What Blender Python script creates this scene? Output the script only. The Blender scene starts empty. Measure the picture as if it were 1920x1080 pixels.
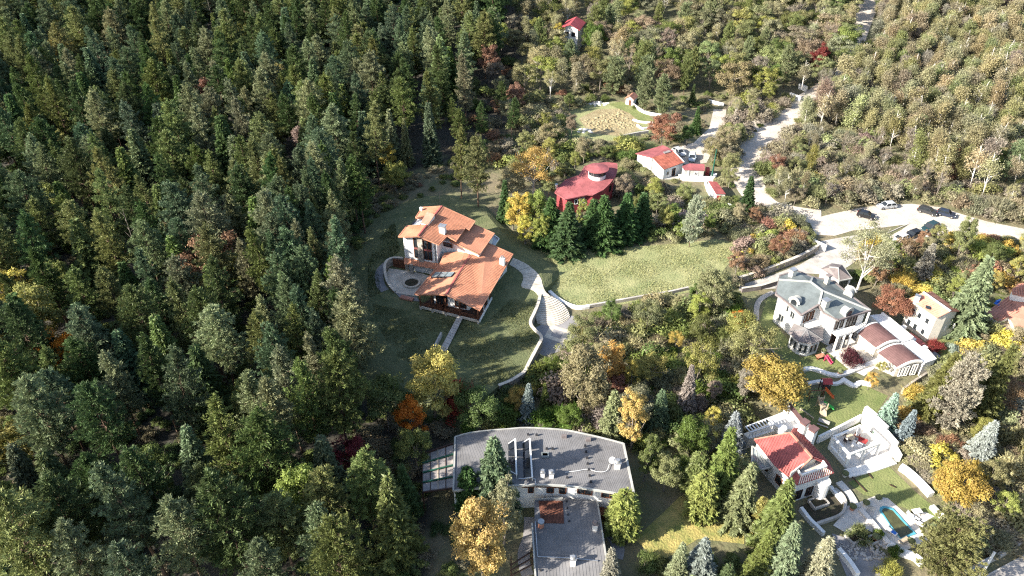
import bpy, bmesh, math, random
import numpy as np
from mathutils import Vector, Matrix

# ------------------------------------------------------------------ camera, sky, sun, exposure
S = bpy.context.scene
C = S.collection
FOC, PITCH, CAMH = 1400.0, math.radians(36.0), 87.0
cam = bpy.data.cameras.new('camera'); camo = bpy.data.objects.new('camera', cam); C.objects.link(camo)
camo.location = (0, 0, CAMH); camo.rotation_euler = (math.pi/2-PITCH, 0, 0)
cam.sensor_width = 36; cam.lens = 36*FOC/1920; cam.clip_end = 12000; cam.clip_start = 0.5
S.camera = camo
SUN_EL, SUN_AZ = math.radians(28), math.radians(248)          # compass azimuth, +Y = north
W = bpy.data.worlds.new('World'); S.world = W; W.use_nodes = True
nt = W.node_tree; nt.nodes.clear()
sky = nt.nodes.new('ShaderNodeTexSky'); sky.sky_type = 'NISHITA'; sky.sun_disc = False
sky.sun_elevation = SUN_EL; sky.sun_rotation = SUN_AZ; sky.dust_density = 1.5; sky.air_density = 1.0
bg = nt.nodes.new('ShaderNodeBackground'); bg.inputs[1].default_value = 0.1
wo = nt.nodes.new('ShaderNodeOutputWorld')
nt.links.new(sky.outputs[0], bg.inputs[0]); nt.links.new(bg.outputs[0], wo.inputs[0])
sl = bpy.data.lights.new('sun', 'SUN'); so = bpy.data.objects.new('sun', sl); C.objects.link(so)
sl.energy = 5.0; sl.angle = math.radians(0.55); sl.color = (1.0, 0.93, 0.82)
tosun = Vector((math.sin(SUN_AZ)*math.cos(SUN_EL), math.cos(SUN_AZ)*math.cos(SUN_EL), math.sin(SUN_EL)))
so.rotation_euler = tosun.to_track_quat('Z', 'Y').to_euler(); so.location = (-120, -60, 150)
S.view_settings.view_transform = 'Standard'; S.view_settings.look = 'None'
S.view_settings.exposure = 1.55; S.view_settings.gamma = 1; S.view_settings.use_curve_mapping = False
S.render.engine = 'CYCLES'
S.cycles.max_bounces = 5; S.cycles.diffuse_bounces = 2; S.cycles.glossy_bounces = 2
S.cycles.transmission_bounces = 3; S.cycles.transparent_max_bounces = 4; S.cycles.volume_bounces = 0
S.cycles.use_denoising = False; S.cycles.pixel_filter_type = 'BLACKMAN_HARRIS'; S.cycles.filter_width = 1.2
S.cycles.sample_clamp_indirect = 4.0
S.cycles.caustics_reflective = False; S.cycles.caustics_refractive = False

# ------------------------------------------------------------------ picture point <-> place
cp, sp = math.cos(PITCH), math.sin(PITCH)
def terrain(x, y):
    y = np.asarray(y, float)
    u = np.clip(y-225, 0, 700)
    return np.where(u < 45, u*u*0.0011, 0.0011*45*45+0.099*(u-45))
def at(px, py, z=0.0):
    d = (px-960, FOC*cp+(540-py)*sp, -FOC*sp+(540-py)*cp)
    t = (z-CAMH)/d[2]
    return Vector((d[0]*t, d[1]*t, z))
def gat(px, py, dz=0.0):
    z = dz
    for _ in range(12):
        q = at(px, py, z); z = 0.5*z+0.5*(float(terrain(q.x, q.y))+dz)
    q.z = float(terrain(q.x, q.y)); return q
def pix(x, y, z):
    dx, dy, dz = x, y, z-CAMH
    depth = dy*cp-dz*sp; up = dy*sp+dz*cp
    return 960+FOC*dx/depth, 540-FOC*up/depth
def inpoly(px, py, poly):
    px = np.asarray(px, float); py = np.asarray(py, float); r = np.zeros(px.shape, bool)
    n = len(poly); j = n-1
    for i in range(n):
        xi, yi = poly[i][0], poly[i][1]; xj, yj = poly[j][0], poly[j][1]
        if yi != yj:
            r ^= ((yi > py) != (yj > py)) & (px < (xj-xi)*(py-yi)/(yj-yi)+xi)
        j = i
    return r

# ------------------------------------------------------------------ materials
def node(t, ty, **kw):
    n = t.nodes.new(ty)
    for k, v in kw.items(): setattr(n, k, v)
    return n
def mat(name, col, rough=0.8, nscale=0.6, namt=0.18, bump=0.0, bscale=8.0, metallic=0.0, col2=None, spec=0.3, stain=0.0, trans=0.0):
    m = bpy.data.materials.new(name); m.use_nodes = True; t = m.node_tree
    b = t.nodes['Principled BSDF']
    b.inputs['Roughness'].default_value = rough; b.inputs['Metallic'].default_value = metallic
    b.inputs['Specular IOR Level'].default_value = spec
    if trans: b.inputs['Transmission Weight'].default_value = trans
    tc = node(t, 'ShaderNodeTexCoord')
    nz = node(t, 'ShaderNodeTexNoise'); nz.inputs['Scale'].default_value = nscale; nz.inputs['Detail'].default_value = 6
    nz.inputs['Roughness'].default_value = 0.65
    t.links.new(tc.outputs['Object'], nz.inputs['Vector'])
    mx = node(t, 'ShaderNodeMix', data_type='RGBA')
    c2 = col2 if col2 else tuple(max(0, c*(1-2.2*namt)) for c in col)
    c1 = col if col2 else tuple(min(1, c*(1+1.0*namt)) for c in col)
    mx.inputs[6].default_value = (*c2, 1); mx.inputs[7].default_value = (*c1, 1)
    mr = node(t, 'ShaderNodeMapRange'); mr.inputs[1].default_value = 0.33; mr.inputs[2].default_value = 0.67
    t.links.new(nz.outputs[0], mr.inputs[0]); t.links.new(mr.outputs[0], mx.inputs[0])
    out = mx.outputs[2]
    if stain:                                                     # dirt streaks with a shape of their own
        n2 = node(t, 'ShaderNodeTexNoise'); n2.inputs['Scale'].default_value = nscale*5; n2.inputs['Detail'].default_value = 8
        t.links.new(tc.outputs['Object'], n2.inputs['Vector'])
        r2 = node(t, 'ShaderNodeMapRange'); r2.inputs[1].default_value = 0.52; r2.inputs[2].default_value = 0.75
        r2.inputs[4].default_value = stain
        t.links.new(n2.outputs[0], r2.inputs[0])
        m2 = node(t, 'ShaderNodeMix', data_type='RGBA'); m2.inputs[7].default_value = (col[0]*.45, col[1]*.42, col[2]*.38, 1)
        t.links.new(r2.outputs[0], m2.inputs[0]); t.links.new(out, m2.inputs[6]); out = m2.outputs[2]
    t.links.new(out, b.inputs['Base Color'])
    if bump:
        n3 = node(t, 'ShaderNodeTexNoise'); n3.inputs['Scale'].default_value = bscale; n3.inputs['Detail'].default_value = 4
        t.links.new(tc.outputs['Object'], n3.inputs['Vector'])
        bp = node(t, 'ShaderNodeBump'); bp.inputs['Strength'].default_value = bump; bp.inputs['Distance'].default_value = 0.3
        t.links.new(n3.outputs[0], bp.inputs['Height']); t.links.new(bp.outputs[0], b.inputs['Normal'])
    return m
def leafmat(name, transl=0.3, hue=0.035, val=0.35, fixed=None):
    m = bpy.data.materials.new(name); m.use_nodes = True; t = m.node_tree; t.nodes.clear()
    oi = node(t, 'ShaderNodeObjectInfo'); at_ = node(t, 'ShaderNodeAttribute', attribute_name='tint')
    hs = node(t, 'ShaderNodeHueSaturation')
    mh = node(t, 'ShaderNodeMapRange'); mh.inputs[3].default_value = 0.5-hue; mh.inputs[4].default_value = 0.5+hue
    mv = node(t, 'ShaderNodeMapRange'); mv.inputs[3].default_value = 1-val; mv.inputs[4].default_value = 1+val
    wn = node(t, 'ShaderNodeTexWhiteNoise', noise_dimensions='1D')
    t.links.new(oi.outputs['Random'], wn.inputs['W'])
    t.links.new(at_.outputs['Fac'], mv.inputs[0])
    ad = node(t, 'ShaderNodeMath', operation='ADD'); sc = node(t, 'ShaderNodeMath', operation='MULTIPLY'); sc.inputs[1].default_value = 0.5
    t.links.new(wn.outputs['Value'], ad.inputs[0]); t.links.new(at_.outputs['Fac'], ad.inputs[1]); t.links.new(ad.outputs[0], sc.inputs[0])
    t.links.new(sc.outputs[0], mh.inputs[0])
    if fixed: hs.inputs['Color'].default_value = (*fixed, 1)
    else: t.links.new(oi.outputs['Color'], hs.inputs['Color'])
    t.links.new(mh.outputs[0], hs.inputs['Hue']); t.links.new(mv.outputs[0], hs.inputs['Value'])
    d = node(t, 'ShaderNodeBsdfDiffuse'); tr = node(t, 'ShaderNodeBsdfTranslucent'); mi = node(t, 'ShaderNodeMixShader'); mi.inputs[0].default_value = transl
    gl = node(t, 'ShaderNodeBsdfGlossy'); gl.inputs['Roughness'].default_value = 0.45; mg = node(t, 'ShaderNodeMixShader'); mg.inputs[0].default_value = 0.012
    o = node(t, 'ShaderNodeOutputMaterial')
    t.links.new(hs.outputs[0], d.inputs[0]); t.links.new(hs.outputs[0], tr.inputs[0])
    t.links.new(d.outputs[0], mi.inputs[1]); t.links.new(tr.outputs[0], mi.inputs[2])
    t.links.new(mi.outputs[0], mg.inputs[1]); t.links.new(gl.outputs[0], mg.inputs[2]); t.links.new(mg.outputs[0], o.inputs[0])
    return m
M = dict(
 white=mat('white_render', (.78, .77, .74), .85, .35, .05, stain=.22), cream=mat('cream_render', (.72, .67, .57), .85, .4, .07, stain=.25),
 orange=mat('terracotta_tiles', (.50, .225, .135), .85, .55, .07, bump=.15, bscale=5, stain=.16),
 rib=mat('tile_rib', (.52, .245, .15), .75, .9, .15),
 red=mat('red_bitumen', (.31, .095, .10), .85, .3, .16, stain=.45), redwall=mat('red_wall', (.34, .06, .07), .8, .4, .14),
 redtile=mat('red_tiles', (.36, .098, .09), .75, .6, .17, stain=.3), redtile_rib=mat('red_tile_rib', (.40, .12, .105), .75, .6, .15),
 rust=mat('rusty_tin', (.38, .125, .085), .6, .8, .22, stain=.5), pink=mat('faded_tiles', (.50, .235, .165), .8, .5, .14, stain=.3),
 grey=mat('grey_shingle', (.20, .195, .195), .9, .25, .14, stain=.35), grey2=mat('grey_seam', (.215, .21, .21), .7, .5, .1),
 slate=mat('blue_grey_membrane', (.15, .172, .172), .6, .35, .13, stain=.35), slatetrim=mat('ridge_trim', (.40, .40, .37), .7, .6, .1),
 bark_grey=mat('shingle_brown_grey', (.20, .17, .165), .8, .7, .14, stain=.2), barrel=mat('brown_barrel_sheet', (.155, .088, .084), .6, .5, .14, stain=.25),
 wood=mat('brown_timber', (.16, .065, .035), .7, 1.2, .25), darkwood=mat('dark_timber', (.055, .03, .022), .6, 1.2, .25), palewood=mat('pale_timber', (.52, .42, .30), .7, 1.0, .18),
 deck=mat('deck_boards', (.17, .07, .045), .7, 1.5, .25), stone=mat('stone_wall', (.42, .37, .31), .9, 1.6, .25, bump=.5, bscale=3, stain=.3),
 paleslab=mat('pale_stone', (.56, .51, .43), .85, .7, .14, stain=.35), paving=mat('grey_paving', (.27, .26, .26), .85, .5, .12, stain=.25),
 concrete=mat('concrete', (.46, .43, .39), .9, .5, .14, stain=.35), plaza=mat('white_paving', (.66, .62, .56), .85, .5, .1, stain=.35),
 glass=mat('dark_glass', (.025, .03, .035), .06, 1, .1, spec=.6), skyglass=mat('roof_glass', (.20, .24, .25), .08, 1, .2, spec=.8), polyc=mat('clear_sheet', (.30, .27, .25), .25, .8, .2, spec=.5),
 metal=mat('zinc', (.5, .5, .5), .35, 1, .12, metallic=.7), whitemetal=mat('white_metal', (.75, .75, .73), .5, 1, .04), darkmetal=mat('dark_metal', (.04, .04, .045), .5, 1, .1), green=mat('green_paint', (.02, .09, .06), .6, 1, .15),
 panel=mat('solar_glass', (.018, .022, .032), .15, 2, .2, spec=.6), blue=mat('blue_plastic', (.04, .16, .55), .45, 1, .1), redp=mat('red_plastic', (.32, .05, .05), .4, 1, .1), pinkp=mat('pink_plastic', (.65, .08, .16), .4, 1, .1), orangep=mat('orange_plastic', (.75, .17, .05), .4, 1, .1), greenp=mat('green_plastic', (.06, .45, .10), .4, 1, .1),
 dirt=mat('gravel_road', (.54, .48, .41), .95, .14, .13, bump=.4, bscale=2.0, stain=.35), asphalt=mat('pale_asphalt', (.34, .32, .30), .9, .2, .1, stain=.2), earth=mat('rough_bank', (.15, .15, .08), .95, .3, .25, bump=.5, bscale=1.5, col2=(.085, .09, .045)),
 lawn=mat('lawn_grass', (.165, .170, .085), .95, .35, .2, bump=.6, bscale=3, col2=(.085, .105, .045)), dry=mat('dry_meadow', (.31, .305, .15), .95, .22, .2, bump=.6, bscale=2.5, col2=(.17, .20, .085)), garden=mat('garden_lawn', (.20, .215, .085), .95, .3, .2, bump=.5, bscale=3, col2=(.12, .155, .05)),
 leafy=mat('leaf_litter_lawn', (.42, .33, .12), .95, .45, .2, bump=.6, bscale=3, col2=(.16, .19, .055)), straw=mat('harvested_plot', (.34, .295, .175), .95, .5, .2, bump=.7, bscale=2.0, col2=(.22, .17, .09)), soil=mat('planting_soil', (.07, .055, .04), .95, 1.2, .25, bump=.5, bscale=4, col2=(.03, .035, .018)),
 water=mat('pool_water', (.085, .085, .035), .05, .6, .2, spec=.6), poolblue=mat('pool_liner', (.10, .36, .45), .4, .8, .1), plum=mat('plum_bark', (.1, .06, .05)), rubble=mat('white_rubble', (.68, .66, .62), .9, 2, .15),
 bark=mat('pine_bark', (.13, .085, .06), .9, 2, .3), birch=mat('birch_bark', (.68, .65, .60), .8, 3, .2, col2=(.42, .39, .35)), greybark=mat('grey_bark', (.22, .19, .16), .9, 2, .25),
 tyre=mat('tyre', (.015, .015, .015), .8), lamp=mat('lamp_glass', (.7, .7, .68), .2), taillamp=mat('tail_lamp', (.35, .02, .02), .3),
)
M['needle'] = leafmat('needles', .18, .02, .40)
M['leaf'] = leafmat('leaves', .34, .02, .38)

# ------------------------------------------------------------------ mesh building
class MB:
    def __init__(s): s.v = []; s.f = []
    def add(s, vs, fs):
        n = len(s.v); s.v += [tuple(v) for v in vs]; s.f += [tuple(i+n for i in f) for f in fs]; return s
    def hexa(s, b, t):                                            # bottom 4 (ccw), top 4
        return s.add(list(b)+list(t), [(3, 2, 1, 0), (4, 5, 6, 7), (0, 1, 5, 4), (1, 2, 6, 5), (2, 3, 7, 6), (3, 0, 4, 7)])
    def box(s, c, sx, sy, sz, rz=0.0):                            # centre of base
        ca, sa = math.cos(rz), math.sin(rz)
        q = [(-1, -1), (1, -1), (1, 1), (-1, 1)]
        P = [(c[0]+ca*a*sx/2-sa*b*sy/2, c[1]+sa*a*sx/2+ca*b*sy/2) for a, b in q]
        return s.hexa([(x, y, c[2]) for x, y in P], [(x, y, c[2]+sz) for x, y in P])
    def bar(s, a, b, w, h=None, up=Vector((0, 0, 1))):
        a, b = Vector(a), Vector(b); h = h or w; d = (b-a).normalized()
        u = d.cross(up)
        if u.length < 1e-4: u = d.cross(Vector((0, 1, 0)))
        u.normalize(); v = u.cross(d)
        u *= w/2; v *= h/2
        return s.hexa([a-u-v, a+u-v, b+u-v, b-u-v], [a-u+v, a+u+v, b+u+v, b-u+v])
    def slab(s, pts, th, vec=(0, 0, -1)):                         # polygon thickened along vec
        pts = [Vector(p) for p in pts]; d = Vector(vec)*th; n = len(pts)
        lo = [p+d for p in pts]
        return s.add(pts+lo, [tuple(range(n)), tuple(range(2*n-1, n-1, -1))]+[(i, n+i, n+(i+1) % n, (i+1) % n) for i in range(n)])
    def prism(s, tops, zb):                                       # wall body: sloping top, level bottom
        n = len(tops); tops = [Vector(p) for p in tops]
        lo = [(p.x, p.y, zb) for p in tops]
        return s.add(tops+[Vector(p) for p in lo], [tuple(range(n)), tuple(range(2*n-1, n-1, -1))]+[(i, n+i, n+(i+1) % n, (i+1) % n) for i in range(n)])
    def tube(s, pts, rs, n=6):
        rings = []; k0 = len(s.v); pts = [Vector(p) for p in pts]
        for i, p in enumerate(pts):
            d = (pts[min(i+1, len(pts)-1)]-pts[max(i-1, 0)]).normalized()
            u = d.cross(Vector((0.3, 1, 0.1))); u.normalize(); w = d.cross(u)
            for k in range(n):
                a = 2*math.pi*k/n; s.v.append(tuple(p+(u*math.cos(a)+w*math.sin(a))*rs[i]))
        for i in range(len(pts)-1):
            for k in range(n):
                s.f.append((k0+i*n+k, k0+i*n+(k+1) % n, k0+(i+1)*n+(k+1) % n, k0+(i+1)*n+k))
        s.f.append(tuple(k0+k for k in range(n-1, -1, -1))); s.f.append(tuple(k0+(len(pts)-1)*n+k for k in range(n)))
        return s
    def cyl(s, c, r, h, n=20, r2=None, ry=None):
        r2 = r if r2 is None else r2; k = ry/r if ry else 1
        b = [(c[0]+r*math.cos(2*math.pi*i/n), c[1]+k*r*math.sin(2*math.pi*i/n), c[2]) for i in range(n)]
        t = [(c[0]+r2*math.cos(2*math.pi*i/n), c[1]+k*r2*math.sin(2*math.pi*i/n), c[2]+h) for i in range(n)]
        return s.add(b+t, [tuple(range(n-1, -1, -1)), tuple(range(n, 2*n))]+[(i, (i+1) % n, n+(i+1) % n, n+i) for i in range(n)])
    def poly(s, pts): return s.add(pts, [tuple(range(len(pts)))])
    def mesh(s, name, org=(0, 0, 0)):
        me = bpy.data.meshes.new(name); o = Vector(org)
        me.from_pydata([tuple(Vector(v)-o) for v in s.v], [], s.f)
        bm = bmesh.new(); bm.from_mesh(me); bmesh.ops.recalc_face_normals(bm, faces=bm.faces[:]); bm.to_mesh(me); bm.free()
        return me
def tag(o, label=None, cat=None, group=None, kind=None):
    for k, v in (('label', label), ('category', cat), ('group', group), ('kind', kind)):
        if v: o[k] = v
    return o
def link(name, me, m, parent=None):
    o = bpy.data.objects.new(name, me)
    if m is not None and not me.materials: me.materials.append(M[m] if isinstance(m, str) else m)
    C.objects.link(o)
    if parent: o.parent = parent
    return o
class Thing:
    def __init__(s, name, label, cat, loc, group=None):
        s.loc = Vector(loc); s.o = bpy.data.objects.new(name, None); C.objects.link(s.o); s.o.location = s.loc
        s.o.empty_display_size = 0.5; tag(s.o, label, cat, group)
    def part(s, name, mb, m, parent=None, label=None, kind=None):
        o = link(name, mb.mesh(name, s.loc), m, parent or s.o)
        return tag(o, label, kind=kind)
    def share(s, name, me, m, loc, parent=None, rot=None):        # alike pieces share mesh data
        o = link(name, me, m, parent or s.o); o.location = Vector(loc)-s.loc
        if rot: o.rotation_euler = rot
        return o
def solo(name, mb, m, label, cat, loc=None, group=None):
    L = Vector(loc) if loc else Vector(mb.v[0])
    o = link(name, mb.mesh(name, L), m); o.location = L
    return tag(o, label, cat, group)
def structure(name, mb, m):
    return tag(link(name, mb.mesh(name), m), kind='structure')
def A3(pts): return [at(*p) for p in pts]
def roof(th, pts, m='orange', thick=.22, name='roof'):
    return th.part(name, MB().slab(pts, thick), m)
def clip_line(poly2, c, ax):                                      # spans of the line coord[ax]==c inside the polygon
    ts = []; n = len(poly2); b = 1-ax
    for i in range(n):
        p, q = poly2[i], poly2[(i+1) % n]
        if (p[ax]-c)*(q[ax]-c) < 0:
            k = (c-p[ax])/(q[ax]-p[ax]); ts.append(p[b]+k*(q[b]-p[b]))
    ts.sort(); return [(ts[i], ts[i+1]) for i in range(0, len(ts)-1, 2)]
def ribs(th, pts, down, spacing, m, w=.12, h=.07, name='tile_ribs', parent=None):
    """raised ribs running down a roof slope"""
    pts = [Vector(p) for p in pts]
    n = Vector((0, 0, 0))
    for i in range(len(pts)):
        a, b = pts[i], pts[(i+1) % len(pts)]
        n += Vector(((a.y-b.y)*(a.z+b.z), (a.z-b.z)*(a.x+b.x), (a.x-b.x)*(a.y+b.y)))
    n.normalize()
    if n.z < 0: n = -n
    d = Vector(down); d = (d-n*d.dot(n)).normalized(); e = n.cross(d); o = pts[0]
    P = [((p-o).dot(e), (p-o).dot(d)) for p in pts]
    mb = MB(); x0 = min(p[0] for p in P); x1 = max(p[0] for p in P); c = x0+spacing*.5
    while c < x1:
        for a, b in clip_line(P, c, 0):
            if b-a > .3: mb.bar(o+e*c+d*(a+.03)+n*h*.3, o+e*c+d*(b-.03)+n*h*.3, w, h, n)
        c += spacing
    if mb.v: return th.part(name, mb, m, parent, kind='stuff')
def edge_trim(th, pts, m, w=.22, h=.16, name='eave_trim', closed=True, dz=.05):
    mb = MB(); pts = [Vector(p) for p in pts]
    for i in range(len(pts) if closed else len(pts)-1):
        a, b = pts[i], pts[(i+1) % len(pts)]; mb.bar(a+Vector((0, 0, dz)), b+Vector((0, 0, dz)), w, h)
    return th.part(name, mb, m)
def window(th, A, B, s0, z, w, h, frame='wood', pane='glass', bars=1, out=1, name='window'):
    """window on the wall running A->B; s0 = metres along it; out=+1/-1 picks the outward side"""
    A, B = Vector(A), Vector(B); d = Vector((B.x-A.x, B.y-A.y, 0)).normalized(); n = Vector((d.y, -d.x, 0))*out
    c = Vector((A.x, A.y, 0))+d*s0+n*.05; up = Vector((0, 0, 1)); t = .09
    mb = MB(); z0 = z; z1 = z+h
    L, R = c, c+d*w
    mb.bar(L+up*z0, L+up*z1, t, .14, d); mb.bar(R+up*z0, R+up*z1, t, .14, d)
    mb.bar(L+up*z0, R+up*z0, .16, t); mb.bar(L+up*z1, R+up*z1, .16, t)
    for k in range(1, bars+1):
        x = L+d*(w*k/(bars+1)); mb.bar(x+up*z0, x+up*z1, .06, .10, d)
    f = th.part(name, mb, frame)
    p = MB(); q = n*-.035
    p.slab([L+q+up*z0, R+q+up*z0, R+q+up*z1, L+q+up*z1], .02, -n)
    th.part('pane', p, pane, f)
    return f
def offset_line(pts, t):
    out = []
    for i, p in enumerate(pts):
        a = pts[max(i-1, 0)]; b = pts[min(i+1, len(pts)-1)]
        d = Vector((b[0]-a[0], b[1]-a[1])).normalized(); out.append((p[0]-d.y*t, p[1]+d.x*t))
    return out
def smooth(pts, k=4):
    """Catmull-Rom through the points"""
    P = [Vector(p) for p in pts]; out = []
    for i in range(len(P)-1):
        p0, p1, p2, p3 = P[max(i-1, 0)], P[i], P[i+1], P[min(i+2, len(P)-1)]
        for j in range(k):
            t = j/k
            out.append(0.5*((2*p1)+(p2-p0)*t+(2*p0-5*p1+4*p2-p3)*t*t+(3*p1-p0-3*p2+p3)*t**3))
    out.append(P[-1]); return out
def wallrun(mb, pts, z0, z1, th):
    pts = [(p[0], p[1]) for p in pts]; l = offset_line(pts, th/2); r = offset_line(pts, -th/2); n = len(pts)
    zf = lambda z, i: z[i] if isinstance(z, (list, tuple)) else z
    vs = []
    for i in range(n):
        a, b = zf(z0, i), zf(z1, i)
        vs += [(l[i][0], l[i][1], a), (r[i][0], r[i][1], a), (r[i][0], r[i][1], b), (l[i][0], l[i][1], b)]
    fs = [(3, 2, 1, 0), tuple(4*(n-1)+k for k in range(4))]
    for i in range(n-1):
        for k in range(4): fs.append((4*i+k, 4*i+(k+1) % 4, 4*i+4+(k+1) % 4, 4*i+4+k))
    return mb.add(vs, fs)
def wall_thing(name, label, cat, pts, z0, z1, th, m, cap=None, capm='paleslab', group=None, capw=.12):
    pts = [Vector((p[0], p[1], 0)) for p in pts]
    t = Thing(name, label, cat, (pts[0].x, pts[0].y, z0 if not isinstance(z0, (list, tuple)) else z0[0]), group)
    t.part('wall_body', wallrun(MB(), pts, z0, z1, th), m)
    if cap:
        c0 = z1; c1 = [z+cap for z in z1] if isinstance(z1, (list, tuple)) else z1+cap
        t.part('coping', wallrun(MB(), pts, c0, c1, th+capw), capm)
    return t
def sheet(name, pts, m, z=None):
    """flat ground sheet from picture points (z) or from places"""
    P = [at(p[0], p[1], z) for p in pts] if z is not None else [Vector(p) for p in pts]
    return structure(name, MB().poly(P), m)
def ribbon(name, pl, m, dz):
    """road that follows the terrain; pl = (px, py, width)"""
    C3 = smooth([(*gat(p[0], p[1]).xy, p[2]) for p in pl], 6); mb = MB(); n = len(C3); k = 4
    for i, p in enumerate(C3):
        a = C3[max(i-1, 0)]; b = C3[min(i+1, n-1)]; d = Vector((b.x-a.x, b.y-a.y)).normalized()
        for j in range(k+1):
            o = (j/k-.5)*p.z; x, y = p.x-d.y*o, p.y+d.x*o; mb.v.append((x, y, float(terrain(x, y))+dz))
    for i in range(n-1):
        for j in range(k): mb.f.append((i*(k+1)+j, i*(k+1)+j+1, (i+1)*(k+1)+j+1, (i+1)*(k+1)+j))
    return structure(name, mb, m)
# ------------------------------------------------------------------ ground
FOREST = [(-200, -80), (960, -80), (985, 60), (960, 250), (850, 300), (760, 330), (680, 360), (700, 470), (690, 560), (740, 640), (800, 700), (930, 740), (1000, 780), (860, 800), (800, 1000), (800, 1200), (-300, 1200)]
def make_ground():
    def axis(lo, hi, st, far):
        a = list(np.arange(lo, hi+.01, st)); k = st
        while a[-1] < far: k *= 1.35; a.append(a[-1]+k)
        b = []; k = st; x = lo
        while x > -far: k *= 1.35; x -= k; b.append(x)
        return np.array(b[::-1]+a)
    xs = axis(-250, 250, 2.0, 6000); ys = axis(30, 420, 2.0, 6000)
    X, Y = np.meshgrid(xs, ys); Z = terrain(X, Y); nx, ny = len(xs), len(ys)
    V = np.stack([X, Y, Z], -1).reshape(-1, 3)
    I = np.arange(nx*ny).reshape(ny, nx)
    F = np.stack([I[:-1, :-1], I[:-1, 1:], I[1:, 1:], I[1:, :-1]], -1).reshape(-1, 4)
    me = bpy.data.meshes.new('ground'); me.from_pydata(V.tolist(), [], F.tolist())
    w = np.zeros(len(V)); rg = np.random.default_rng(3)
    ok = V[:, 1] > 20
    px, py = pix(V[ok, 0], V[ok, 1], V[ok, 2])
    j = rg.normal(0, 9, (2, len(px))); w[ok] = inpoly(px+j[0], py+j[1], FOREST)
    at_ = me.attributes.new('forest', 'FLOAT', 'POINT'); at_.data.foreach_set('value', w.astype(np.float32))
    m = bpy.data.materials.new('hillside_ground'); m.use_nodes = True; t = m.node_tree; b = t.nodes['Principled BSDF']; b.inputs['Roughness'].default_value = .95
    tc = node(t, 'ShaderNodeTexCoord'); a = node(t, 'ShaderNodeAttribute', attribute_name='forest')
    def two(sc, c1, c2, lo=.35, hi=.65):
        n = node(t, 'ShaderNodeTexNoise'); n.inputs['Scale'].default_value = sc; n.inputs['Detail'].default_value = 7; n.inputs['Roughness'].default_value = .7
        t.links.new(tc.outputs['Object'], n.inputs['Vector'])
        r = node(t, 'ShaderNodeMapRange'); r.inputs[1].default_value = lo; r.inputs[2].default_value = hi; t.links.new(n.outputs[0], r.inputs[0])
        x = node(t, 'ShaderNodeMix', data_type='RGBA'); x.inputs[6].default_value = (*c1, 1); x.inputs[7].default_value = (*c2, 1)
        t.links.new(r.outputs[0], x.inputs[0]); return x.outputs[2], n
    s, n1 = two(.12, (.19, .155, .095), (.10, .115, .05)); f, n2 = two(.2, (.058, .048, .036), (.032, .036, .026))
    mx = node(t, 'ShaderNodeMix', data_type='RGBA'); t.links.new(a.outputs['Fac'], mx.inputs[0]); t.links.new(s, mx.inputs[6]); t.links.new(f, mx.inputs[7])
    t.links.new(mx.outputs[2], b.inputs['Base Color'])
    n3 = node(t, 'ShaderNodeTexNoise'); n3.inputs['Scale'].default_value = 1.2; n3.inputs['Detail'].default_value = 5; t.links.new(tc.outputs['Object'], n3.inputs['Vector'])
    bp = node(t, 'ShaderNodeBump'); bp.inputs['Strength'].default_value = .7; bp.inputs['Distance'].default_value = .4
    t.links.new(n3.outputs[0], bp.inputs['Height']); t.links.new(bp.outputs[0], b.inputs['Normal'])
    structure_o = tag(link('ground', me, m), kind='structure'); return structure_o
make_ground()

Z0 = 1.6                                                          # the terrace of the orange-roofed house
WALLTOP = [(1013, 553), (1009, 570), (1002, 587), (995, 602), (996, 611), (1004, 621), (1013, 629), (1015, 637), (1009, 649), (1000, 666), (991, 683), (984, 697), (972, 706), (955, 716), (935, 724)]
wl = smooth([at(x, y, Z0).xy for x, y in WALLTOP], 4)
LAWN = [(p.x, p.y) for p in wl] + [tuple(at(x, y, Z0).xy) for x, y in [(900, 730), (850, 726), (800, 705), (745, 670), (705, 620), (690, 560), (690, 500), (705, 455), (740, 415), (800, 385), (860, 383), (915, 405), (945, 440), (985, 482), (1012, 505), (1020, 530), (1017, 545)]]
structure('terrace_lawn', MB().poly([(x, y, Z0) for x, y in LAWN]), 'lawn')
def skirt():
    mb = MB(); n = len(LAWN); cx = sum(p[0] for p in LAWN)/n; cy = sum(p[1] for p in LAWN)/n
    nw = len(wl)-1
    for i, (x, y) in enumerate(LAWN):
        k = 0.02 if i <= nw else 1.0
        d = Vector((x-cx, y-cy)).normalized()*(8.0*k)
        mb.v += [(x, y, Z0-.002), (x+d.x*.5, y+d.y*.5, Z0*.62 if k == 1 else .8), (x+d.x, y+d.y, -.1)]
    for i in range(n):
        a, b = 3*i, 3*((i+1) % n); mb.f += [(a, b, b+1, a+1), (a+1, b+1, b+2, a+2)]
    structure('embankment', mb, 'lawn')
skirt()
sheet('meadow', [(1017, 512), (985, 482), (1000, 466), (1060, 468), (1120, 470), (1200, 462), (1290, 455), (1340, 448), (1385, 455), (1378, 480), (1350, 515), (1310, 545), (1225, 560), (1160, 572), (1060, 572), (1035, 556)], 'dry', .03)
ribbon('dirt_road', [(1660, -60, 7), (1632, 0, 7), (1612, 50, 7), (1596, 95, 6.5), (1575, 135, 6), (1535, 172, 6), (1490, 200, 8), (1450, 236, 12), (1416, 268, 12), (1398, 297, 10), (1400, 325, 8), (1412, 360, 7), (1440, 386, 6.5), (1490, 400, 6.5), (1540, 408, 7)], 'dirt', .09)
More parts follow.
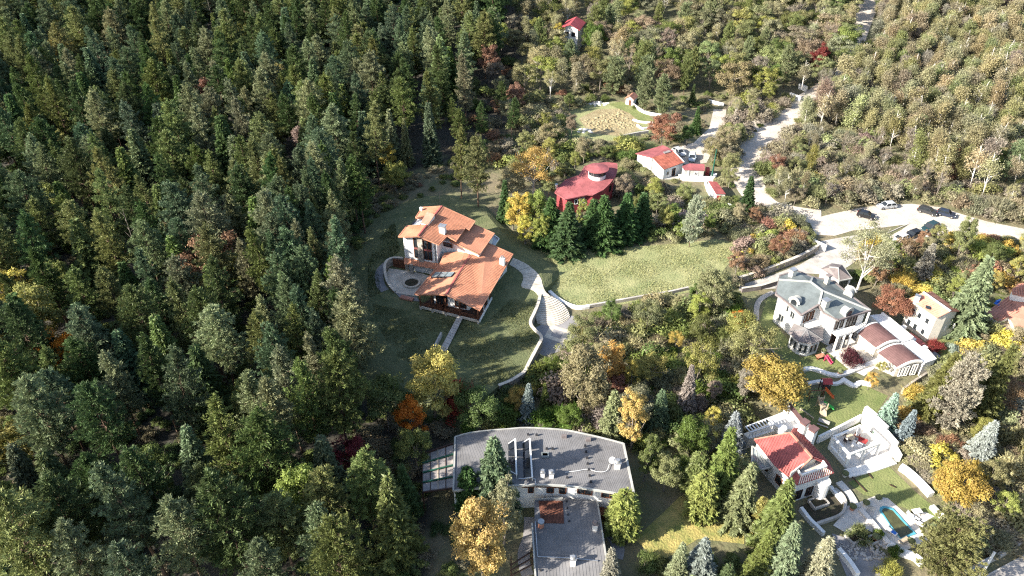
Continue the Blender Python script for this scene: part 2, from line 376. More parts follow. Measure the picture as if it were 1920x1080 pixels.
sheet('gravel_lot', [(1515, 412), (1560, 401), (1605, 391), (1650, 384), (1710, 382), (1765, 389), (1805, 402), (1850, 415), (1935, 432), (1935, 452), (1870, 447), (1838, 441), (1795, 446), (1755, 440), (1730, 446), (1705, 455), (1668, 470), (1625, 470), (1650, 452), (1690, 431), (1705, 420), (1660, 426), (1600, 432), (1565, 442), (1530, 440)], 'dirt', .07)
sheet('gate_apron', [(1516, 466), (1540, 452), (1572, 446), (1610, 440), (1640, 452), (1620, 478), (1590, 500), (1560, 515), (1500, 512), (1470, 540), (1385, 545), (1386, 535), (1450, 515), (1500, 496), (1530, 478)], 'concrete', .05)
structure('kerb', wallrun(MB(), smooth([at(x, y).xy for x, y in [(1636, 452), (1660, 440), (1685, 428), (1705, 420)]]), 0, .16, .2), 'concrete')
sheet('farm_yard', [(1255, 280), (1300, 268), (1330, 240), (1338, 205), (1362, 205), (1358, 245), (1340, 275), (1325, 305), (1290, 310), (1262, 300)], 'dirt', .06)
sheet('garden_clearing', [(1062, 212), (1105, 194), (1150, 188), (1205, 214), (1230, 236), (1215, 252), (1160, 264), (1090, 264), (1058, 242)], 'dry', .03)
sheet('vegetable_plot', [(1085, 222), (1120, 205), (1170, 203), (1195, 222), (1203, 243), (1160, 255), (1105, 250)], 'straw', .05)
cr = Thing('crop_rows', 'dry pale crop rows of the harvested vegetable plot below the small hut', 'crop rows', at(1145, 230, .05))
for k in range(11):
    u = k/10; p, q = at(1092+20*u*0+2*k, 228-0*k+1.6*k, .05), at(1165+3*k, 206+3.2*k, .05); mb = MB(); rg_ = random.Random(k)
    for i in range(14):
        c = p.lerp(q, (i+.5)/14); s = rg_.uniform(.3, .75); mb.cyl((c.x+rg_.gauss(0, .25), c.y+rg_.gauss(0, .2), .03), s, rg_.uniform(.06, .3), 6, r2=s*.5)
    cr.part('crop_row', mb, 'straw', kind='stuff')
sheet('garden_strip', [(1140, 195), (1165, 190), (1215, 215), (1228, 228), (1200, 228), (1180, 212)], 'garden', .055)
sheet('back_garden', [(1188, 272), (1215, 268), (1235, 272), (1225, 284), (1190, 287)], 'garden', .05)
sheet('orchard_grass', [(1040, 262), (1075, 232), (1090, 250), (1070, 275)], 'garden', .05)
# entrance court below the curved wall
sheet('entrance_court', [(1003, 615), (1020, 606), (1062, 590), (1097, 597), (1098, 612), (1080, 634), (1062, 650), (1045, 660), (1020, 668), (1005, 660), (1012, 640)], 'paving', .05)
sq = [at(*p, .06) for p in [(1033, 609), (1069, 619), (1056, 644), (1020, 632)]]
cxy = sum(sq, Vector())/4
fr = MB(); inn = [cxy+(p-cxy)*.52 for p in sq]
for i in range(4): fr.poly([sq[i], sq[(i+1) % 4], inn[(i+1) % 4], inn[i]])
structure('court_inlay', fr, 'paleslab')
sheet('villa_lawn', [(1190, 1010), (1245, 960), (1275, 930), (1330, 935), (1400, 960), (1395, 1020), (1310, 1010), (1235, 1055)], 'leafy', .03)
sheet('villa_garden', [(1425, 600), (1440, 555), (1455, 560), (1455, 610), (1480, 640), (1500, 670), (1560, 660), (1590, 690), (1560, 712), (1490, 712), (1440, 650)], 'garden', .03)
sheet('play_lawn', [(1480, 770), (1500, 735), (1560, 722), (1620, 722), (1665, 742), (1640, 780), (1600, 800), (1545, 822), (1520, 815)], 'garden', .03)
sheet('pool_garden', [(1590, 905), (1660, 868), (1720, 925), (1770, 965), (1760, 985), (1715, 960), (1690, 950), (1640, 932), (1620, 928)], 'garden', .03)
sheet('small_garden', [(1740, 640), (1790, 625), (1810, 650), (1790, 680), (1770, 672)], 'garden', .03)

# the sweeping path with stone slabs and fan steps beside the orange house
def stairs():
    t = Thing('garden_stairs', 'fan of curved pale stone steps sweeping down from the orange-roofed house to the grey court', 'stairs', at(1020, 560, Z0))
    L = smooth([at(1010, 560, 1.2).xy, at(1006, 577, .9).xy, at(1005, 592, .6).xy, at(1007, 604, .3).xy], 5)
    R = smooth([at(1031, 556, 1.2).xy, at(1050, 566, .9).xy, at(1064, 580, .6).xy, at(1069, 594, .3).xy], 5)
    n = 15; N = len(L)-1
    P = lambda Q, s: Q[min(int(s*N), N-1)].lerp(Q[min(int(s*N), N-1)+1], s*N-min(int(s*N), N-1))
    for k in range(n):
        z = Z0-(k+1)*Z0/(n+1); s0, s1 = k/n, (k+1.16)/n
        a, b = P(L, s0), P(R, s0); c, d = P(L, min(1, s1)), P(R, min(1, s1)); bow = (c-a).length*.4+1.5*k/n
        fw = Vector(((c-a)+(d-b)).normalized())
        top = []; m_ = 8
        for j in range(m_+1):
            u = j/m_; top.append(a.lerp(b, u)+fw*bow*4*u*(1-u))
        bot = [c.lerp(d, j/m_)+fw*(bow+.1)*4*(j/m_)*(1-j/m_) for j in range(m_, -1, -1)]
        t.part('step', MB().slab([(p.x, p.y, z) for p in top+bot], .34), 'paleslab')
stairs()
def path_slabs():
    t = Thing('stone_path', 'pale stone slab path bending round the right side of the orange-roofed house', 'path', at(985, 505, Z0))
    Lq = smooth([at(x, y, Z0).xy for x, y in [(955, 497), (966, 503), (978, 513), (981, 524), (978, 538), (1000, 545), (1010, 556)]], 4)
    Rq = smooth([at(x, y, Z0).xy for x, y in [(962, 484), (984, 494), (1003, 508), (1014, 522), (1017, 533), (1022, 546), (1031, 555)]], 4)
    rg = random.Random(5)
    for i in range(len(Lq)-1):
        a, b, c, d = Lq[i], Rq[i], Rq[i+1], Lq[i+1]; g = .05
        q = [a.lerp(d, g), b.lerp(c, g), b.lerp(c, 1-g), a.lerp(d, 1-g)]; z = Z0+.06+rg.random()*.07
        t.part('slab', MB().slab([(p.x, p.y, z) for p in reversed(q)], .14), 'paleslab')
path_slabs()
wall_thing('retaining_wall', 'long S-curved stone retaining wall with pale coping at the edge of the terrace lawn', 'retaining wall', wl, -.2, Z0+.12, .45, 'stone', .14)
wall_thing('kerb_wall', 'low white curved kerb wall between fan steps and dry meadow', 'wall', smooth([at(x, y).xy for x, y in [(1030, 549), (1046, 563), (1066, 574), (1085, 579), (1104, 577)]]), 0, .55, .7, 'white')
wall_thing('garden_wall', 'long pale low wall at the bottom edge of the dry meadow beside bushes', 'wall', smooth([at(x, y).xy for x, y in [(1104, 577), (1150, 569), (1200, 560), (1250, 552), (1290, 543)]]), 0, .7, .4, 'concrete')

# ------------------------------------------------------------------ orange-roofed house
def orange_house():
    t = Thing('orange_roof_house', 'large white house with stepped orange tiled roofs standing in the forest clearing', 'house', at(840, 530, Z0))
    zl, zr = Z0+3.6, Z0+4.9
    U1, U2 = at(759.5, 483, Z0+2.9), at(821, 494, Z0+2.9)
    rf, rb = at(784, 443, Z0+9.4), at(828.5, 386.7, Z0+9.4)
    rd = Vector((rb.x-rf.x, rb.y-rf.y, 0)); L = rd.length-1.2; rd.normalize()
    ze = Z0+8.25
    # tall block
    b1, b2 = U1+rd*L, U2+rd*L
    mid_f = (U1+U2)/2; mid_f = U1.lerp(U2, .42); mid_b = mid_f+rd*L
    V = lambda p, z: Vector((p.x, p.y, z))
    t.part('wall', MB().prism([V(U1, ze-.35), V(mid_f, Z0+9.1), V(U2, ze-.25), V(b2, ze-.25), V(mid_b, Z0+9.1), V(b1, ze-.35)], Z0-.5), 'white')
    right = A3([(784, 443, Z0+9.4), (823, 459, Z0+8), (838, 443, Z0+8.1), (855.4, 452, Z0+7.6), (872.6, 427.6, Z0+7.6), (880, 431, Z0+7.4), (891, 415, Z0+7.4), (828.5, 386.7, Z0+9.4)])
    left = A3([(784, 443, Z0+9.4), (828.5, 386.7, Z0+9.4), (791.7, 389, Z0+8.5), (779, 408, Z0+8.5), (797, 410, Z0+8.9), (788, 422, Z0+8.9), (762.5, 424, Z0+8.4), (747, 444, Z0+8.3)])
    for P, dn in ((right, right[1]-right[0]), (left, left[7]-left[0])):
        r = roof(t, P); ribs(t, P, dn, .42, 'rib', w=.1, h=.05, parent=r); edge_trim(t, P, 'rib', .16, .12)
    t.part('ridge_cap', MB().bar(rf+Vector((0, 0, .08)), rb+Vector((0, 0, .08)), .3, .2), 'redtile')
    # raised roof lantern
    q = A3([(789, 417, Z0+9.6), (802.5, 421, Z0+9.7), (815.5, 402, Z0+10.2), (801, 396.5, Z0+10.1)])
    lan = t.part('roof_lantern', MB().prism([p-(p-sum(q, Vector())/4)*.06 for p in q], Z0+8.0), 'white')
    t.part('lantern_roof', MB().slab(q, .16), 'pink', lan)
    dk = A3([(771, 420, Z0+8.0), (788, 421, Z0+8.0), (790, 411, Z0+8.0), (780, 410, Z0+8.0)])
    t.part('roof_terrace', MB().slab(dk, .2), 'darkmetal')
    # chimneys
    def chimney(px, py, z, w, h, capm='metal', lab=None, pots=0):
        p = at(px, py, z); c = t.part('chimney', MB().box((p.x, p.y, z-1.2), w, w*.8, h+1.2, -.3), 'white', label=lab)
        if pots:
            for dx in (-.2, .15): t.part('chimney_pot', MB().cyl((p.x+dx, p.y, z+h), .14, .5, 8), 'metal', c)
        else: t.part('chimney_cap', MB().box((p.x, p.y, z+h+.02), w*1.25, w*1.1, .14, -.3), capm, c)
    chimney(830, 434, Z0+8.7, 1.15, 1.25, 'metal', 'broad white chimney with a flat metal cap')
    chimney(790, 396, Z0+8.4, .5, .7, 'white')
    # middle block and roof
    Mp = A3([(843, 452, Z0+6.9), (899, 477.6, Z0+5.6), (927, 438, Z0+5.6), (880, 417, Z0+6.9)])
    r = roof(t, Mp); ribs(t, Mp, Mp[1]-Mp[0], .42, 'rib', parent=r); edge_trim(t, Mp, 'rib', .16, .12)
    c = sum(Mp, Vector())/4; t.part('wall', MB().prism([p+(c-p)*.09-Vector((0, 0, .24)) for p in Mp], Z0-.5), 'white')
    w1 = at(834.7, 477.6, Z0+4.6)
    t.part('wall', MB().prism([V(U2+rd*2.6, Z0+6.6), V(Mp[0]+(c-Mp[0])*.1, Z0+6.6), V(Mp[3]+(c-Mp[3])*.1, Z0+6.7), V(U2+rd*7, Z0+6.7)], Z0-.5), 'white')
    # low block and big roof
    lo_r = A3([(836, 552.7, zr), (900, 582, zl), (962, 477, zl), (912, 455, zr+.1), (890, 466, zr), (881, 479, zr)])
    lo_l = A3([(777, 552, zl), (836, 552.7, zr), (881, 479, zr), (873, 470, zr+.05), (833, 474, zl+.9), (823, 497, zl+.35)])
    for P, dn in ((lo_r, lo_r[1]-lo_r[0]), (lo_l, lo_l[0]-lo_l[1])):
        r = roof(t, P); ribs(t, P, dn, .42, 'rib', w=.1, h=.05, parent=r)
    edge_trim(t, lo_r[:4], 'rib', .18, .14, closed=False); edge_trim(t, [lo_l[1], lo_l[0], lo_l[5]], 'rib', .18, .14, closed=False)
    t.part('ridge_cap', MB().bar(lo_r[0]+Vector((0, 0, .07)), lo_r[5]+Vector((0, 0, .07)), .26, .18), 'redtile')
    # skylight on the left slope
    sk = A3([(808, 520, zl+.66), (846, 519, zl+1.32), (853, 511, zl+1.42), (817, 511, zl+.83)])
    f = t.part('skylight', MB().slab([p+Vector((0, 0, .1)) for p in sk], .3), 'darkmetal')
    for k in range(3):
        a, b = sk[0].lerp(sk[1], k/3+.02), sk[0].lerp(sk[1], (k+1)/3-.02); d, e = sk[3].lerp(sk[2], k/3+.02), sk[3].lerp(sk[2], (k+1)/3-.02)
        up = Vector((0, 0, .14)); t.part('pane', MB().slab([a+up, b+up, e+up, d+up], .03), 'skyglass', f)
    chimney(942, 491, Z0+4.4, .95, .9, lab='white chimney with two metal pots on the lower roof', pots=1)
    # body of the low block; porch on the front
    fl, fr_ = lo_l[0], lo_r[1]; fd = Vector((fr_.x-fl.x, fr_.y-fl.y, 0)).normalized(); back = Vector((lo_r[5].x-lo_r[0].x, lo_r[5].y-lo_r[0].y, 0)).normalized()
    pA = V(fl, 0)+fd*3.0+back*2.2; pB = V(fr_, 0)-fd*3.2+back*2.6
    pC = V(lo_r[2], 0)-fd*1.0-back*1.0; pD = V(fl, 0)+fd*4.5+back*11
    t.part('wall', MB().prism([V(pA, zl+.2), V(pA.lerp(pB, .5), zr-.45), V(pB, zl+.25), V(pC, zl-.35), V(pD, zl+.8)], Z0-.4), 'white')
    pm = pA
    W_ = (pB-pA).length
    window(t, pA, pB, .5, Z0+.9, 2.2, 2.1, 'wood', bars=2, out=1); window(t, pA, pB, W_-2.7, Z0+1.1, 2.2, 1.6, 'wood', bars=1, out=1)
    window(t, pB, pC, 3.2, Z0+.7, 1.6, 2.2, 'wood', bars=1); window(t, pB, pC, 8.5, Z0+.7, 1.2, 2.0, 'wood', bars=0); window(t, pB, pC, 12, Z0+.5, 1.4, 2.2, 'wood', bars=0)
    pl_ = [V(fl, Z0+.75)+fd*.6+back*.5, V(fr_, Z0+.75)-fd*.4+back*.5, V(fr_, Z0+.75)-fd*.4+back*8, V(fl, Z0+.75)+fd*3.3+back*7]
    pf = t.part('porch_floor', MB().slab(pl_, .16), 'darkwood')
    t.part('floor_beam', MB().bar(pl_[0]-Vector((0, 0, .22)), pl_[1]-Vector((0, 0, .22)), .25, .45), 'paleslab')
    t.part('floor_beam', MB().bar(pl_[1]-Vector((0, 0, .22)), pl_[2]-Vector((0, 0, .22)), .25, .45), 'white')
    for k, s in enumerate((.02, .22, .45, .68, .98)):
        p = pl_[0].lerp(pl_[1], s); t.part('porch_post', MB().box((p.x, p.y, Z0+.75), .22, .22, zl-Z0-.95+(.0 if s in (.02, .98) else .45)), 'wood')
        t.part('pier', MB().box((p.x, p.y, Z0-.3), .34, .34, .62), 'concrete')
    for s in (.35, .7):
        p = pl_[1].lerp(pl_[2], s); t.part('porch_post', MB().box((p.x, p.y, Z0-.2), .24, .24, zl-Z0+.1), 'white')
    rail = MB()
    for h in (.35, .65, .95):
        rail.bar(pl_[0]+Vector((0, 0, h)), pl_[1]+Vector((0, 0, h)), .07, .1); rail.bar(pl_[1]+Vector((0, 0, h)), pl_[2]+Vector((0, 0, h)), .06, .08)
    t.part('railing', rail, 'wood')
    for s in (.3, .62):
        p = pl_[0].lerp(pl_[1], s)+back*1.1
        bn = MB().box((p.x, p.y, Z0+1.15), 1.5, .5, .07, math.atan2(fd.y, fd.x)).box((p.x, p.y, Z0+.77), 1.2, .1, .38, math.atan2(fd.y, fd.x)); t.part('bench', bn, 'wood')
    # windows of the tall block: brown-framed bays either side of a stone pier
    Wd = (U2-U1).length
    z1 = Z0+3.25
    def bay(s, w):
        for z, h in ((z1+.2, 2.0), (z1+2.6, 2.05)): window(t, U1, U2, s, z, w, h, 'wood', bars=(1 if w > 1 else 0))
        d = (U2-U1).normalized(); n = Vector((d.y, -d.x, 0)); p = U1+d*(s+w/2)+n*.04
        t.part('spandrel', MB().box((p.x, p.y, z1+2.24), w, .1, .34, math.atan2(d.y, d.x)), 'red')
    bay(Wd*.31, .85); bay(Wd*.605, Wd*.235)
    d = (U2-U1).normalized(); p = U1+d*Wd*.51
    t.part('stone_pier', MB().box((p.x, p.y, Z0+2.6), Wd*.16, .5, 6.0, math.atan2(d.y, d.x)), 'stone')
    t.part('downpipe', MB().bar(V(U2, Z0+2.9)-d*.35-back*.12, V(U2, ze-.3)-d*.35-back*.12, .12), 'darkmetal')
    window(t, V(U2+rd*2.6, 0), Mp[1], .4, Z0+5.6, 1.9, .8, 'wood', bars=0)
    # skirt roof over the court
    s_ = [V(U1, Z0+2.9), V(U2, Z0+2.9)+d*.4, at(816, 504, Z0+2.2), at(757.4, 494, Z0+2.2)]
    s_ = [s_[0]-d*.2, s_[1], s_[2], s_[3]]
    r = roof(t, s_, thick=.14, name='skirt_roof'); ribs(t, s_, s_[3]-s_[0], .42, 'rib', parent=r)
    for px, py, m in ((764, 506, 'stone'), (773, 513, 'stone')):
        p = at(px, py, Z0); t.part('stone_pillar', MB().box((p.x, p.y, Z0), .65, .65, 2.3), m)
    p = at(749, 502, Z0); t.part('garage_door', MB().box((p.x, p.y, Z0), 2.6, .12, 2.0, math.atan2(d.y, d.x)), 'wood')
    # side canopy and balcony at the far right
    q = A3([(919, 455, Z0+3.4), (927, 462, Z0+3.4), (936, 449, Z0+3.4), (925, 441, Z0+3.4)])
    bl = t.part('balcony', MB().slab(q, .25), 'metal'); t.part('parapet', wallrun(MB(), [(p.x, p.y) for p in q[:3]+[q[3]]], Z0+3.42, Z0+3.7, .12), 'white', bl)
    ant = at(825.5, 388, Z0+9.4); t.part('lightning_rod', MB().bar(ant, ant+Vector((0, 0, 3.4)), .05), 'darkmetal')
orange_house()
# court left of the house
courtp = [at(x, y, Z0+.05) for x, y in [(745, 505), (790, 512), (812, 520), (800, 545), (782, 556), (741, 549), (728, 530), (724, 515), (729, 503)]]
structure('court_paving', MB().poly(courtp), 'paleslab')
wall_thing('court_wall', 'curved pale stone wall around the left court of the orange-roofed house', 'wall', smooth([at(x, y, Z0).xy for x, y in [(757, 497), (741, 496), (729, 500), (723, 510), (724, 525), (729, 536), (741, 549)]], 4), Z0-.3, [Z0+1.7-1.3*min(1, max(0, (i-12)/10)) for i in range(25)], .4, 'stone', .1)
_po = smooth([at(x, y, Z0+.03).xy for x, y in [(755, 487), (735, 490), (719, 500), (711, 514), (714, 535), (722, 545)]], 4)
structure('dark_walk', wallrun(MB(), _po, Z0-.2, Z0+.06, 1.7), 'paving')
structure('dark_walk', MB().slab([at(x, y, Z0+.08) for x, y in [(741, 549), (783, 558), (787, 565), (752, 560)]], .2), 'paving')
pc = at(772, 532, Z0)
pt = Thing('round_pond', 'round dark green planted pond with pale stone rim in the left court', 'pond', (pc.x, pc.y, Z0))
rim = MB(); N = 32
for i in range(N):
    a0, a1 = 2*math.pi*i/N, 2*math.pi*(i+1)/N
    ring = lambda r, a, z: (pc.x+r*math.cos(a), pc.y+r*math.sin(a), z)
    rim.hexa([ring(1.35, a0, Z0), ring(1.75, a0, Z0), ring(1.75, a1, Z0), ring(1.35, a1, Z0)], [ring(1.35, a0, Z0+.4), ring(1.75, a0, Z0+.4), ring(1.75, a1, Z0+.4), ring(1.35, a1, Z0+.4)])
pt.part('rim', rim, 'paleslab'); pt.part('basin', MB().cyl((pc.x, pc.y, Z0+.06), 1.36, .12, 32), 'soil')
bx = at(763, 561, Z0)
solo('planter', MB().box((bx.x, bx.y, Z0+.06), 2.6, .9, .35, -.35).box((bx.x, bx.y, Z0+.42), 2.0, .3, .02, -.35), 'pink', 'low pink stone planter box on the dark walk below the left court', 'planter')
# ramp down from the porch, with a small stair beside it
ra = [at(x, y, z) for x, y, z in [(858, 592, Z0+.7), (868, 595, Z0+.7), (836, 660, Z0+.1), (825, 655, Z0+.1)]]
rt = Thing('plank_ramp', 'long pale ramp running down the shaded lawn from the porch corner', 'ramp', ra[2])
for k in range(14):
    u0, u1 = k/14+.004, (k+1)/14-.004
    rt.part('plank', MB().slab([ra[0].lerp(ra[3], u0), ra[1].lerp(ra[2], u0), ra[1].lerp(ra[2], u1), ra[0].lerp(ra[3], u1)], .14), 'concrete')
g = MB(); a, b = at(828, 630, Z0), at(815, 655, Z0); wallrun(g, [a.xy, b.xy], Z0-.2, Z0+.9, .3); solo('stair_cheek', g, 'concrete', 'short concrete wall stub beside the lower end of the plank ramp', 'wall')

# ------------------------------------------------------------------ red building with round lantern
def red_building():
    t = Thing('red_roof_building', 'dark red building with curved flat roof and round white lantern among trees', 'building', at(1100, 375, 0))
    O = [(1156.5, 306.8, 6.0), (1156.8, 318, 5.9), (1153.4, 330.2, 5.7), (1142, 345, 5.2), (1130.5, 356, 4.9), (1111.6, 365.4, 4.5), (1101.5, 365, 4.5), (1081, 369.4, 4.2), (1060.7, 373.5, 4.0), (1041, 361, 4.2), (1048.5, 350, 4.4), (1060.7, 338, 4.7), (1087, 328.7, 5.2), (1097, 312, 5.6), (1118, 307, 5.8), (1137, 305, 5.9)]
    P = A3(O); c = sum(P, Vector())/len(P); c.z = 5.6
    n = len(P); top = MB().add(P+[c], [(i, (i+1) % n, n) for i in range(n)])
    t.part('roof', top, 'red')
    edge_trim(t, P, 'red', .3, .25, name='fascia', dz=-.05)
    ins = [p+(c-p)*.05-Vector((0, 0, .2)) for p in P]; t.part('wall', MB().prism(ins, -.3), 'redwall')
    st = [p+(c-p)*.05 for p in P]
    # raised step on the front edge
    k = A3([(1130.5, 356, 5.0), (1111, 366, 4.6), (1102, 366, 4.6), (1102, 376, 3.6), (1112, 372, 3.6), (1131, 360, 4.0)])
    A, B = P[8], P[6]; A, B = A+(c-A)*.05, B+(c-B)*.05
    window(t, A, B, (B-A).length*.38, 2.3, .7, 1.2, 'whitemetal', bars=0); window(t, A, B, (B-A).length*.72, 2.4, .7, 1.3, 'whitemetal', bars=0)
    A, B = P[3]+(c-P[3])*.05, P[2]+(c-P[2])*.05; window(t, A, B, 1.0, 2.6, 1.0, 1.4, 'darkwood', bars=0)
    q = at(1119, 331.5, 5.5)
    d = t.part('lantern', MB().cyl((q.x, q.y, 5.0), 2.05, 2.6, 28), 'white')
    b = MB()
    for i in range(11):
        a = math.radians(205+i*13); b.bar((q.x+2.07*math.cos(a), q.y+2.07*math.sin(a), 6.5), (q.x+2.07*math.cos(a), q.y+2.07*math.sin(a), 7.5), .36, .1, Vector((math.cos(a), math.sin(a), 0)))
    t.part('window', b, 'glass', d)
    t.part('lantern_roof', MB().cyl((q.x, q.y, 7.62), 2.65, .14, 32), 'red', d).data
    t.part('lantern_cone', MB().cyl((q.x, q.y, 7.77), 2.55, .55, 32, r2=.05), 'red', d)
    v = at(1043, 351, 4.4); t.part('vent', MB().cyl((v.x, v.y, 4.2), .4, 1.0, 12), 'metal')
red_building()

# ------------------------------------------------------------------ farm
def box_house(t, P, zb, wallm, roofm, inset=.06, rib=None, down=None, thick=.12, drop=.1):
    c = sum(P, Vector())/len(P)
    t.part('wall', MB().prism([p+(c-p)*inset-Vector((0, 0, drop+thick)) for p in P], zb), wallm)
    r = roof(t, P, roofm, thick)
    if rib: ribs(t, P, down, rib, roofm, parent=r)
    return [p+(c-p)*inset for p in P]
def farm():
    t = Thing('tin_roof_farmhouse', 'white farmhouse with smooth red front roof and rusty corrugated rear roof', 'house', at(1230, 318, 0))
    l = A3([(1191.4, 287.6, 3.3), (1222, 295.5, 4.3), (1264, 283.5, 4.3), (1252, 276, 4.3), (1242.6, 272, 3.3)])
    c = sum(l, Vector())/5; t.part('wall', MB().prism([p+(c-p)*.1-Vector((0, 0, .22)) for p in l], -.2), 'white')
    roof(t, l, 'red', .14)
    g = A3([(1223, 295, 4.35), (1244.5, 318, 3.0), (1283, 304.4, 3.0), (1263.5, 283.5, 4.35)])
    w = box_house(t, g, -.2, 'white', 'rust', rib=.34, down=g[1]-g[0])
    edge_trim(t, [g[3], g[2]], 'whitemetal', .2, .14, closed=False)
    sk = [g[0].lerp(g[3], .55)+Vector((0, 0, .16)), g[0].lerp(g[3], .85)+Vector((0, 0, .16))]; dn = (g[1]-g[0])*.16
    t.part('skylight', MB().slab([sk[0]-dn*.8, sk[0]+dn*.1, sk[1]+dn*.1, sk[1]-dn*.8], .05), 'polyc')
    window(t, w[1], w[2], 1.0, 1.0, .9, 1.0, 'whitemetal', bars=0); window(t, w[1], w[2], 3.0, .2, 1.0, 2.0, 'wood', bars=0)
    p = g[1].lerp(g[2], .4); t.part('porch', MB().slab([(p.x-2.6, p.y-1.4, .25), (p.x+2.0, p.y-.9, .25), (p.x+2.0, p.y+.4, .25), (p.x-2.6, p.y+.2, .25)], .3), 'concrete')
    t2 = Thing('white_cottage', 'small grey-white cottage with flat red roof above a white apron wall', 'cottage', at(1300, 330, 0))
    P = A3([(1279, 311.6, 3.0), (1282.8, 318.5, 2.6), (1321.7, 319.4, 2.6), (1321, 307.7, 3.1), (1292, 306.4, 3.1)])
    w = box_house(t2, P, -.1, 'slatetrim', 'red')
    window(t2, w[1], w[2], (w[2]-w[1]).length*.52, 1.1, .9, .95, 'whitemetal', bars=1)
    t2.part('pillar', MB().box((w[1].x+1.0, w[1].y-.1, 0), .3, .2, 2.4), 'white')
    q = at(1325, 328, 0); t2.part('lean_to', MB().box((q.x, q.y, 0), .9, 1.3, 1.9, -.1), 'redp', label='small red side shed against the cottage')
    wall_thing('apron_wall', 'broad white retaining wall wrapping the front of the small cottage', 'wall', [at(x, y).xy for x, y in [(1277, 332), (1281, 337), (1334, 339), (1338, 330)]], -.1, .85, 1.5, 'white')
    t3 = Thing('shed', 'little white shed with a steep red roof and red door beside the dark spruce', 'shed', at(1340, 372, 0))
    P = A3([(1328, 339.4, 2.6), (1342.4, 363, 2.3), (1361, 363.5, 2.1), (1344, 340.7, 2.3)]); w = box_house(t3, P, -.1, 'white', 'redtile', inset=.05)
    q = w[1].lerp(w[2], .35)-Vector((0, .06, 0)); t3.part('door', MB().box((q.x, q.y, 0), .9, .08, 1.7, .02), 'redp')
    wall_thing('yard_wall', 'crumbling white yard wall in front of the little red-roofed shed', 'wall', [at(x, y).xy for x, y in [(1322, 345), (1326, 358), (1334, 372)]], 0, .9, .35, 'white')
    t4 = Thing('garden_hut', 'tiny white hut with pale red gable roof at the top of the garden strip', 'hut', at(1184, 196, 0))
    o = at(1184, 197, 0); ca, sa = math.cos(-.5), math.sin(-.5); T = lambda u, v, h: Vector((o.x+ca*u-sa*v, o.y+1.3+sa*u+ca*v, h))
    t4.part('wall', MB().box((o.x, o.y+1.3, -.1), 2.3, 3.0, 2.1, -.5), 'white')
    t4.part('gable', MB().slab([T(-1.13, -1.48, 2.0), T(1.13, -1.48, 2.0), T(0, -1.48, 2.75)], 2.96, T(0, 1, 0)-T(0, 0, 0)), 'white')
    for s in (-1, 1): t4.part('roof', MB().slab([T(0, -1.85, 2.95), T(s*1.5, -1.85, 1.95), T(s*1.5, 1.85, 1.95), T(0, 1.85, 2.95)], .1), 'pink')
    q = T(.2, -1.53, 0); t4.part('door', MB().box((q.x, q.y, 0), .7, .08, 1.6, -.5), 'wood')
    q = at(1180, 281, 0); tk = Thing('water_tank', 'white square water tank standing beside the green back garden', 'tank', (q.x, q.y, 0))
    tk.part('tank_body', MB().box((q.x, q.y, .25), 1.5, 1.3, 1.5, .2), 'white'); tk.part('frame', MB().box((q.x, q.y, 0), 1.6, 1.4, .24, .2), 'metal')
    tk.part('lid', MB().cyl((q.x, q.y, 1.76), .3, .1, 12), 'whitemetal')
    ht = Thing('hill_house', 'tall white house with dark red roof half hidden by yellow trees at the top', 'house', gat(1073, 100))
    o = gat(1074, 100); z = o.z
    mb = MB().box((o.x, o.y+4, z-.5), 5.2, 8, 9, -.3); ht.part('wall', mb, 'white')
    ca, sa = math.cos(-.3), math.sin(-.3); T = lambda a, b, h: Vector((o.x+ca*a-sa*b, o.y+4+sa*a+ca*b, z+h))
    ht.part('roof', MB().slab([T(-3.4, -4.8, 8.3), T(0, -4.8, 10), T(0, 4.8, 10), T(-3.4, 4.8, 8.3)], .2), 'redwall'); ht.part('roof', MB().slab([T(0, -4.8, 10), T(3.4, -4.8, 8.3), T(3.4, 4.8, 8.3), T(0, 4.8, 10)], .2), 'redwall')
    ht.part('gable', MB().slab([T(-2.74, -3.98, 8.5), T(2.74, -3.98, 8.5), T(0, -3.98, 9.8)], 7.9, (T(0, 1, 0)-T(0, 0, 0))), 'white')
    for a, h in ((-1.7, 5.8), (.5, 5.8), (-1.7, 2.8), (.5, 2.8)): window(ht, T(-2.75, -4, 0), T(2.75, -4, 0), a+2.75, z+h, 1.1, 1.4, 'darkwood', bars=0)
farm()
for i, (pts, z1, lab) in enumerate([
    ([(1176, 190), (1195, 205), (1212, 214), (1240, 219)], .8, 'white low wall running along the garden strip below the hut'),
    ([(1187, 226), (1200, 230), (1224, 232)], .5, 'upper of two short white bed kerbs beside the harvested plot'),
    ([(1194, 236), (1206, 243), (1225, 238)], .5, 'lower of two short white bed kerbs beside the harvested plot'),
    ([(1322, 190), (1340, 195), (1357, 199)], .9, 'white boundary wall above the farm yard behind small spruces'),
    ([(1480, 183), (1500, 191)], 1.6, 'short white wall beside the dirt road under the crimson tree'),
    ([(1497, 166), (1512, 172)], 1.6, 'higher short white wall uphill of the dirt road'),
    ([(1163, 262), (1190, 256), (1215, 252)], 1.2, 'dark weathered wall behind the back garden'),
    ([(1364, 388), (1376, 396), (1400, 414)], 1.0, 'broken white wall among red bushes below the small spruce')]):
    wall_thing('low_wall', lab, 'wall', smooth([gat(x, y).xy for x, y in pts], 3), [float(terrain(0, gat(*pts[0]).y))-.1]*(3*(len(pts)-1)+1), [float(terrain(0, gat(*pts[0]).y))+z1]*(3*(len(pts)-1)+1), .5, 'concrete' if i == 6 else 'white')
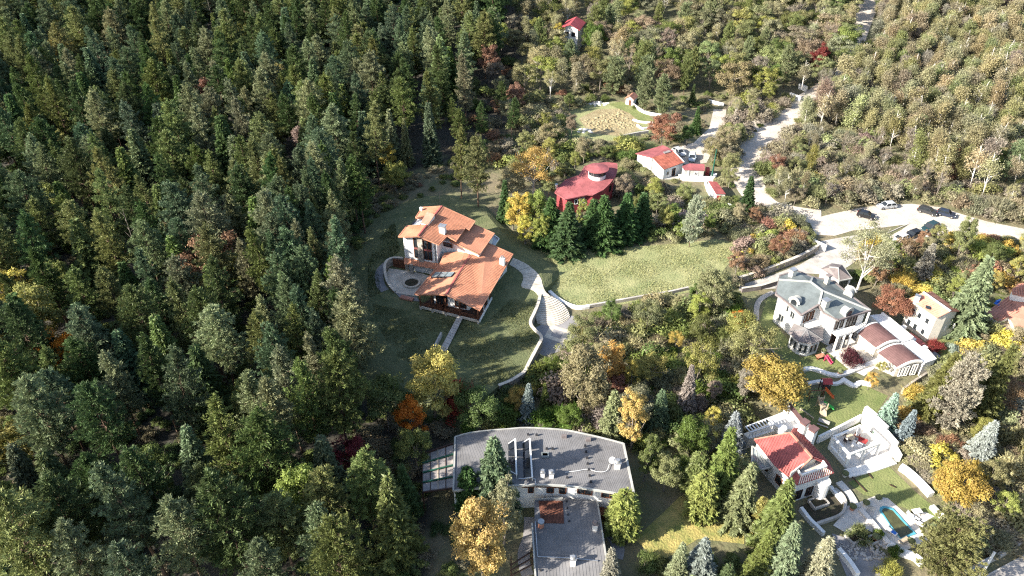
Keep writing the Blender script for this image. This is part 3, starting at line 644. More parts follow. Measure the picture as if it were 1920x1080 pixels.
def heap(px, py, r, n, name, lab):
    rg = random.Random(px); o = gat(px, py); mb = MB()
    for k in range(n):
        a = rg.random()*6.28; d = r*math.sqrt(rg.random()); s = rg.uniform(.35, .8)
        x, y = o.x+d*math.cos(a)*1.5, o.y+d*math.sin(a)
        mb.cyl((x, y, o.z-.1), s, s*rg.uniform(.5, 1.1)*(1.3-d/r), 7, r2=s*.45)
    h = solo(name, mb, 'rubble', lab, 'rubble heap', (o.x, o.y, o.z)); return h
heap(1120, 194, 2.4, 40, 'rubble_heap', 'bright white heap of rubble at the far edge of the plot'); heap(1096, 246, 1.6, 22, 'rubble_heap', 'smaller white rubble heap left of the harvested plot')
q = at(1334, 336, 0); solo('green_post', MB().cyl((q.x, q.y, 0), .22, 8.0, 8, r2=.16), 'green', 'tall slender green post standing beside the small cottage', 'post')
# ------------------------------------------------------------------ grey-roofed villa
def z3(x, y, z=0): return at(1440+x/5.4, 480+y/5.4, z)           # enlarged-view readings -> place
def z4(x, y, z=0): return at(1560+x/6.0, 560+y/6.0, z)
def arch_dormer(t, P, ang, w, h, depth, frame='slatetrim'):
    """round-headed dormer looking along ang"""
    u = Vector((math.cos(ang+math.pi/2), math.sin(ang+math.pi/2), 0)); n = Vector((math.cos(ang), math.sin(ang), 0)); up = Vector((0, 0, 1))
    def arc(r, k=10): return [P+u*(r*math.cos(math.pi*i/k))+up*(h-w/2+r*math.sin(math.pi*i/k)) for i in range(k+1)]
    out = [P+u*w/2]+arc(w/2)+[P-u*w/2]
    d = t.part('dormer', MB().slab([p+n*.3 for p in out], depth, -n), frame)
    i2 = [P+u*w*.33+up*.25]+[P+u*(w*.33*math.cos(math.pi*i/8))+up*(h-w/2+w*.33*math.sin(math.pi*i/8)) for i in range(9)]+[P-u*w*.33+up*.25]
    t.part('pane', MB().slab([p+n*.36 for p in i2], .05, -n), 'glass', d)
    hb = MB(); o = arc(w/2+.12)
    for i in range(10): hb.bar(o[i]+n*.25, o[i+1]+n*.25, .14, .3, n.cross(up))
    t.part('hood', hb, 'slatetrim', d)
def villa():
    t = Thing('grey_roof_villa', 'big white villa with many-faceted blue-grey hipped roof and round dormers', 'villa', z3(330, 900))
    E_, R_ = 6.3, 7.9
    pt = dict(a=z3(80, 385, E_), b=z3(190, 465, E_), c=z3(340, 598, E_), v=z3(515, 492, E_+.9), d=z3(562, 570, E_), e=z3(712, 650, E_), f=z3(840, 606, E_), g=z3(1038, 550, E_), h=z3(860, 418, E_), i=z3(652, 250, E_), j=z3(452, 215, E_+.3), k=z3(290, 150, E_), l=z3(122, 200, E_),
              r1=z3(110, 240, E_+.7), r2=z3(430, 262, R_), r3=z3(550, 352, R_))
    faces = [('a', 'b', 'c', 'v', 'r3', 'r2', 'r1'), ('r1', 'r2', 'j', 'k', 'l'), ('a', 'r1', 'l'), ('r3', 'v', 'd', 'e', 'f', 'g'), ('r2', 'r3', 'g', 'h', 'i', 'j')]
    r = None
    for F in faces: r = t.part('roof', MB().slab([pt[k] for k in F], .22), 'slate')
    tb = MB()
    for a, b in (('r1', 'r2'), ('r2', 'r3'), ('r3', 'g'), ('r3', 'v'), ('r2', 'j')): tb.bar(pt[a]+Vector((0, 0, .05)), pt[b]+Vector((0, 0, .05)), .34, .16)
    t.part('ridge_trim', tb, 'slatetrim')
    ring = [pt[k] for k in 'abcvdefghijkl']; gut = MB()
    for i in range(len(ring)): gut.bar(ring[i]-Vector((0, 0, .05)), ring[(i+1) % len(ring)]-Vector((0, 0, .05)), .34, .34)
    t.part('gutter', gut, 'bark_grey')
    c = sum(ring, Vector())/len(ring)
    Wl = [p+(c-p).normalized()*.65 for p in ring]; 
    t.part('wall', MB().prism([Vector((p.x, p.y, E_-.28)) for p in Wl], -.2), 'white')
    wa, wb, wc, wv, wd, we, wf, wg = Wl[:8]
    window(t, wa, wb, 1.0, 1.2, 1.2, 1.5, 'slatetrim', bars=1); window(t, wb, wc, .9, 3.6, 1.1, 1.4, 'slatetrim', bars=1); window(t, wb, wc, 2.2, .8, 1.1, 1.4, 'slatetrim', bars=1)
    window(t, wa, wb, 2.2, 4.0, 1.0, 1.3, 'slatetrim', bars=1)
    L = (wv-wc).length
    for s in (.18, .42, .66): window(t, wc, wv, L*s, 3.9, L*.16, 1.9, 'wood', bars=0)
    L = (wf-we).length
    for s in (.1, .4, .7): window(t, we, wf, L*s, .3, L*.22, 2.2, 'darkwood', bars=1)
    for s in (.15, .6): window(t, we, wf, L*s, 3.6, L*.25, 1.9, 'darkwood', bars=0)
    L = (wg-wf).length
    window(t, wf, wg, L*.1, 3.2, L*.5, 2.4, 'darkwood', bars=2); window(t, wf, wg, L*.12, .2, L*.6, 2.4, 'darkwood', bars=3)
    # balcony over the front right corner
    q = [we+(wf-we)*.05, wf, wg]; n = Vector(((wf-we).y, -(wf-we).x, 0)).normalized()
    bp = [we+n*.1, we+n*1.5, wf+n*1.6+Vector((.3, 0, 0)), wg+n*.7, wg, wf]
    bal = t.part('balcony', MB().slab([Vector((p.x, p.y, 3.2)) for p in bp], .25), 'white')
    rl = MB(); 
    for a, b in ((bp[1], bp[2]), (bp[2], bp[3])):
        for z in (3.5, 4.1): rl.bar((a.x, a.y, z), (b.x, b.y, z), .08)
        for k in range(9):
            p = a.lerp(b, k/8); rl.bar((p.x, p.y, 3.2), (p.x, p.y, 4.1), .06)
    t.part('railing', rl, 'whitemetal', bal)
    for p in (bp[1], bp[2], bp[3], bp[2].lerp(bp[1], .5)): t.part('column', MB().cyl((p.x, p.y, -.1), .22, 3.1, 10), 'white')
    p = bp[3]; t.part('column', MB().cyl((p.x, p.y, 3.2), .2, 2.9, 10), 'white')
    # side terrace above the bay
    tq = [z3(345, 640, 3.5), z3(400, 690, 3.5), z3(550, 680, 3.5), z3(540, 560, 3.5), z3(500, 540, 3.5)]
    tr = t.part('terrace', MB().slab([z3(340, 655, 3.6), z3(415, 735, 3.6), z3(560, 690, 3.6), z3(590, 640, 3.6), z3(520, 560, 3.6)], 3.7), 'white')
    for px, py, z, w, cap in ((245, 190, 7.0, 1.0, 'metal'), (578, 500, 7.3, 1.05, 'metal'), (600, 252, 7.2, .8, 'bark_grey')):
        p = z3(px, py, z); ch = t.part('chimney', MB().box((p.x, p.y, z-1), w, w*.9, 2.1, .5), 'cream'); t.part('chimney_cap', MB().box((p.x, p.y, z+1.12), w*1.25, w*1.1, .2, .5), cap, ch)
    arch_dormer(t, z3(262, 495, E_-.1), math.radians(222), 1.7, 1.6, 1.3); arch_dormer(t, z3(800, 605, E_-.1), math.radians(300), 1.7, 1.6, 1.3); arch_dormer(t, z3(820, 385, E_+.1), math.radians(50), 1.6, 1.4, 1.3)
    # octagonal bay with fan roof
    O = [(260, 683), (208, 772), (310, 862), (440, 890), (556, 850), (562, 725), (400, 735)]; ap = z3(392, 742, 4.5)
    P = [z3(x, y, 3.25) for x, y in O]; cc = sum(P, Vector())/len(P)
    by = t.part('bay', MB().prism([p+(cc-p)*.16-Vector((0, 0, .2)) for p in P[:6]], -.3), 'white')
    for i in range(6): t.part('bay_roof', MB().slab([P[i], P[(i+1) % 7], ap], .15), 'bark_grey', by)
    rb = MB()
    for i in range(7): rb.bar(P[i]+Vector((0, 0, .05)), ap+Vector((0, 0, .05)), .12)
    for i in range(5):
        for k in range(1, 6): rb.bar(P[i].lerp(P[i+1], k/6)+Vector((0, 0, .03)), ap+Vector((0, 0, .03)), .05)
    t.part('roof_seam', rb, 'grey2', by)
    Q = [p+(cc-p)*.16 for p in P]
    for i in (1, 2, 3, 4):
        l = (Q[i+1]-Q[i]).length
        for s in (.12, .55): window(t, Q[i], Q[i+1], l*s, .7, l*.3, 1.7, 'slatetrim', bars=0)
villa()
def pavilion():
    t = Thing('gate_pavilion', 'small grey hip-roofed pavilion on posts behind the villa by the driveway', 'pavilion', z3(640, 240))
    O = [(532, 128), (645, 72), (752, 88), (850, 225), (720, 250)]; P = [z3(x, y, 3.0) for x, y in O]; a1, a2 = z3(620, 112, 3.9), z3(712, 120, 4.1)
    for F in ((P[0], P[4], a2, a1), (P[0], a1, P[1]), (P[1], a1, a2, P[2]), (P[2], a2, P[3]), (P[4], P[3], a2)): t.part('roof', MB().slab(F, .15), 'bark_grey')
    e = MB()
    for i in range(5): e.bar(P[i]-Vector((0, 0, .08)), P[(i+1) % 5]-Vector((0, 0, .08)), .2, .22)
    e.bar(a1, a2, .2); e.bar(a2, P[4], .16); t.part('eave_trim', e, 'slatetrim')
    c = sum(P, Vector())/5
    for p in P: q = p+(c-p)*.12; t.part('post', MB().box((q.x, q.y, -.1), .3, .3, 2.95), 'white')
    q = c+(P[0]-c)*.5; t.part('back_wall', wallrun(MB(), [(P[0]+(c-P[0])*.15).xy, (P[4]+(c-P[4])*.15).xy], -.1, 2.7, .2), 'cream')
    d = MB(); 
    for k in range(5): d.bar(P[4]+(P[3]-P[4])*(.1+.2*k)+(c-P[4])*.1-Vector((0, 0, 3.0)), P[4]+(P[3]-P[4])*(.1+.2*k)+(c-P[4])*.1-Vector((0, 0, .3)), .07)
    t.part('gate_bars', d, 'darkmetal')
pavilion()
def annex():
    t = Thing('barrel_roof_annex', 'white pool annex beside the villa with two brown barrel-vaulted roofs', 'annex', z4(700, 800))
    def barrel(A, B, D_, E2, z0, z1, rise):
        """A,B low left edge; D_,E2 right edge"""
        N = 12; rows = []
        for i in range(N+1):
            u = i/N; z = z0+(z1-z0)*u+rise*math.sin(math.pi*u*.94); p, q = A.lerp(D_, u), B.lerp(E2, u); rows.append((Vector((p.x, p.y, z)), Vector((q.x, q.y, z))))
        r = None
        up = Vector((0, 0, .12)); mb = MB()
        for i in range(N): mb.hexa([rows[i][0]-up, rows[i][1]-up, rows[i+1][1]-up, rows[i+1][0]-up], [rows[i][0], rows[i][1], rows[i+1][1], rows[i+1][0]])
        r = t.part('barrel_roof', mb, 'barrel')
        s = MB()
        for k in range(1, 16):
            f = k/16
            for i in range(N): s.bar(rows[i][0].lerp(rows[i][1], f)+up*.1, rows[i+1][0].lerp(rows[i+1][1], f)+up*.1, .07, .06)
        t.part('roof_seam', s, 'barrel', r, kind='stuff')
        for e in (0, 1):
            a = MB()
            for i in range(N): a.bar(rows[i][e]-up, rows[i+1][e]-up, .3, .36)
            t.part('arch_fascia', a, 'whitemetal', r)
        body = [rows[i][1]-up*1.4 for i in range(N+1)]; d = (rows[0][0]-rows[0][1]); 
        body = [p+d.normalized()*.25 for p in body]
        t.part('wall', MB().slab([Vector((body[0].x, body[0].y, -.1))]+body+[Vector((body[-1].x, body[-1].y, -.1))], d.length-.5, d.normalized()), 'cream')
        return rows
    r1 = barrel(z4(285, 382, 2.3), z4(508, 558, 2.3), z4(505, 275, 3.2), z4(752, 478, 3.2), 2.3, 3.2, .7)
    r2 = barrel(z4(514, 602, 2.2), z4(745, 778, 2.2), z4(775, 515, 3.1), z4(1012, 705, 3.1), 2.2, 3.1, .7)
    a, b = r2[1][1], r2[-1][1]; w = (b-a).length
    for s in (.04, .2, .36, .62, .75): window(t, (a.x, a.y, 0), (b.x, b.y, 0), w*s, .25, w*.11, 1.9+.5*s, 'whitemetal', bars=0)
    # long white flat roofs on the right
    t.part('flat_roof', MB().slab([z4(430, 185, 3.0), z4(540, 280, 3.0), z4(788, 490, 3.0), z4(905, 450, 3.0), z4(650, 240, 3.0), z4(560, 170, 3.0)], 3.1), 'white')
    t.part('flat_roof', MB().slab([z4(792, 500, 2.8), z4(1020, 700, 2.8), z4(1030, 735, 2.8), z4(1160, 690, 2.8), z4(1060, 580, 2.8), z4(912, 462, 2.8)], 2.9), 'white')
    t.part('parapet', wallrun(MB(), [z4(x, y, 3).xy for x, y in [(560, 170), (650, 240), (905, 450)]], 3.02, 3.4, .3), 'white')
    t.part('parapet', wallrun(MB(), [z4(x, y, 2.8).xy for x, y in [(1060, 580), (1160, 690), (1030, 735)]], 2.82, 3.15, .3), 'white')
    ch = z4(1040, 560, 3); t.part('chimney', MB().box((ch.x, ch.y, 1), .7, .7, 2.4, .5), 'white')
    for i, (x, y) in enumerate([(800, 335), (905, 470)]): q = z4(x, y, 2); t.part('parapet_pier', MB().box((q.x, q.y, -.1), .9, .7, 2.6-.1*i, .5), 'white')
annex()
P = [z4(x, y, .9) for x, y in [(848, 385), (905, 440), (1060, 590), (1130, 575)]]
sw = Thing('side_walkway', 'narrow raised walkway beside the annex, red at one end and grey at the other', 'walkway', P[0])
sw.part('red_deck', MB().slab([z4(x, y, .9) for x, y in [(838, 380), (912, 452), (1066, 588), (1132, 572), (1000, 460), (890, 380)]], 1.0), 'red', label='red end of the walkway')
sw.part('grey_deck', MB().slab([z4(x, y, 1.0) for x, y in [(1068, 592), (1200, 760), (1325, 740), (1140, 576)]], 1.1), 'grey2', label='grey sheeted end of the walkway')
sheet('villa_terrace', [(1545, 655), (1562, 640), (1607, 626), (1645, 656), (1682, 694), (1668, 702), (1640, 690), (1620, 705), (1588, 690), (1562, 668)], 'plaza', .06)
for i, (pts, lab, z1, th) in enumerate([
    ([(1497, 700), (1520, 693), (1560, 705), (1585, 702), (1620, 688), (1645, 679)], 'wide white garden wall curving below the villa lawn', .45, .8),
    ([(1512, 722), (1540, 717), (1565, 722), (1580, 716)], 'white wavy low wall above the red play slide', .45, .6),
    ([(1578, 712), (1600, 725), (1612, 720), (1632, 722)], 'zigzag white wall end on the play lawn', .4, .9),
    ([(1585, 672), (1600, 683), (1622, 690)], 'thin white edge wall round the purple plum bed', .4, .5),
    ([(1690, 738), (1712, 722), (1750, 698)], 'grey stone end wall of the annex lawn', 1.2, .35),
    ([(1418, 600), (1419, 575), (1428, 560), (1450, 548)], 'pale curved path kerb round the left garden of the villa', .12, 1.0),
    ([(1418, 600), (1425, 630), (1448, 660), (1462, 672)], 'thin dark kerb at the left edge of the villa garden', .25, .3)]):
    wall_thing('garden_wall', lab, 'wall', smooth([at(x, y).xy for x, y in pts], 4), -.05, z1, th, ['white', 'white', 'white', 'white', 'stone', 'concrete', 'concrete'][i])
wall_thing('drive_wall', 'tall stone retaining wall along the upper side of the villa driveway', 'retaining wall', smooth([at(x, y).xy for x, y in [(1382, 531), (1415, 520), (1450, 508), (1490, 492), (1520, 477), (1532, 468)]], 4), -.1, 1.3, .5, 'stone', .12)
wall_thing('gate_wall', 'white gate wall with grey shadowed face beside the gravel lot', 'wall', [at(x, y).xy for x, y in [(1515, 455), (1527, 463), (1547, 472)]], -.1, 1.6, .4, 'white')
wall_thing('drive_parapet', 'dark parapet wall between driveway and villa garden', 'wall', [at(x, y).xy for x, y in [(1390, 548), (1425, 543), (1458, 533)]], -.1, 1.0, .35, 'bark_grey', .1)

# ------------------------------------------------------------------ small orange-roofed house, pink-roofed house
def z5(x, y, z=0): return at(1680+x/6.75, 520+y/6.75, z)
def small_house():
    t = Thing('small_orange_house', 'small cream two-storey house with a faded orange gable roof and white ridge', 'house', z5(300, 700))
    a, b = z5(345, 188, 7.0), z5(690, 428, 7.0)
    l = [a, z5(165, 266, 5.8), z5(522, 512, 5.8), b]; r = [b, z5(806, 430, 5.9), z5(465, 186, 5.9), a]
    body = [l[1], l[2], b, r[1], r[2], a]; c = sum(body, Vector())/6
    ins = [p+(c-p)*.09-Vector((0, 0, .25)) for p in body]
    t.part('wall', MB().prism(ins, -.2), 'cream')
    for P, d in ((l, l[1]-l[0]), (r, r[1]-r[0])):
        o = roof(t, P, 'pink', .14); ribs(t, P, d, .42, 'pink', parent=o)
    t.part('ridge_cap', MB().bar(a+Vector((0, 0, .06)), b+Vector((0, 0, .06)), .3, .14), 'whitemetal')
    p = z5(262, 285, 6.2); ch = t.part('chimney', MB().box((p.x, p.y, 5.4), .8, .7, 1.7, -.6), 'white'); t.part('chimney_cap', MB().box((p.x, p.y, 7.12), .95, .85, .1, -.6), 'metal', ch)
    k = z5(410, 372, 6.4); t.part('skylight', MB().box((k.x, k.y, 6.12), .8, .7, .25, -.6), 'glass')
    A, B = ins[0], ins[1]; L = (B-A).length
    for s in (.15, .4, .7):
        for z in (.8, 3.3): window(t, A, B, L*s, z, .8, 1.2, 'whitemetal', bars=0)
    A, B = ins[1], ins[3]; L = (B-A).length; window(t, A, B, L*.2, 3.0, 1.2, 1.9, 'wood', bars=1); window(t, A, B, L*.6, 3.2, .9, 1.3, 'wood', bars=0)
    tr = t.part('terrace', MB().slab([z5(385, 640, 2.0), z5(470, 700, 2.0), z5(720, 640, 2.0), z5(800, 560, 2.0), z5(560, 520, 2.0)], 2.1), 'cream')
    for q in (z5(465, 690, 2), z5(600, 668, 2), z5(715, 640, 2)): t.part('post', MB().box((q.x, q.y, 2.0), .25, .25, 1.1), 'white', tr)
small_house()
def pink_house():
    t = Thing('pink_roof_house', 'sprawling house with faded pink tiled roofs at the right edge', 'house', z5(1400, 620))
    A = [z5(1130, 440, 3.2), z5(1305, 560, 3.0), z5(1555, 430, 4.0), z5(1430, 235, 4.2)]
    box_house(t, A, -.2, 'white', 'pink', rib=.45, down=A[0]-A[3])
    B = [z5(1430, 500, 3.4), z5(1500, 620, 3.2), z5(1760, 640, 3.2), z5(1790, 330, 4.6), z5(1480, 300, 4.2)]
    box_house(t, B, -.2, 'cream', 'pink', rib=.45, down=B[1]-B[4])
    D = [z5(1470, 150, 6.0), z5(1470, 210, 5.6), z5(1800, 280, 5.6), z5(1800, 60, 6.4), z5(1560, 80, 6.4)]
    box_house(t, D, -.2, 'white', 'pink', rib=.45, down=D[1]-D[0])
    pg = MB()
    for k in range(12):
        a = z5(1230+k*16, 585+k*9, 2.4); b = z5(1400+k*12, 520+k*9, 2.4); pg.bar(a, b, .1)
    t.part('pergola', pg, 'palewood')
    for q in (z5(1240, 600, 0), z5(1420, 690, 0)): t.part('post', MB().box((q.x, q.y, 0), .2, .2, 2.4), 'palewood')
    w = z5(1130, 560, 0); t.part('white_annex', MB().box((w.x, w.y, 0), 2.2, 1.4, 2.0, .4), 'white')
    bt = z5(1300, 318, 3.9); solo('solar_tank', MB().box((bt.x, bt.y, 3.62), 1.3, .9, .12, .5).box((bt.x+.2, bt.y+.5, 3.74), 1.3, .3, .3, .5), 'blue', 'bright blue panel lying on the shaded pink roof', 'panel')
pink_house()

# ------------------------------------------------------------------ red-roofed house at the lower right, with patio
def z7(x, y, z=0): return at(1380+x/6.0, 760+y/6.0, z)
def z8(x, y, z=0): return at(1510+x/5.684, 770+y/5.684, z)
def red_house():
    t = Thing('red_tile_house', 'white house with a red tiled hip roof and front roof terrace above the sunken garden', 'house', z7(660, 1060))
    e, rz = 4.4, 6.0
    r0, r1 = z7(612, 308, rz), z7(855, 588, rz)
    L = [r0, z7(205, 385, e), z7(432, 668, e), z7(605, 818, e), r1]; R = [r0, r1, z7(1062, 668, e), z7(690, 258, e), z7(640, 262, e+.4)]
    body = [L[1], L[3], z7(690, 890, e), z7(1105, 758, e), R[3]]; c = sum(body, Vector())/5
    ins = [p+(c-p)*.08-Vector((0, 0, .2)) for p in body]
    t.part('wall', MB().prism(ins, -.2), 'white')
    F = [r1, L[3], z7(690, 895, e-.05), z7(1105, 758, e-.05), R[2]]
    B = [r0, R[4], L[1]]
    for P, d in ((L, L[2]-r0), (R, R[2]-r1)):
        o = roof(t, P, 'redtile', .16); ribs(t, P, d, .36, 'redtile_rib', parent=o)
    lo = [z7(605, 818, e), z7(690, 895, e-.05), z7(720, 800, e+.55), z7(665, 740, e+.75)]
    o = roof(t, lo, 'redtile', .14); 
    fr_ = [z7(690, 895, e-.1), z7(1105, 760, e-.1), z7(1010, 700, e+.6), z7(722, 800, e+.6)]
    o = roof(t, fr_, 'redtile', .14); ribs(t, fr_, fr_[0]-fr_[3], .3, 'cream', parent=o)
    ri = [z7(1105, 760, e-.1), z7(1062, 668, e), z7(985, 640, e+.5), z7(1012, 700, e+.6)]; roof(t, ri, 'redtile', .14)
    tz = e+.35
    td = t.part('roof_terrace', MB().slab([z7(690, 770, tz), z7(735, 800, tz), z7(1005, 705, tz), z7(965, 650, tz)], .3), 'paleslab')
    t.part('parapet', wallrun(MB(), [z7(x, y, tz).xy for x, y in [(690, 755), (733, 805), (1012, 705), (968, 648)]], tz-.3, tz+.55, .22), 'white', td)
    t.part('terrace_wall', wallrun(MB(), [z7(x, y, e).xy for x, y in [(605, 815), (700, 740), (880, 640)]], e-.1, rz-.5, .2), 'cream', td)
    cap = MB(); cap.bar(r0+Vector((0, 0, .06)), r1+Vector((0, 0, .06)), .3, .2); cap.bar(r1, L[3], .22, .16); cap.bar(r0, L[1], .22, .14); t.part('ridge_cap', cap, 'pink')
    A, B2 = ins[1], ins[2]; W_ = (ins[3]-ins[2]).length
    for s in (.08, .4): window(t, ins[2], ins[3], W_*s, .6, W_*.18, 1.7, 'darkwood', bars=1)
    p = ins[2].lerp(ins[3], .82); t.part('round_turret', MB().cyl((p.x, p.y-.3, -.1), 1.0, 3.4, 16), 'white')
    window(t, ins[0], ins[1], 2, 1.2, 1.2, 1.4, 'wood', bars=0); window(t, ins[0], ins[1], 5, 1.2, 1.2, 1.4, 'wood', bars=0)
    for x, y, z, h in ((740, 300, 4.6, 2.6), (838, 378, 4.6, 2.6)):
        q = z7(x, y, z); ch = t.part('chimney', MB().box((q.x, q.y, 2.5), 1.15, .9, h+1.4, .7), 'white'); t.part('chimney_cap', MB().box((q.x, q.y, 2.5+h+1.42), 1.3, 1.05, .3, .7), 'barrel', ch)
    # side canopy with glass, lower left
    g = [z7(180, 460, 3.0), z7(175, 750, 2.8), z7(420, 690, 2.8), z7(300, 540, 3.0)]
    cn = t.part('glass_canopy', MB().slab(g, .1), 'skyglass'); b = MB()
    for i in range(4): b.bar(g[i], g[(i+1) % 4], .2)
    for k in (.33, .66): b.bar(g[0].lerp(g[3], k), g[1].lerp(g[2], k), .12)
    t.part('canopy_frame', b, 'slatetrim', cn)
    t.part('side_ledge', MB().slab([z7(430, 700, 2.4), z7(545, 870, 2.4), z7(575, 845, 2.4), z7(470, 690, 2.4)], 2.5), 'white')
red_house()
def roof_terrace():
    t = Thing('white_terrace_wall', 'white walled terrace with brown coping behind the red tiled house', 'terrace', z7(575, 60))
    P = [z7(385, 130, 2.0), z7(575, 55, 2.0), z7(720, 240, 2.0), z7(640, 262, 2.0), z7(560, 270, 2.0), z7(450, 240, 2.0)]
    t.part('terrace_floor', MB().slab(list(reversed(P)), 2.1), 'white')
    t.part('wall', wallrun(MB(), [z7(575, 50, 2).xy, z7(720, 232, 2).xy, z7(880, 350, 2).xy], -.1, 3.1, .5), 'white')
    t.part('coping', wallrun(MB(), [z7(575, 50, 2).xy, z7(720, 232, 2).xy, z7(880, 350, 2).xy], 3.12, 3.3, .75), 'barrel')
    q = z7(570, 40, 3); t.part('pier', MB().box((q.x, q.y, -.1), .6, .6, 3.8, .7), 'white')
    q = z7(515, 275, 2.6); t.part('planter', MB().cyl((q.x, q.y, 2.0), .7, 1.1, 12), 'white')
    p = Thing('pergola', 'white slatted pergola roof beside the blue-grey spruce', 'pergola', z7(200, 320))
    c = [z7(105, 245, 3.6), z7(160, 305, 3.6), z7(440, 215, 3.6), z7(385, 138, 3.6)]
    for k in range(9):
        u = k/8; p.part('slat', MB().bar(c[0].lerp(c[3], u)+Vector((0, 0, .12)), c[1].lerp(c[2], u)+Vector((0, 0, .12)), .13, .16), 'whitemetal')
    for a, b in ((0, 3), (1, 2)): p.part('beam', MB().bar(c[a], c[b], .16, .2), 'whitemetal')
    for k in range(9):
        q = c[1].lerp(c[2], k/8); p.part('upright', MB().bar(q, (q.x, q.y, 2.3), .1), 'whitemetal')
    p.part('sill', MB().bar((c[1].x, c[1].y, 2.35), (c[2].x, c[2].y, 2.35), .3, .2), 'white')
    p.part('deck', MB().slab([Vector((q.x, q.y, 2.2)) for q in c], 2.3), 'cream')
roof_terrace()
def patio():
    sheet('patio_floor', [(1553, 840), (1562, 822), (1612, 795), (1676, 848), (1672, 862), (1592, 882)], 'plaza', .07)
    t = Thing('patio_pergola', 'white open post-and-beam frame standing round the furnished patio', 'pergola', z8(450, 580))
    T = [z8(300, 282, 2.6), z8(470, 565-95, 2.6), z8(800, 345, 2.6), z8(590, 160, 2.6)]
    for i in range(4): t.part('beam', MB().bar(T[i], T[(i+1) % 4], .3, .35), 'white')
    for i in range(4):
        t.part('post', MB().box((T[i].x, T[i].y, 0), .4, .4, 2.45), 'white')
    for k in (.5,):
        for i in (0, 1): q = T[i].lerp(T[i+1], k); t.part('post', MB().box((q.x, q.y, 0), .28, .28, 2.45), 'white')
    a, b = T[1].lerp(T[2], .5), T[2]; t.part('brace', MB().bar((a.x, a.y, .4), (b.x, b.y, 2.2), .12), 'whitemetal'); t.part('half_wall', wallrun(MB(), [T[0].xy, T[1].xy], 0, .9, .3), 'white')
    w = Thing('stepped_wall', 'tall white stepped boundary wall to the right of the furnished patio', 'wall', z8(590, 140))
    pts = [z8(585, 110, 0), z8(700, 205, 0), z8(820, 320, 0), z8(935, 455, 0), z8(985, 545, 0)]
    for i, h in enumerate((3.3, 3.0, 2.3, 1.5)): w.part('wall_panel', wallrun(MB(), [pts[i].xy, (pts[i].lerp(pts[i+1], .995)).xy], -.1, h, .55), 'white')
    w.part('wall_panel', wallrun(MB(), [z8(120, 345, 0).xy, z8(330, 240, 0).xy, z8(570, 115, 0).xy], -.1, 1.5, .35), 'white')
    ta = z8(470, 315, 0); d = Thing('patio_table', 'round patio dining table with pale top under the frame', 'table', (ta.x, ta.y, .08))
    d.part('table_top', MB().cyl((ta.x, ta.y, .75), .65, .06, 16), 'palewood'); d.part('pedestal', MB().cyl((ta.x, ta.y, .08), .25, .67, 10, r2=.1), 'darkmetal')
    rg = random.Random(2)
    for k in range(4):
        an = k*1.57+.5; x, y = ta.x+1.05*math.cos(an), ta.y+1.05*math.sin(an)
        ch = Thing('patio_chair', ['dark chair at the near right of the round patio table', 'dark chair at the far side of the round patio table', 'dark chair left of the round patio table', 'dark chair nearest the frame beam at the round patio table'][k], 'chair', (x, y, .08), 'chairs round the patio table')
        ch.part('seat', MB().box((x, y, .45), .45, .45, .07, an), 'darkwood'); ch.part('backrest', MB().box((x+.2*math.cos(an), y+.2*math.sin(an), .55), .06, .45, .45, an), 'darkwood')
        for sx in (-.17, .17):
            for sy in (-.17, .17): ch.part('leg', MB().box((x+sx, y+sy, .08), .05, .05, .37), 'darkwood')
    for (x, y, w_, l_, m, lab) in ((600, 345, 1.3, .8, 'redp', 'terracotta-cushioned lounge seat by the white wall'), (540, 290, .8, .7, 'pink', 'small pinkish armchair at the back of the patio'), (540, 385, 1.5, .8, 'white', 'long white sofa in the middle of the patio'), (560, 480, 1.6, .7, 'white', 'white bench sofa along the near patio beam')):
        q = z8(x, y, 0); s_ = Thing('patio_sofa', lab, 'sofa', (q.x, q.y, .08)); an = -.65
        s_.part('base', MB().box((q.x, q.y, .08), w_, l_, .3, an), 'white'); s_.part('cushion', MB().box((q.x, q.y, .385), w_*.95, l_*.8, .14, an), m)
        s_.part('backrest', MB().box((q.x-math.sin(an)*l_*.4, q.y+math.cos(an)*l_*.4, .39), w_, .16, .42, an), m)
patio()
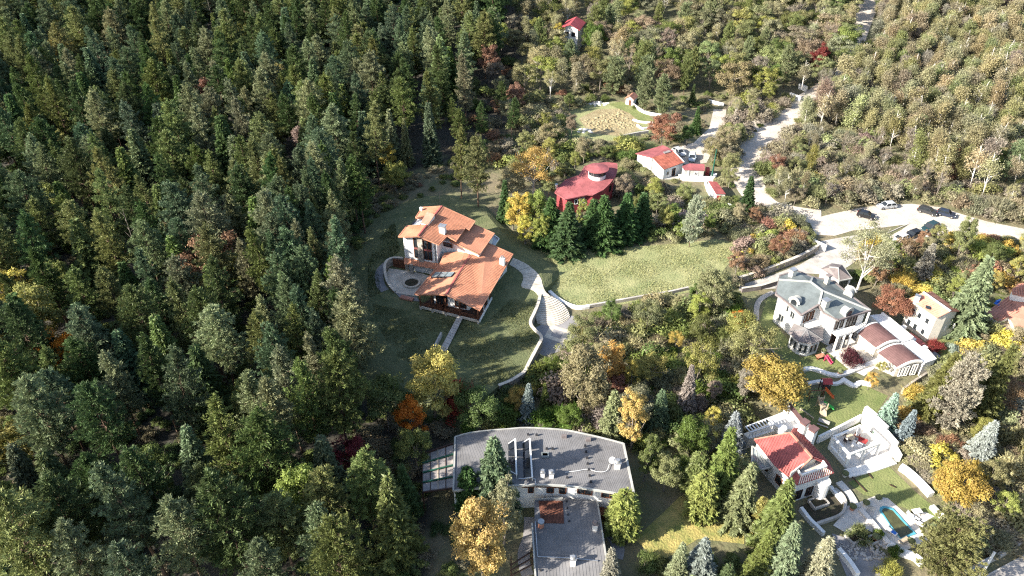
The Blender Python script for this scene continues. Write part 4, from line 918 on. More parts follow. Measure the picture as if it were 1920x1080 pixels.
for pts, lab, z1, th, m in [
    ([(1587, 889), (1630, 879), (1674, 864)], 'wide white path wall between the patio bed and vegetable garden', .25, 1.5, 'white'),
    ([(1686, 879), (1700, 888), (1722, 908), (1744, 932)], 'thick white stepped boundary wall right of the vegetable garden', .9, .9, 'white'),
    ([(1572, 905), (1590, 925), (1602, 945), (1605, 952)], 'white path kerb sloping down left of the vegetable garden', .25, 1.1, 'plaza'),
    ([(1556, 915), (1575, 938), (1581, 945)], 'short white planter wall beside the red tiled house', .5, .5, 'white'),
    ([(1564, 920), (1578, 932), (1584, 946), (1580, 962), (1568, 972), (1540, 982), (1530, 986)], 'round-ended grey wall of the sunken dark garden', .6, .35, 'concrete'),
    ([(1500, 957), (1516, 978), (1530, 992), (1543, 1005)], 'straight white wall on the left of the sunken dark garden', .8, .5, 'white'),
    ([(1612, 958), (1630, 978), (1648, 1000), (1664, 1022)], 'pale stone divider wall left of the swimming pool', .5, .7, 'plaza'),
    ([(1570, 1035), (1590, 1058), (1606, 1082)], 'white stair wall at the bottom beside the blue-grey spruce', .9, .6, 'white'),
    ([(1583, 1003), (1600, 1020), (1618, 1012), (1650, 1022)], 'dark edged kerb round the lower shaded bed', .3, .3, 'concrete'),
    ([(1664, 1022), (1690, 1038), (1712, 1045), (1730, 1060)], 'bright white low wall below the swimming pool', .4, 1.2, 'white'),
    ([(1745, 952), (1758, 965), (1770, 975)], 'stub of white wall under the golden tree', .6, .7, 'white'),
    ([(1800, 1082), (1850, 1055), (1880, 1040), (1925, 1012)], 'grey roadside kerb wall curving in the bottom right corner', .7, .5, 'concrete')]:
    wall_thing('garden_wall', lab, 'wall', smooth([at(x, y).xy for x, y in pts], 4), -.05, z1, th, m)
sheet('pool_terrace', [(1584, 950), (1605, 944), (1640, 930), (1665, 934), (1700, 965), (1735, 960), (1752, 968), (1722, 985), (1740, 1012), (1715, 1025), (1690, 1035), (1660, 1030), (1630, 1005), (1610, 1010), (1588, 1000), (1562, 985), (1580, 965)], 'plaza', .06)
sheet('sunken_bed', [(1498, 950), (1560, 925), (1580, 945), (1572, 968), (1530, 985), (1515, 975)], 'soil', .05)
sheet('lower_bed', [(1585, 1005), (1610, 985), (1640, 1000), (1652, 1020), (1605, 1022)], 'soil', .075)
sheet('lower_court', [(1560, 1000), (1590, 1010), (1660, 1040), (1680, 1060), (1660, 1110), (1600, 1110), (1575, 1050)], 'paving', .04)
sheet('corner_road', [(1830, 1110), (1856, 1078), (1925, 1040), (1990, 1010), (2000, 1110)], 'asphalt', .05)
wall_thing('kerb', 'low pale kerb along the pale road in the bottom right corner', 'kerb', [at(x, y).xy for x, y in [(1820, 1110), (1854, 1078), (1925, 1040), (1980, 1014)]], 0, .15, .2, 'concrete')
def pool():
    t = Thing('swimming_pool', 'small murky swimming pool with a bright blue liner edge', 'swimming pool', at(1682, 982))
    ck = lambda x, y, z=.08: at(1480+x/6, 900+y/6, z)
    O = [ck(1010, 345), ck(1020, 308), ck(1055, 296), ck(1110, 305), ck(1165, 322), ck(1290, 462), ck(1425, 612), ck(1255, 668), ck(1130, 510)]
    c = sum(O, Vector())/len(O)
    rim = MB(); n = len(O)
    inn = [p+(c-p).normalized()*.38 for p in O]
    wide = [p+(c-p).normalized()*.12 for p in O]
    for k, i in enumerate(range(n)):
        j = (i+1) % n
        q = inn if i in (0, 1, 2, 3, 4, 5) else wide; a2, b2 = (inn if i in (0,1,2,3,4,5,6) else wide)[i], (inn if j in (0,1,2,3,4,5,6) else wide)[j]
        rim.hexa([O[i]-Vector((0, 0, .1)), O[j]-Vector((0, 0, .1)), b2-Vector((0, 0, .1)), a2-Vector((0, 0, .1))], [O[i]+Vector((0, 0, .12)), O[j]+Vector((0, 0, .12)), b2+Vector((0, 0, .12)), a2+Vector((0, 0, .12))])
    t.part('liner_edge', rim, 'poolblue'); t.part('pool_floor', MB().poly([Vector((p.x, p.y, .07)) for p in wide]), 'poolblue')
    t.part('water', MB().poly([Vector((p.x, p.y, .13)) for p in [(q if i > 6 else q2) for i, (q, q2) in enumerate(zip(wide, inn))]]), 'water')
    for (x, y, an, m, lab) in ((1450, 500, -.85, 'white', 'white sun lounger on the right of the swimming pool'), (1400, 440, -.85, 'white', 'upper white lounger right of the swimming pool'), (1150, 600, -.85, 'white', 'white lounger with blue towel in the shade left of the pool'), (1290, 690, .5, 'palewood', 'small pale bench at the near end of the pool')):
        q = at(1480+x/6, 900+y/6, 0); s_ = Thing('sun_lounger', lab, 'sun lounger', (q.x, q.y, .07)); ca, sa = math.cos(an), math.sin(an)
        s_.part('bed', MB().box((q.x, q.y, .3), 1.3, .62, .1, an), m); s_.part('headrest', MB().hexa([(q.x-ca*.65+sa*.31, q.y-sa*.65-ca*.31, .3), (q.x-ca*.65-sa*.31, q.y-sa*.65+ca*.31, .3), (q.x-ca*1.15-sa*.31, q.y-sa*1.15+ca*.31, .62), (q.x-ca*1.15+sa*.31, q.y-sa*1.15-ca*.31, .62)], [(q.x-ca*.65+sa*.31, q.y-sa*.65-ca*.31, .38), (q.x-ca*.65-sa*.31, q.y-sa*.65+ca*.31, .38), (q.x-ca*1.15-sa*.31, q.y-sa*1.15+ca*.31, .70), (q.x-ca*1.15+sa*.31, q.y-sa*1.15-ca*.31, .70)]), m)
        for sx in (-.5, .5):
            for sy in (-.25, .25): s_.part('leg', MB().box((q.x+ca*sx-sa*sy, q.y+sa*sx+ca*sy, .05), .06, .06, .25), 'whitemetal')
        if 'blue' in lab: s_.part('towel', MB().box((q.x+ca*.2, q.y+sa*.2, .405), .6, .5, .04, an), 'blue')
    q = at(1480+1420/6, 900+385/6, 0); g = Thing('garden_set', 'white table with dark chairs on the pale terrace right of the pool', 'table', (q.x, q.y, .06))
    g.part('table_top', MB().box((q.x, q.y, .7), 1.3, .8, .06, .2), 'white')
    for sx in (-.5, .5):
        for sy in (-.3, .3): g.part('leg', MB().box((q.x+sx, q.y+sy, .06), .06, .06, .64), 'darkmetal')
    for k, (x, y, w_, d_) in enumerate(((320, 270, 2.4, 1.5), (790, 570, 1.1, .9), (920, 695, 1.2, 1.1))):
        q = at(1480+x/6, 900+y/6, 0); b = Thing('raised_bed', ['large pale-framed raised bed in the sunken dark garden', 'small square raised bed in the lower shaded bed', 'pale square raised bed near the rubble pile'][k], 'raised bed', (q.x, q.y, .06)); an = .35
        ca, sa = math.cos(an), math.sin(an); cn = [(q.x+ca*sx*w_/2-sa*sy*d_/2, q.y+sa*sx*w_/2+ca*sy*d_/2) for sx, sy in ((-1, -1), (1, -1), (1, 1), (-1, 1))]
        for i in range(4): b.part('frame_side', MB().bar((*cn[i], .35), (*cn[(i+1) % 4], .35), .2, .5), 'concrete')
        b.part('soil', MB().poly([(x_, y_, .3) for x_, y_ in cn]), 'soil')
    rg = random.Random(8); mb = MB()
    for k in range(120):
        q = at(1480+rg.uniform(560, 1060)/6, 900+rg.uniform(720, 900)/6, 0); s_ = rg.uniform(.12, .4)
        mb.box((q.x, q.y, .05), s_, s_*rg.uniform(.4, 1.2), s_*rg.uniform(.3, .9), rg.random()*3)
    o = link('stone_pile', mb.mesh('stone_pile'), 'concrete'); tag(o, 'scattered grey stone rubble on the shaded court below the pool', 'rubble', kind='stuff')
    mb = MB()
    for (x0, y0, x1, y1) in ((1597, 893, 1625, 922), (1626, 884, 1636, 897), (1668, 908, 1680, 914)):
        mb.bar(at(x0, y0, .15), at(x1, y1, .15), .12)
    solo('bed_edging', mb, 'darkwood', 'dark timber edging strips in the bright vegetable garden', 'edging')
    q = at(1860, 1062, 0); p = Thing('white_pole', 'thick leaning white utility pole in the bottom right corner', 'pole', (q.x, q.y, 0))
    a, b = at(1832, 1090, .1), at(1864, 1037, 3.4); p.part('shaft', MB().tube([a, b], [.2, .16], 10), 'white'); p.part('cap', MB().tube([b, b+(b-a).normalized()*.2], [.2, .18], 10), 'metal')
pool()

# ------------------------------------------------------------------ play equipment
def play():
    def slide(name, lab, a, b, m, frame='wood', tower=None):
        t = Thing(name, lab, 'slide', (a.x, a.y, 0)); d = (b-a); u = d.cross(Vector((0, 0, 1))).normalized()*.28
        N = 6; ch = MB(); sd = MB()
        for i in range(N):
            f0, f1 = i/N, (i+1)/N; z = lambda f: a.z+(b.z-a.z)*min(1, f*1.12)
            p, q = a.lerp(b, f0), a.lerp(b, f1); p.z, q.z = z(f0), z(f1)
            ch.hexa([p-u, p+u, q+u, q-u], [p-u+Vector((0, 0, .05)), p+u+Vector((0, 0, .05)), q+u+Vector((0, 0, .05)), q-u+Vector((0, 0, .05))])
            for s in (-1, 1): sd.bar(p+u*s+Vector((0, 0, .12)), q+u*s+Vector((0, 0, .12)), .06, .22)
        t.part('chute', ch, m); t.part('side_rail', sd, m)
        l = MB()
        for s in (-1, 1): l.bar(a+u*s*1.0, Vector((a.x, a.y, 0))+u*s-d.normalized()*.5*0, .08)
        for k in range(4): l.bar(Vector((a.x, a.y, a.z*(k+.5)/4.5))-u, Vector((a.x, a.y, a.z*(k+.5)/4.5))+u, .06)
        t.part('ladder', l, frame); return t
    z6 = lambda x, y, z=0: at(1380+x/6.75, 680+y/6.75, z)
    slide('play_slide', 'red and orange play slide coming out of the shade on the lawn', z6(1130, 330, 1.6), z6(1240, 445, .1), 'orangep')
    hs = Thing('play_tower', 'dark timber play tower with a red gable roof in tree shade', 'play tower', z6(1060, 420))
    q = z6(1100, 370, 0)
    for sx in (-.6, .6):
        for sy in (-.6, .6): hs.part('post', MB().box((q.x+sx, q.y+sy, 0), .12, .12, 2.5), 'darkwood')
    hs.part('platform', MB().box((q.x, q.y, 1.4), 1.4, 1.4, .1), 'darkwood')
    for s in (-1, 1): hs.part('roof', MB().slab([(q.x-.8, q.y, 3.0), (q.x+.8, q.y, 3.0), (q.x+.8, q.y+s*.8, 2.45), (q.x-.8, q.y+s*.8, 2.45)], .06), 'redp')
    sw = z6(990, 470, 0); s2 = Thing('swing_frame', 'dark timber swing frame beside the play tower', 'swing', (sw.x, sw.y, 0))
    for s in (-1.1, 1.1):
        for k in (-.5, .5): s2.part('leg', MB().bar((sw.x+s, sw.y+k, 0), (sw.x+s, sw.y, 2.1), .1), 'wood')
    s2.part('top_beam', MB().bar((sw.x-1.3, sw.y, 2.1), (sw.x+1.3, sw.y, 2.1), .12), 'wood')
    for s in (-.5, .5):
        st = s2.part('swing_seat', MB().box((sw.x+s, sw.y, .5), .45, .2, .05), 'darkwood'); s2.part('rope', MB().bar((sw.x+s-.2, sw.y, .5), (sw.x+s-.2, sw.y, 2.1), .03).bar((sw.x+s+.2, sw.y, .5), (sw.x+s+.2, sw.y, 2.1), .03), 'palewood', st)
    q = z6(1068, 600, 0); ph = Thing('play_house', 'pale wooden climbing house with a green slide on the sunny lawn', 'play house', (q.x, q.y, 0))
    for sx in (-.45, .45):
        for sy in (-.9, .9): ph.part('post', MB().box((q.x+sx, q.y+sy, 0), .13, .13, 2.3), 'palewood')
    ph.part('platform', MB().box((q.x, q.y+.4, 1.1), 1.05, 1.1, .1), 'palewood'); ph.part('climbing_wall', MB().slab([(q.x-.5, q.y-.15, 1.7), (q.x+.5, q.y-.15, 1.7), (q.x+.5, q.y-1.5, .05), (q.x-.5, q.y-1.5, .05)], .08), 'palewood')
    ph.part('side_panel', MB().box((q.x-.5, q.y+.4, 1.2), .06, 1.1, .7), 'palewood'); ph.part('side_panel', MB().box((q.x, q.y+.95, 1.2), 1.0, .06, .7), 'palewood')
    a, b = Vector((q.x+.5, q.y+.5, 1.15)), Vector((q.x+2.2, q.y+.1, .12)); d = (b-a); u = d.cross(Vector((0, 0, 1))).normalized()*.26
    ph.part('green_slide', MB().hexa([a-u, a+u, b+u, b-u], [x+Vector((0, 0, .06)) for x in (a-u, a+u, b+u, b-u)]).bar(a-u+Vector((0, 0, .1)), b-u+Vector((0, 0, .1)), .06, .2).bar(a+u+Vector((0, 0, .1)), b+u+Vector((0, 0, .1)), .06, .2), 'greenp')
    q = z6(1100, 785, 0); pt_ = Thing('picnic_table', 'grey picnic table with benches near the brown-capped wall', 'table', (q.x, q.y, 0)); an = -.55; ca, sa = math.cos(an), math.sin(an)
    T = lambda x, y, z: (q.x+ca*x-sa*y, q.y+sa*x+ca*y, z)
    for k in range(4): pt_.part('table_plank', MB().box(T(0, -.3+.2*k, .72), 1.7, .17, .05, an), 'concrete')
    for s in (-.7, .7): pt_.part('bench_plank', MB().box(T(0, s, .42), 1.7, .25, .05, an), 'concrete')
    for s in (-.6, .6): pt_.part('leg', MB().bar(T(s, -.75, 0), T(s, .2, .72), .09).bar(T(s, .75, 0), T(s, -.2, .72), .09), 'wood')
    a, b = z6(810, 575, .45), z6(985, 705, .45); bb = Thing('balance_beam', 'long thin wooden balance beam lying across the play lawn', 'beam', (a.x, a.y, 0)); bb.part('beam', MB().bar(a, b, .16, .14), 'palewood')
    for k in (.05, .5, .95): p = a.lerp(b, k); bb.part('post', MB().box((p.x, p.y, 0), .14, .14, .42), 'palewood')
    # little slide and terracotta table on the villa lawn
    q = at(1551, 668, 0); slide('toddler_slide', 'small pink toddler slide on the villa lawn below the bay', at(1549, 667, 1.1), at(1560, 682, .1), 'pinkp', 'pinkp')
    q = at(1537, 672, 0); tt = Thing('terracotta_table', 'terracotta garden table beside the pink toddler slide', 'table', (q.x, q.y, 0)); tt.part('table_top', MB().box((q.x, q.y, .6), 1.6, .9, .08, .4), 'orange')
    for s in (-.6, .6): tt.part('leg', MB().box((q.x+s*.9, q.y+s*.4, 0), .15, .5, .6, .4), 'wood')
play()

# paving slabs of the terraces, each laid a little unevenly
def paved(poly, z, step, ang, name, label, seed):
    r = random.Random(seed); P = [at(x, y, z) for x, y in poly]; Q = [(p.x, p.y) for p in P]; t = Thing(name, label, 'paving', P[0]); ca, sa = math.cos(ang), math.sin(ang)
    cx, cy = sum(p[0] for p in Q)/len(Q), sum(p[1] for p in Q)/len(Q); me = []
    for m_ in ('plaza', 'paleslab', 'plaza', 'concrete'):
        k = MB().box((0, 0, 0), step*.96, step*.96, .06).mesh('paving_slab'); k.materials.append(M[m_]); me.append(k)
    n = int(14/step)
    for i in range(-n, n+1):
        for j in range(-n, n+1):
            x, y = cx+ca*i*step-sa*j*step, cy+sa*i*step+ca*j*step
            if all(bool(inpoly(x+dx*step*.45, y+dy*step*.45, Q)) for dx in (-1, 1) for dy in (-1, 1)): t.share('paving_slab', r.choice(me), None, (x, y, z+r.uniform(-.02, .015)), rot=(r.gauss(0, .006), r.gauss(0, .006), ang))
paved([(1605, 946), (1640, 932), (1665, 936), (1646, 950), (1652, 975), (1690, 1022), (1720, 1008), (1735, 1000), (1716, 1024), (1688, 1033), (1640, 1000)], .07, 1.0, .9, 'pool_paving', 'pale uneven paving slabs around the murky swimming pool', 3)
paved([(1700, 966), (1735, 962), (1750, 969), (1722, 985), (1712, 985)], .07, .8, .4, 'terrace_paving', 'small patch of pale slabs under the white garden table', 4)
paved([(1545, 655), (1562, 640), (1607, 626), (1645, 656), (1682, 694), (1640, 690), (1588, 690)], .07, 1.3, .55, 'villa_paving', 'large pale slabs of the villa terrace around the plum', 5)
rg = random.Random(41)
for k, (px, py, m_, lab) in enumerate([(1597, 955, 'orange', 'round terracotta pot at the end of the sunken garden wall'), (1622, 948, 'cream', 'cream planter on the paving above the pool'), (1645, 938, 'white', 'white planter in the corner of the vegetable garden'), (1640, 1012, 'orange', 'terracotta pot beside the pale divider wall'), (1706, 1020, 'cream', 'cream planter at the near corner of the pool paving'), (1583, 893, 'cream', 'cream planter beside the white path wall'), (1574, 702, 'orange', 'terracotta pot on the lower edge of the villa terrace'), (1543, 662, 'cream', 'cream planter beside the villa bay')]):
    q = at(px, py, .05); t = Thing('flower_pot', lab, 'flower pot', (q.x, q.y, .05)); t.part('pot', MB().cyl((q.x, q.y, .05), .3, .5, 12, r2=.42), m_); t.part('plant', MB().cyl((q.x, q.y, .56), .42, .3, 7, r2=.55).cyl((q.x, q.y, .87), .5, .3, 6, r2=.12), 'lawn')
# ------------------------------------------------------------------ grey curved-roof house at the bottom
def zh(x, y, z=0): return at(940+x/6.354, 790+y/6.354, z)
def zw(x, y, z=0): return at(940+x/6.0, 900+y/6.0, z)
def zl(x, y, z=0): return at(740+x/6.354, 790+y/6.354, z)
def bottom_house():
    t = Thing('grey_curved_house', 'long low white house with a curved grey metal roof, solar racks and a flat-roofed wing', 'house', zh(700, 960))
    zf, zb = 5.6, 5.0
    back = [zl(720, 190, zb), at(880, 812.5, zb), at(920, 807.5, zb), at(955, 804.8, zb), zh(280, 80, zb), at(1022, 804, zb), at(1060, 807, zb), zh(930, 140, zb), zh(1200, 200, zb), zh(1455, 268, zb)]
    front = [zh(1590, 918, zf), zh(1430, 868, zf), zh(1150, 822, zf), zh(860, 778, zf), zh(640, 762, zf), zh(410, 756, zf), zh(190, 765, zf), at(930, 911.5, zf), zl(700, 828, zf)]
    P = back+front
    n = len(back); mb = MB()
    # strips between the two arcs so the roof follows the curve
    fr_ = smooth(list(reversed(front)), 4); bk = smooth(back, 4); N = 24
    pick = lambda Q, u: Q[min(int(u*(len(Q)-1)), len(Q)-2)].lerp(Q[min(int(u*(len(Q)-1)), len(Q)-2)+1], u*(len(Q)-1)-min(int(u*(len(Q)-1)), len(Q)-2))
    F_ = [pick(fr_, i/N) for i in range(N+1)]; B_ = [pick(bk, i/N) for i in range(N+1)]; dn = Vector((0, 0, .28))
    for i in range(N): mb.hexa([F_[i]-dn, F_[i+1]-dn, B_[i+1]-dn, B_[i]-dn], [F_[i], F_[i+1], B_[i+1], B_[i]])
    r = t.part('roof', mb, 'grey')
    sm = MB()
    M_ = 84
    for k in range(1, M_): sm.bar(pick(fr_, k/M_)+Vector((0, 0, .005)), pick(bk, k/M_)+Vector((0, 0, .005)), .04, .03)
    t.part('roof_seams', sm, 'grey2', r, kind='stuff')
    ed = MB()
    for i in range(N): ed.bar(B_[i]+Vector((0, 0, .0)), B_[i+1]+Vector((0, 0, .0)), .2, .3); ed.bar(F_[i]-Vector((0, 0, .05)), F_[i+1]-Vector((0, 0, .05)), .22, .3)
    ed.bar(F_[0], B_[0], .25, .3); ed.bar(F_[-1], B_[-1], .3, .3); t.part('roof_edge', ed, 'slatetrim', r)
    wallp = []
    Wf = [f+(b-f)*.055 for f, b in zip(F_, B_)]; Wb = [b+(f-b)*.05 for f, b in zip(F_, B_)]
    t.part('wall', MB().prism([p-dn*1.02 for p in Wf]+[p-dn*1.02 for p in reversed(Wb)], -.2), 'white')
    def onwall(px): # index of the front wall segment nearest a picture column
        return min(range(N), key=lambda i: abs(pix(*Wf[i])[0]-px))
    for px, w in ((1090, 2.0), (1140, 2.2)):
        i = onwall(px); a, b = Wf[i], Wf[i+1]; window(t, (a.x, a.y, 0), (b.x, b.y, 0), -.3, 3.75, w, 1.15, 'wood', bars=1)
    i0, i1 = onwall(985), onwall(1052)
    for k in range(i0, i1): 
        a, b = Wf[k], Wf[k+1]; d = Vector((b.x-a.x, b.y-a.y, 0)); n_ = Vector((d.y, -d.x, 0)).normalized()*.1
        t.part('timber_band', MB().slab([a+n_+Vector((0, 0, zf-.35-a.z)), b+n_+Vector((0, 0, zf-.35-b.z)), b+n_+Vector((0, 0, 4.5-b.z)), a+n_+Vector((0, 0, 4.5-a.z))], .08, n_.normalized()), 'wood')
    for px, w in ((1029, .9), (1048, .9), (990, .7)):
        i = onwall(px); a, b = Wf[i], Wf[i+1]; d = Vector((b.x-a.x, b.y-a.y, 0)).normalized(); p = Vector((a.x, a.y, 0))
        window(t, p, p+d, 0, 3.3, w, 1.5, 'wood', bars=0)
    # solar racks facing left
    for lo0, lo1, hi0, hi1 in ((at(953, 832, 5.3), at(953, 881, 5.6), at(966, 823, 6.1), at(968.5, 890, 6.3)), (at(980, 830, 5.3), at(982, 897, 5.6), at(993, 822, 6.1), at(998, 895, 6.3))):
        rk = t.part('solar_rack', MB().bar(hi0, hi1, .22, .2).bar(hi0, (hi0.x, hi0.y, 5), .08).bar(hi1, (hi1.x, hi1.y, 5.2), .08).bar(hi0.lerp(hi1, .5), (*hi0.lerp(hi1, .5).xy, 5.2), .08).bar(lo0, hi0, .1).bar(lo1, hi1, .1), 'whitemetal')
        for k in range(4):
            u0, u1 = k/4+.02, (k+1)/4-.02
            t.part('solar_panel', MB().slab([lo0.lerp(lo1, u0), lo0.lerp(lo1, u1), hi0.lerp(hi1, u1), hi0.lerp(hi1, u0)], .07), 'panel', rk)
    def chim(p, w, h, top, capm, lab=None):
        c = t.part('chimney', MB().box((p.x, p.y, top-h-.6), w, w, h+.6), 'white', label=lab); t.part('chimney_cap', MB().box((p.x, p.y, top+.02), w*1.3, w*1.3, .12).cyl((p.x, p.y, top+.14), w*.55, .3, 12, r2=w*.4), capm, c)
    for px, py, zz, w in ((1017, 894, 5.5, .55), (1033.5, 895, 5.5, .6), (1157, 875, 5.5, .75)): chim(at(px, py, zz), w, 1.0, zz+1.0, 'metal')
    q = at(1147, 869, 5.4); ds = MB()
    Rr = Matrix.Rotation(math.radians(60), 3, 'X') @ Matrix.Rotation(math.radians(0), 3, 'Z')
    pts = [(0, 0, -.12)]+[(.25*math.cos(a*.5236), .25*math.sin(a*.5236), -.09) for a in range(12)]+[(.5*math.cos(a*.5236), .5*math.sin(a*.5236), 0) for a in range(12)]
    ds.add([Vector((q.x, q.y, 6.1))+Rr @ Vector(p) for p in pts], [(0, 1+i, 1+(i+1) % 12) for i in range(12)]+[(1+i, 13+i, 13+(i+1) % 12, 1+(i+1) % 12) for i in range(12)])
    d = t.part('satellite_dish', ds, 'whitemetal'); t.part('dish_arm', MB().bar((q.x, q.y, 5.1), (q.x, q.y+.1, 6.0), .07).bar((q.x, q.y+.1, 6.0), (q.x, q.y-.5, 6.2), .04), 'metal', d)
    for x, y in ((748, 185), (1035, 222), (520, 412), (1215, 365)):
        p = zh(x, y, 5.2) if x != 1215 else zl(1215, 365, 5.3); t.part('roof_vent', MB().box((p.x, p.y, 5.0), .7, .45, .55), 'bark_grey')
    for x, y in ((1000, 290), (1010, 362), (1020, 433), (1030, 502), (1042, 572), (1053, 646), (1065, 720), (785, 668), (540, 325), (610, 325), (420, 160), (320, 155)):
        p = zh(x, y, 5.2+y/1500); t.part('vent_hood', MB().hexa([(p.x-.18, p.y-.12, p.z-.12), (p.x+.18, p.y-.12, p.z-.12), (p.x+.18, p.y+.12, p.z-.12), (p.x-.18, p.y+.12, p.z-.12)], [(p.x-.14, p.y-.1, p.z+.22), (p.x+.14, p.y-.1, p.z+.22), (p.x+.14, p.y+.1, p.z+.22), (p.x-.14, p.y+.1, p.z+.22)]), 'darkmetal')
    p = zh(522, 412, 5.3); t.part('roof_light', MB().box((p.x, p.y, 5.05), 1.1, 1.0, .5), 'slate')
    wr = MB(); cb = smooth([zh(760, 612, 5.52), zh(900, 595, 5.52), zh(1030, 575, 5.5), zh(1150, 605, 5.5), zh(1250, 595, 5.5), zh(1285, 515, 5.45)], 5)
    for i in range(len(cb)-1): wr.bar(cb[i]+Vector((0, 0, .08)), cb[i+1]+Vector((0, 0, .08)), .06)
    t.part('cable', wr, 'whitemetal')
    wr = MB(); cb = [zh(205, 692, 5.6), zh(402, 695, 5.6), zh(405, 765, 5.7)]
    for i in range(2): wr.bar(cb[i]+Vector((0, 0, .15)), cb[i+1]+Vector((0, 0, .15)), .12)
    wr.bar(cb[2], zw(365, 250, 3.2), .12); t.part('pipe', wr, 'metal')
    # wing
    wz = 3.0
    Wg = [zw(372, 222, wz), zw(690, 205, wz), zw(1080, 246, wz), zw(1172, 835, wz), zw(1215, 1250, wz), zw(395, 1260, wz), zw(345, 490, wz), zw(375, 480, wz)]
    c = sum(Wg, Vector())/8
    w = t.part('wing', MB().prism([p+(c-p)*.03-Vector((0, 0, .22)) for p in Wg], -.2), 'white')
    wr_ = t.part('wing_roof', MB().slab(Wg, .2), 'grey', w)
    ribs(t, Wg, Wg[4]-Wg[2], .42, 'grey2', w=.05, h=.03, name='roof_seams', parent=w)
    e = MB()
    for a, b in ((2, 3), (3, 4), (5, 6), (0, 1)): e.bar(Wg[a]+Vector((0, 0, .02)), Wg[b]+Vector((0, 0, .02)), .22, .26)
    t.part('roof_edge', e, 'slatetrim', w)
    D = [zw(418, 238, wz+.08), zw(690, 234, wz+.08), zw(706, 486, wz+.08), zw(452, 482, wz+.08)]
    dk = t.part('roof_deck', MB().slab(D, .06), 'deck')
    for k in range(16):
        u0, u1 = k/16+.006, (k+1)/16-.006
        t.part('deck_board', MB().slab([D[0].lerp(D[1], u0)+Vector((0, 0, .06)), D[0].lerp(D[1], u1)+Vector((0, 0, .06)), D[3].lerp(D[2], u1)+Vector((0, 0, .06)), D[3].lerp(D[2], u0)+Vector((0, 0, .06))], .05), 'deck', dk)
    pp = MB(); cb = [zw(380, 470, wz), zw(408, 870, wz), zw(800, 888, wz), zw(1085, 918, wz)]
    for i in range(3): pp.bar(cb[i]+Vector((0, 0, .14)), cb[i+1]+Vector((0, 0, .14)), .13)
    t.part('pipe', pp, 'metal')
    chim(zw(1050, 555, wz), .6, 1.2, wz+1.2, 'bark_grey'); chim(zw(803, 950, wz), .62, 1.2, wz+1.3, 'metal')
    q = zw(445, 520, wz); bb = t.part('flue', MB().cyl((q.x, q.y, wz-.1), .42, .95, 16), 'pink'); t.part('flue_cap', MB().cyl((q.x, q.y, wz+.87), .44, .22, 16), 'metal', bb)
    for x, y in ((735, 245), (742, 318), (752, 393), (762, 466), (440, 1022)):
        p = zw(x, y, wz); t.part('vent_hood', MB().box((p.x, p.y, wz-.02), .25, .2, .22), 'darkmetal')
    # lower link on the right with dark window band
    q = [zw(1090, 270, 1.6), zw(1330, 275, 1.6), zw(1330, 395, 1.4), zw(1112, 395, 1.4)]; t.part('link_roof', MB().slab(q, 1.6), 'wood')
    bottom_pergola()
def bottom_pergola():
    t = Thing('glazed_pergola', 'dark framed glazed pergola with clear sheets at the left end of the curved-roof house', 'pergola', zl(500, 800))
    a, b, c, d = zl(330, 395, 4.3), zl(700, 268, 4.6), zl(700, 800, 4.6), zl(335, 850, 4.3)
    rows, cols = 4, 4
    for i in range(rows):
        for j in range(cols):
            u0, u1, v0, v1 = j/cols+.01, (j+1)/cols-.01, i/rows+.02, (i+1)/rows-.02
            Q = lambda u, v: a.lerp(b, u).lerp(d.lerp(c, u), v)
            t.part('roof_sheet', MB().slab([Q(u0, v0), Q(u0, v1), Q(u1, v1), Q(u1, v0)], .05), 'polyc')
    for i in range(rows+1):
        t.part('beam', MB().bar(a.lerp(d, i/rows)+Vector((0, 0, .1)), b.lerp(c, i/rows)+Vector((0, 0, .1)), .2, .2), 'green' if 0 < i < rows else 'darkwood')
    for j in range(cols):
        t.part('rafter', MB().bar(a.lerp(b, j/cols)+Vector((0, 0, .06)), d.lerp(c, j/cols)+Vector((0, 0, .06)), .1, .1), 'palewood' if j == 2 else 'darkwood')
    for i in range(3):
        p = a.lerp(d, i/2); t.part('post', MB().box((p.x, p.y, -.1), .2, .2, 4.3), 'darkwood')
bottom_house()
structure('garden_path', wallrun(MB(), smooth([zw(300, 1080).xy, zw(260, 950).xy, zw(255, 800).xy, zw(310, 640).xy, zw(320, 420).xy], 4), -.1, .05, 1.6), 'paving')
structure('garden_path', wallrun(MB(), smooth([zw(1180, 560).xy, zw(1270, 650).xy, zw(1310, 760).xy, zw(1290, 880).xy], 4), -.1, .05, 1.8), 'paving')
bp = Thing('timber_trellis', 'dark timber trellis beams beside the flat-roofed wing at the bottom', 'trellis', zw(220, 1000))
for k in range(3):
    bp.part('beam', MB().bar(zw(100, 960+k*60, 2.2), zw(350, 800+k*75, 2.2), .14, .16), 'darkwood')
for x, y in ((110, 960), (110, 1080), (345, 810), (345, 950)):
    q = zw(x, y, 0); bp.part('post', MB().box((q.x, q.y, 0), .14, .14, 2.12), 'darkwood')

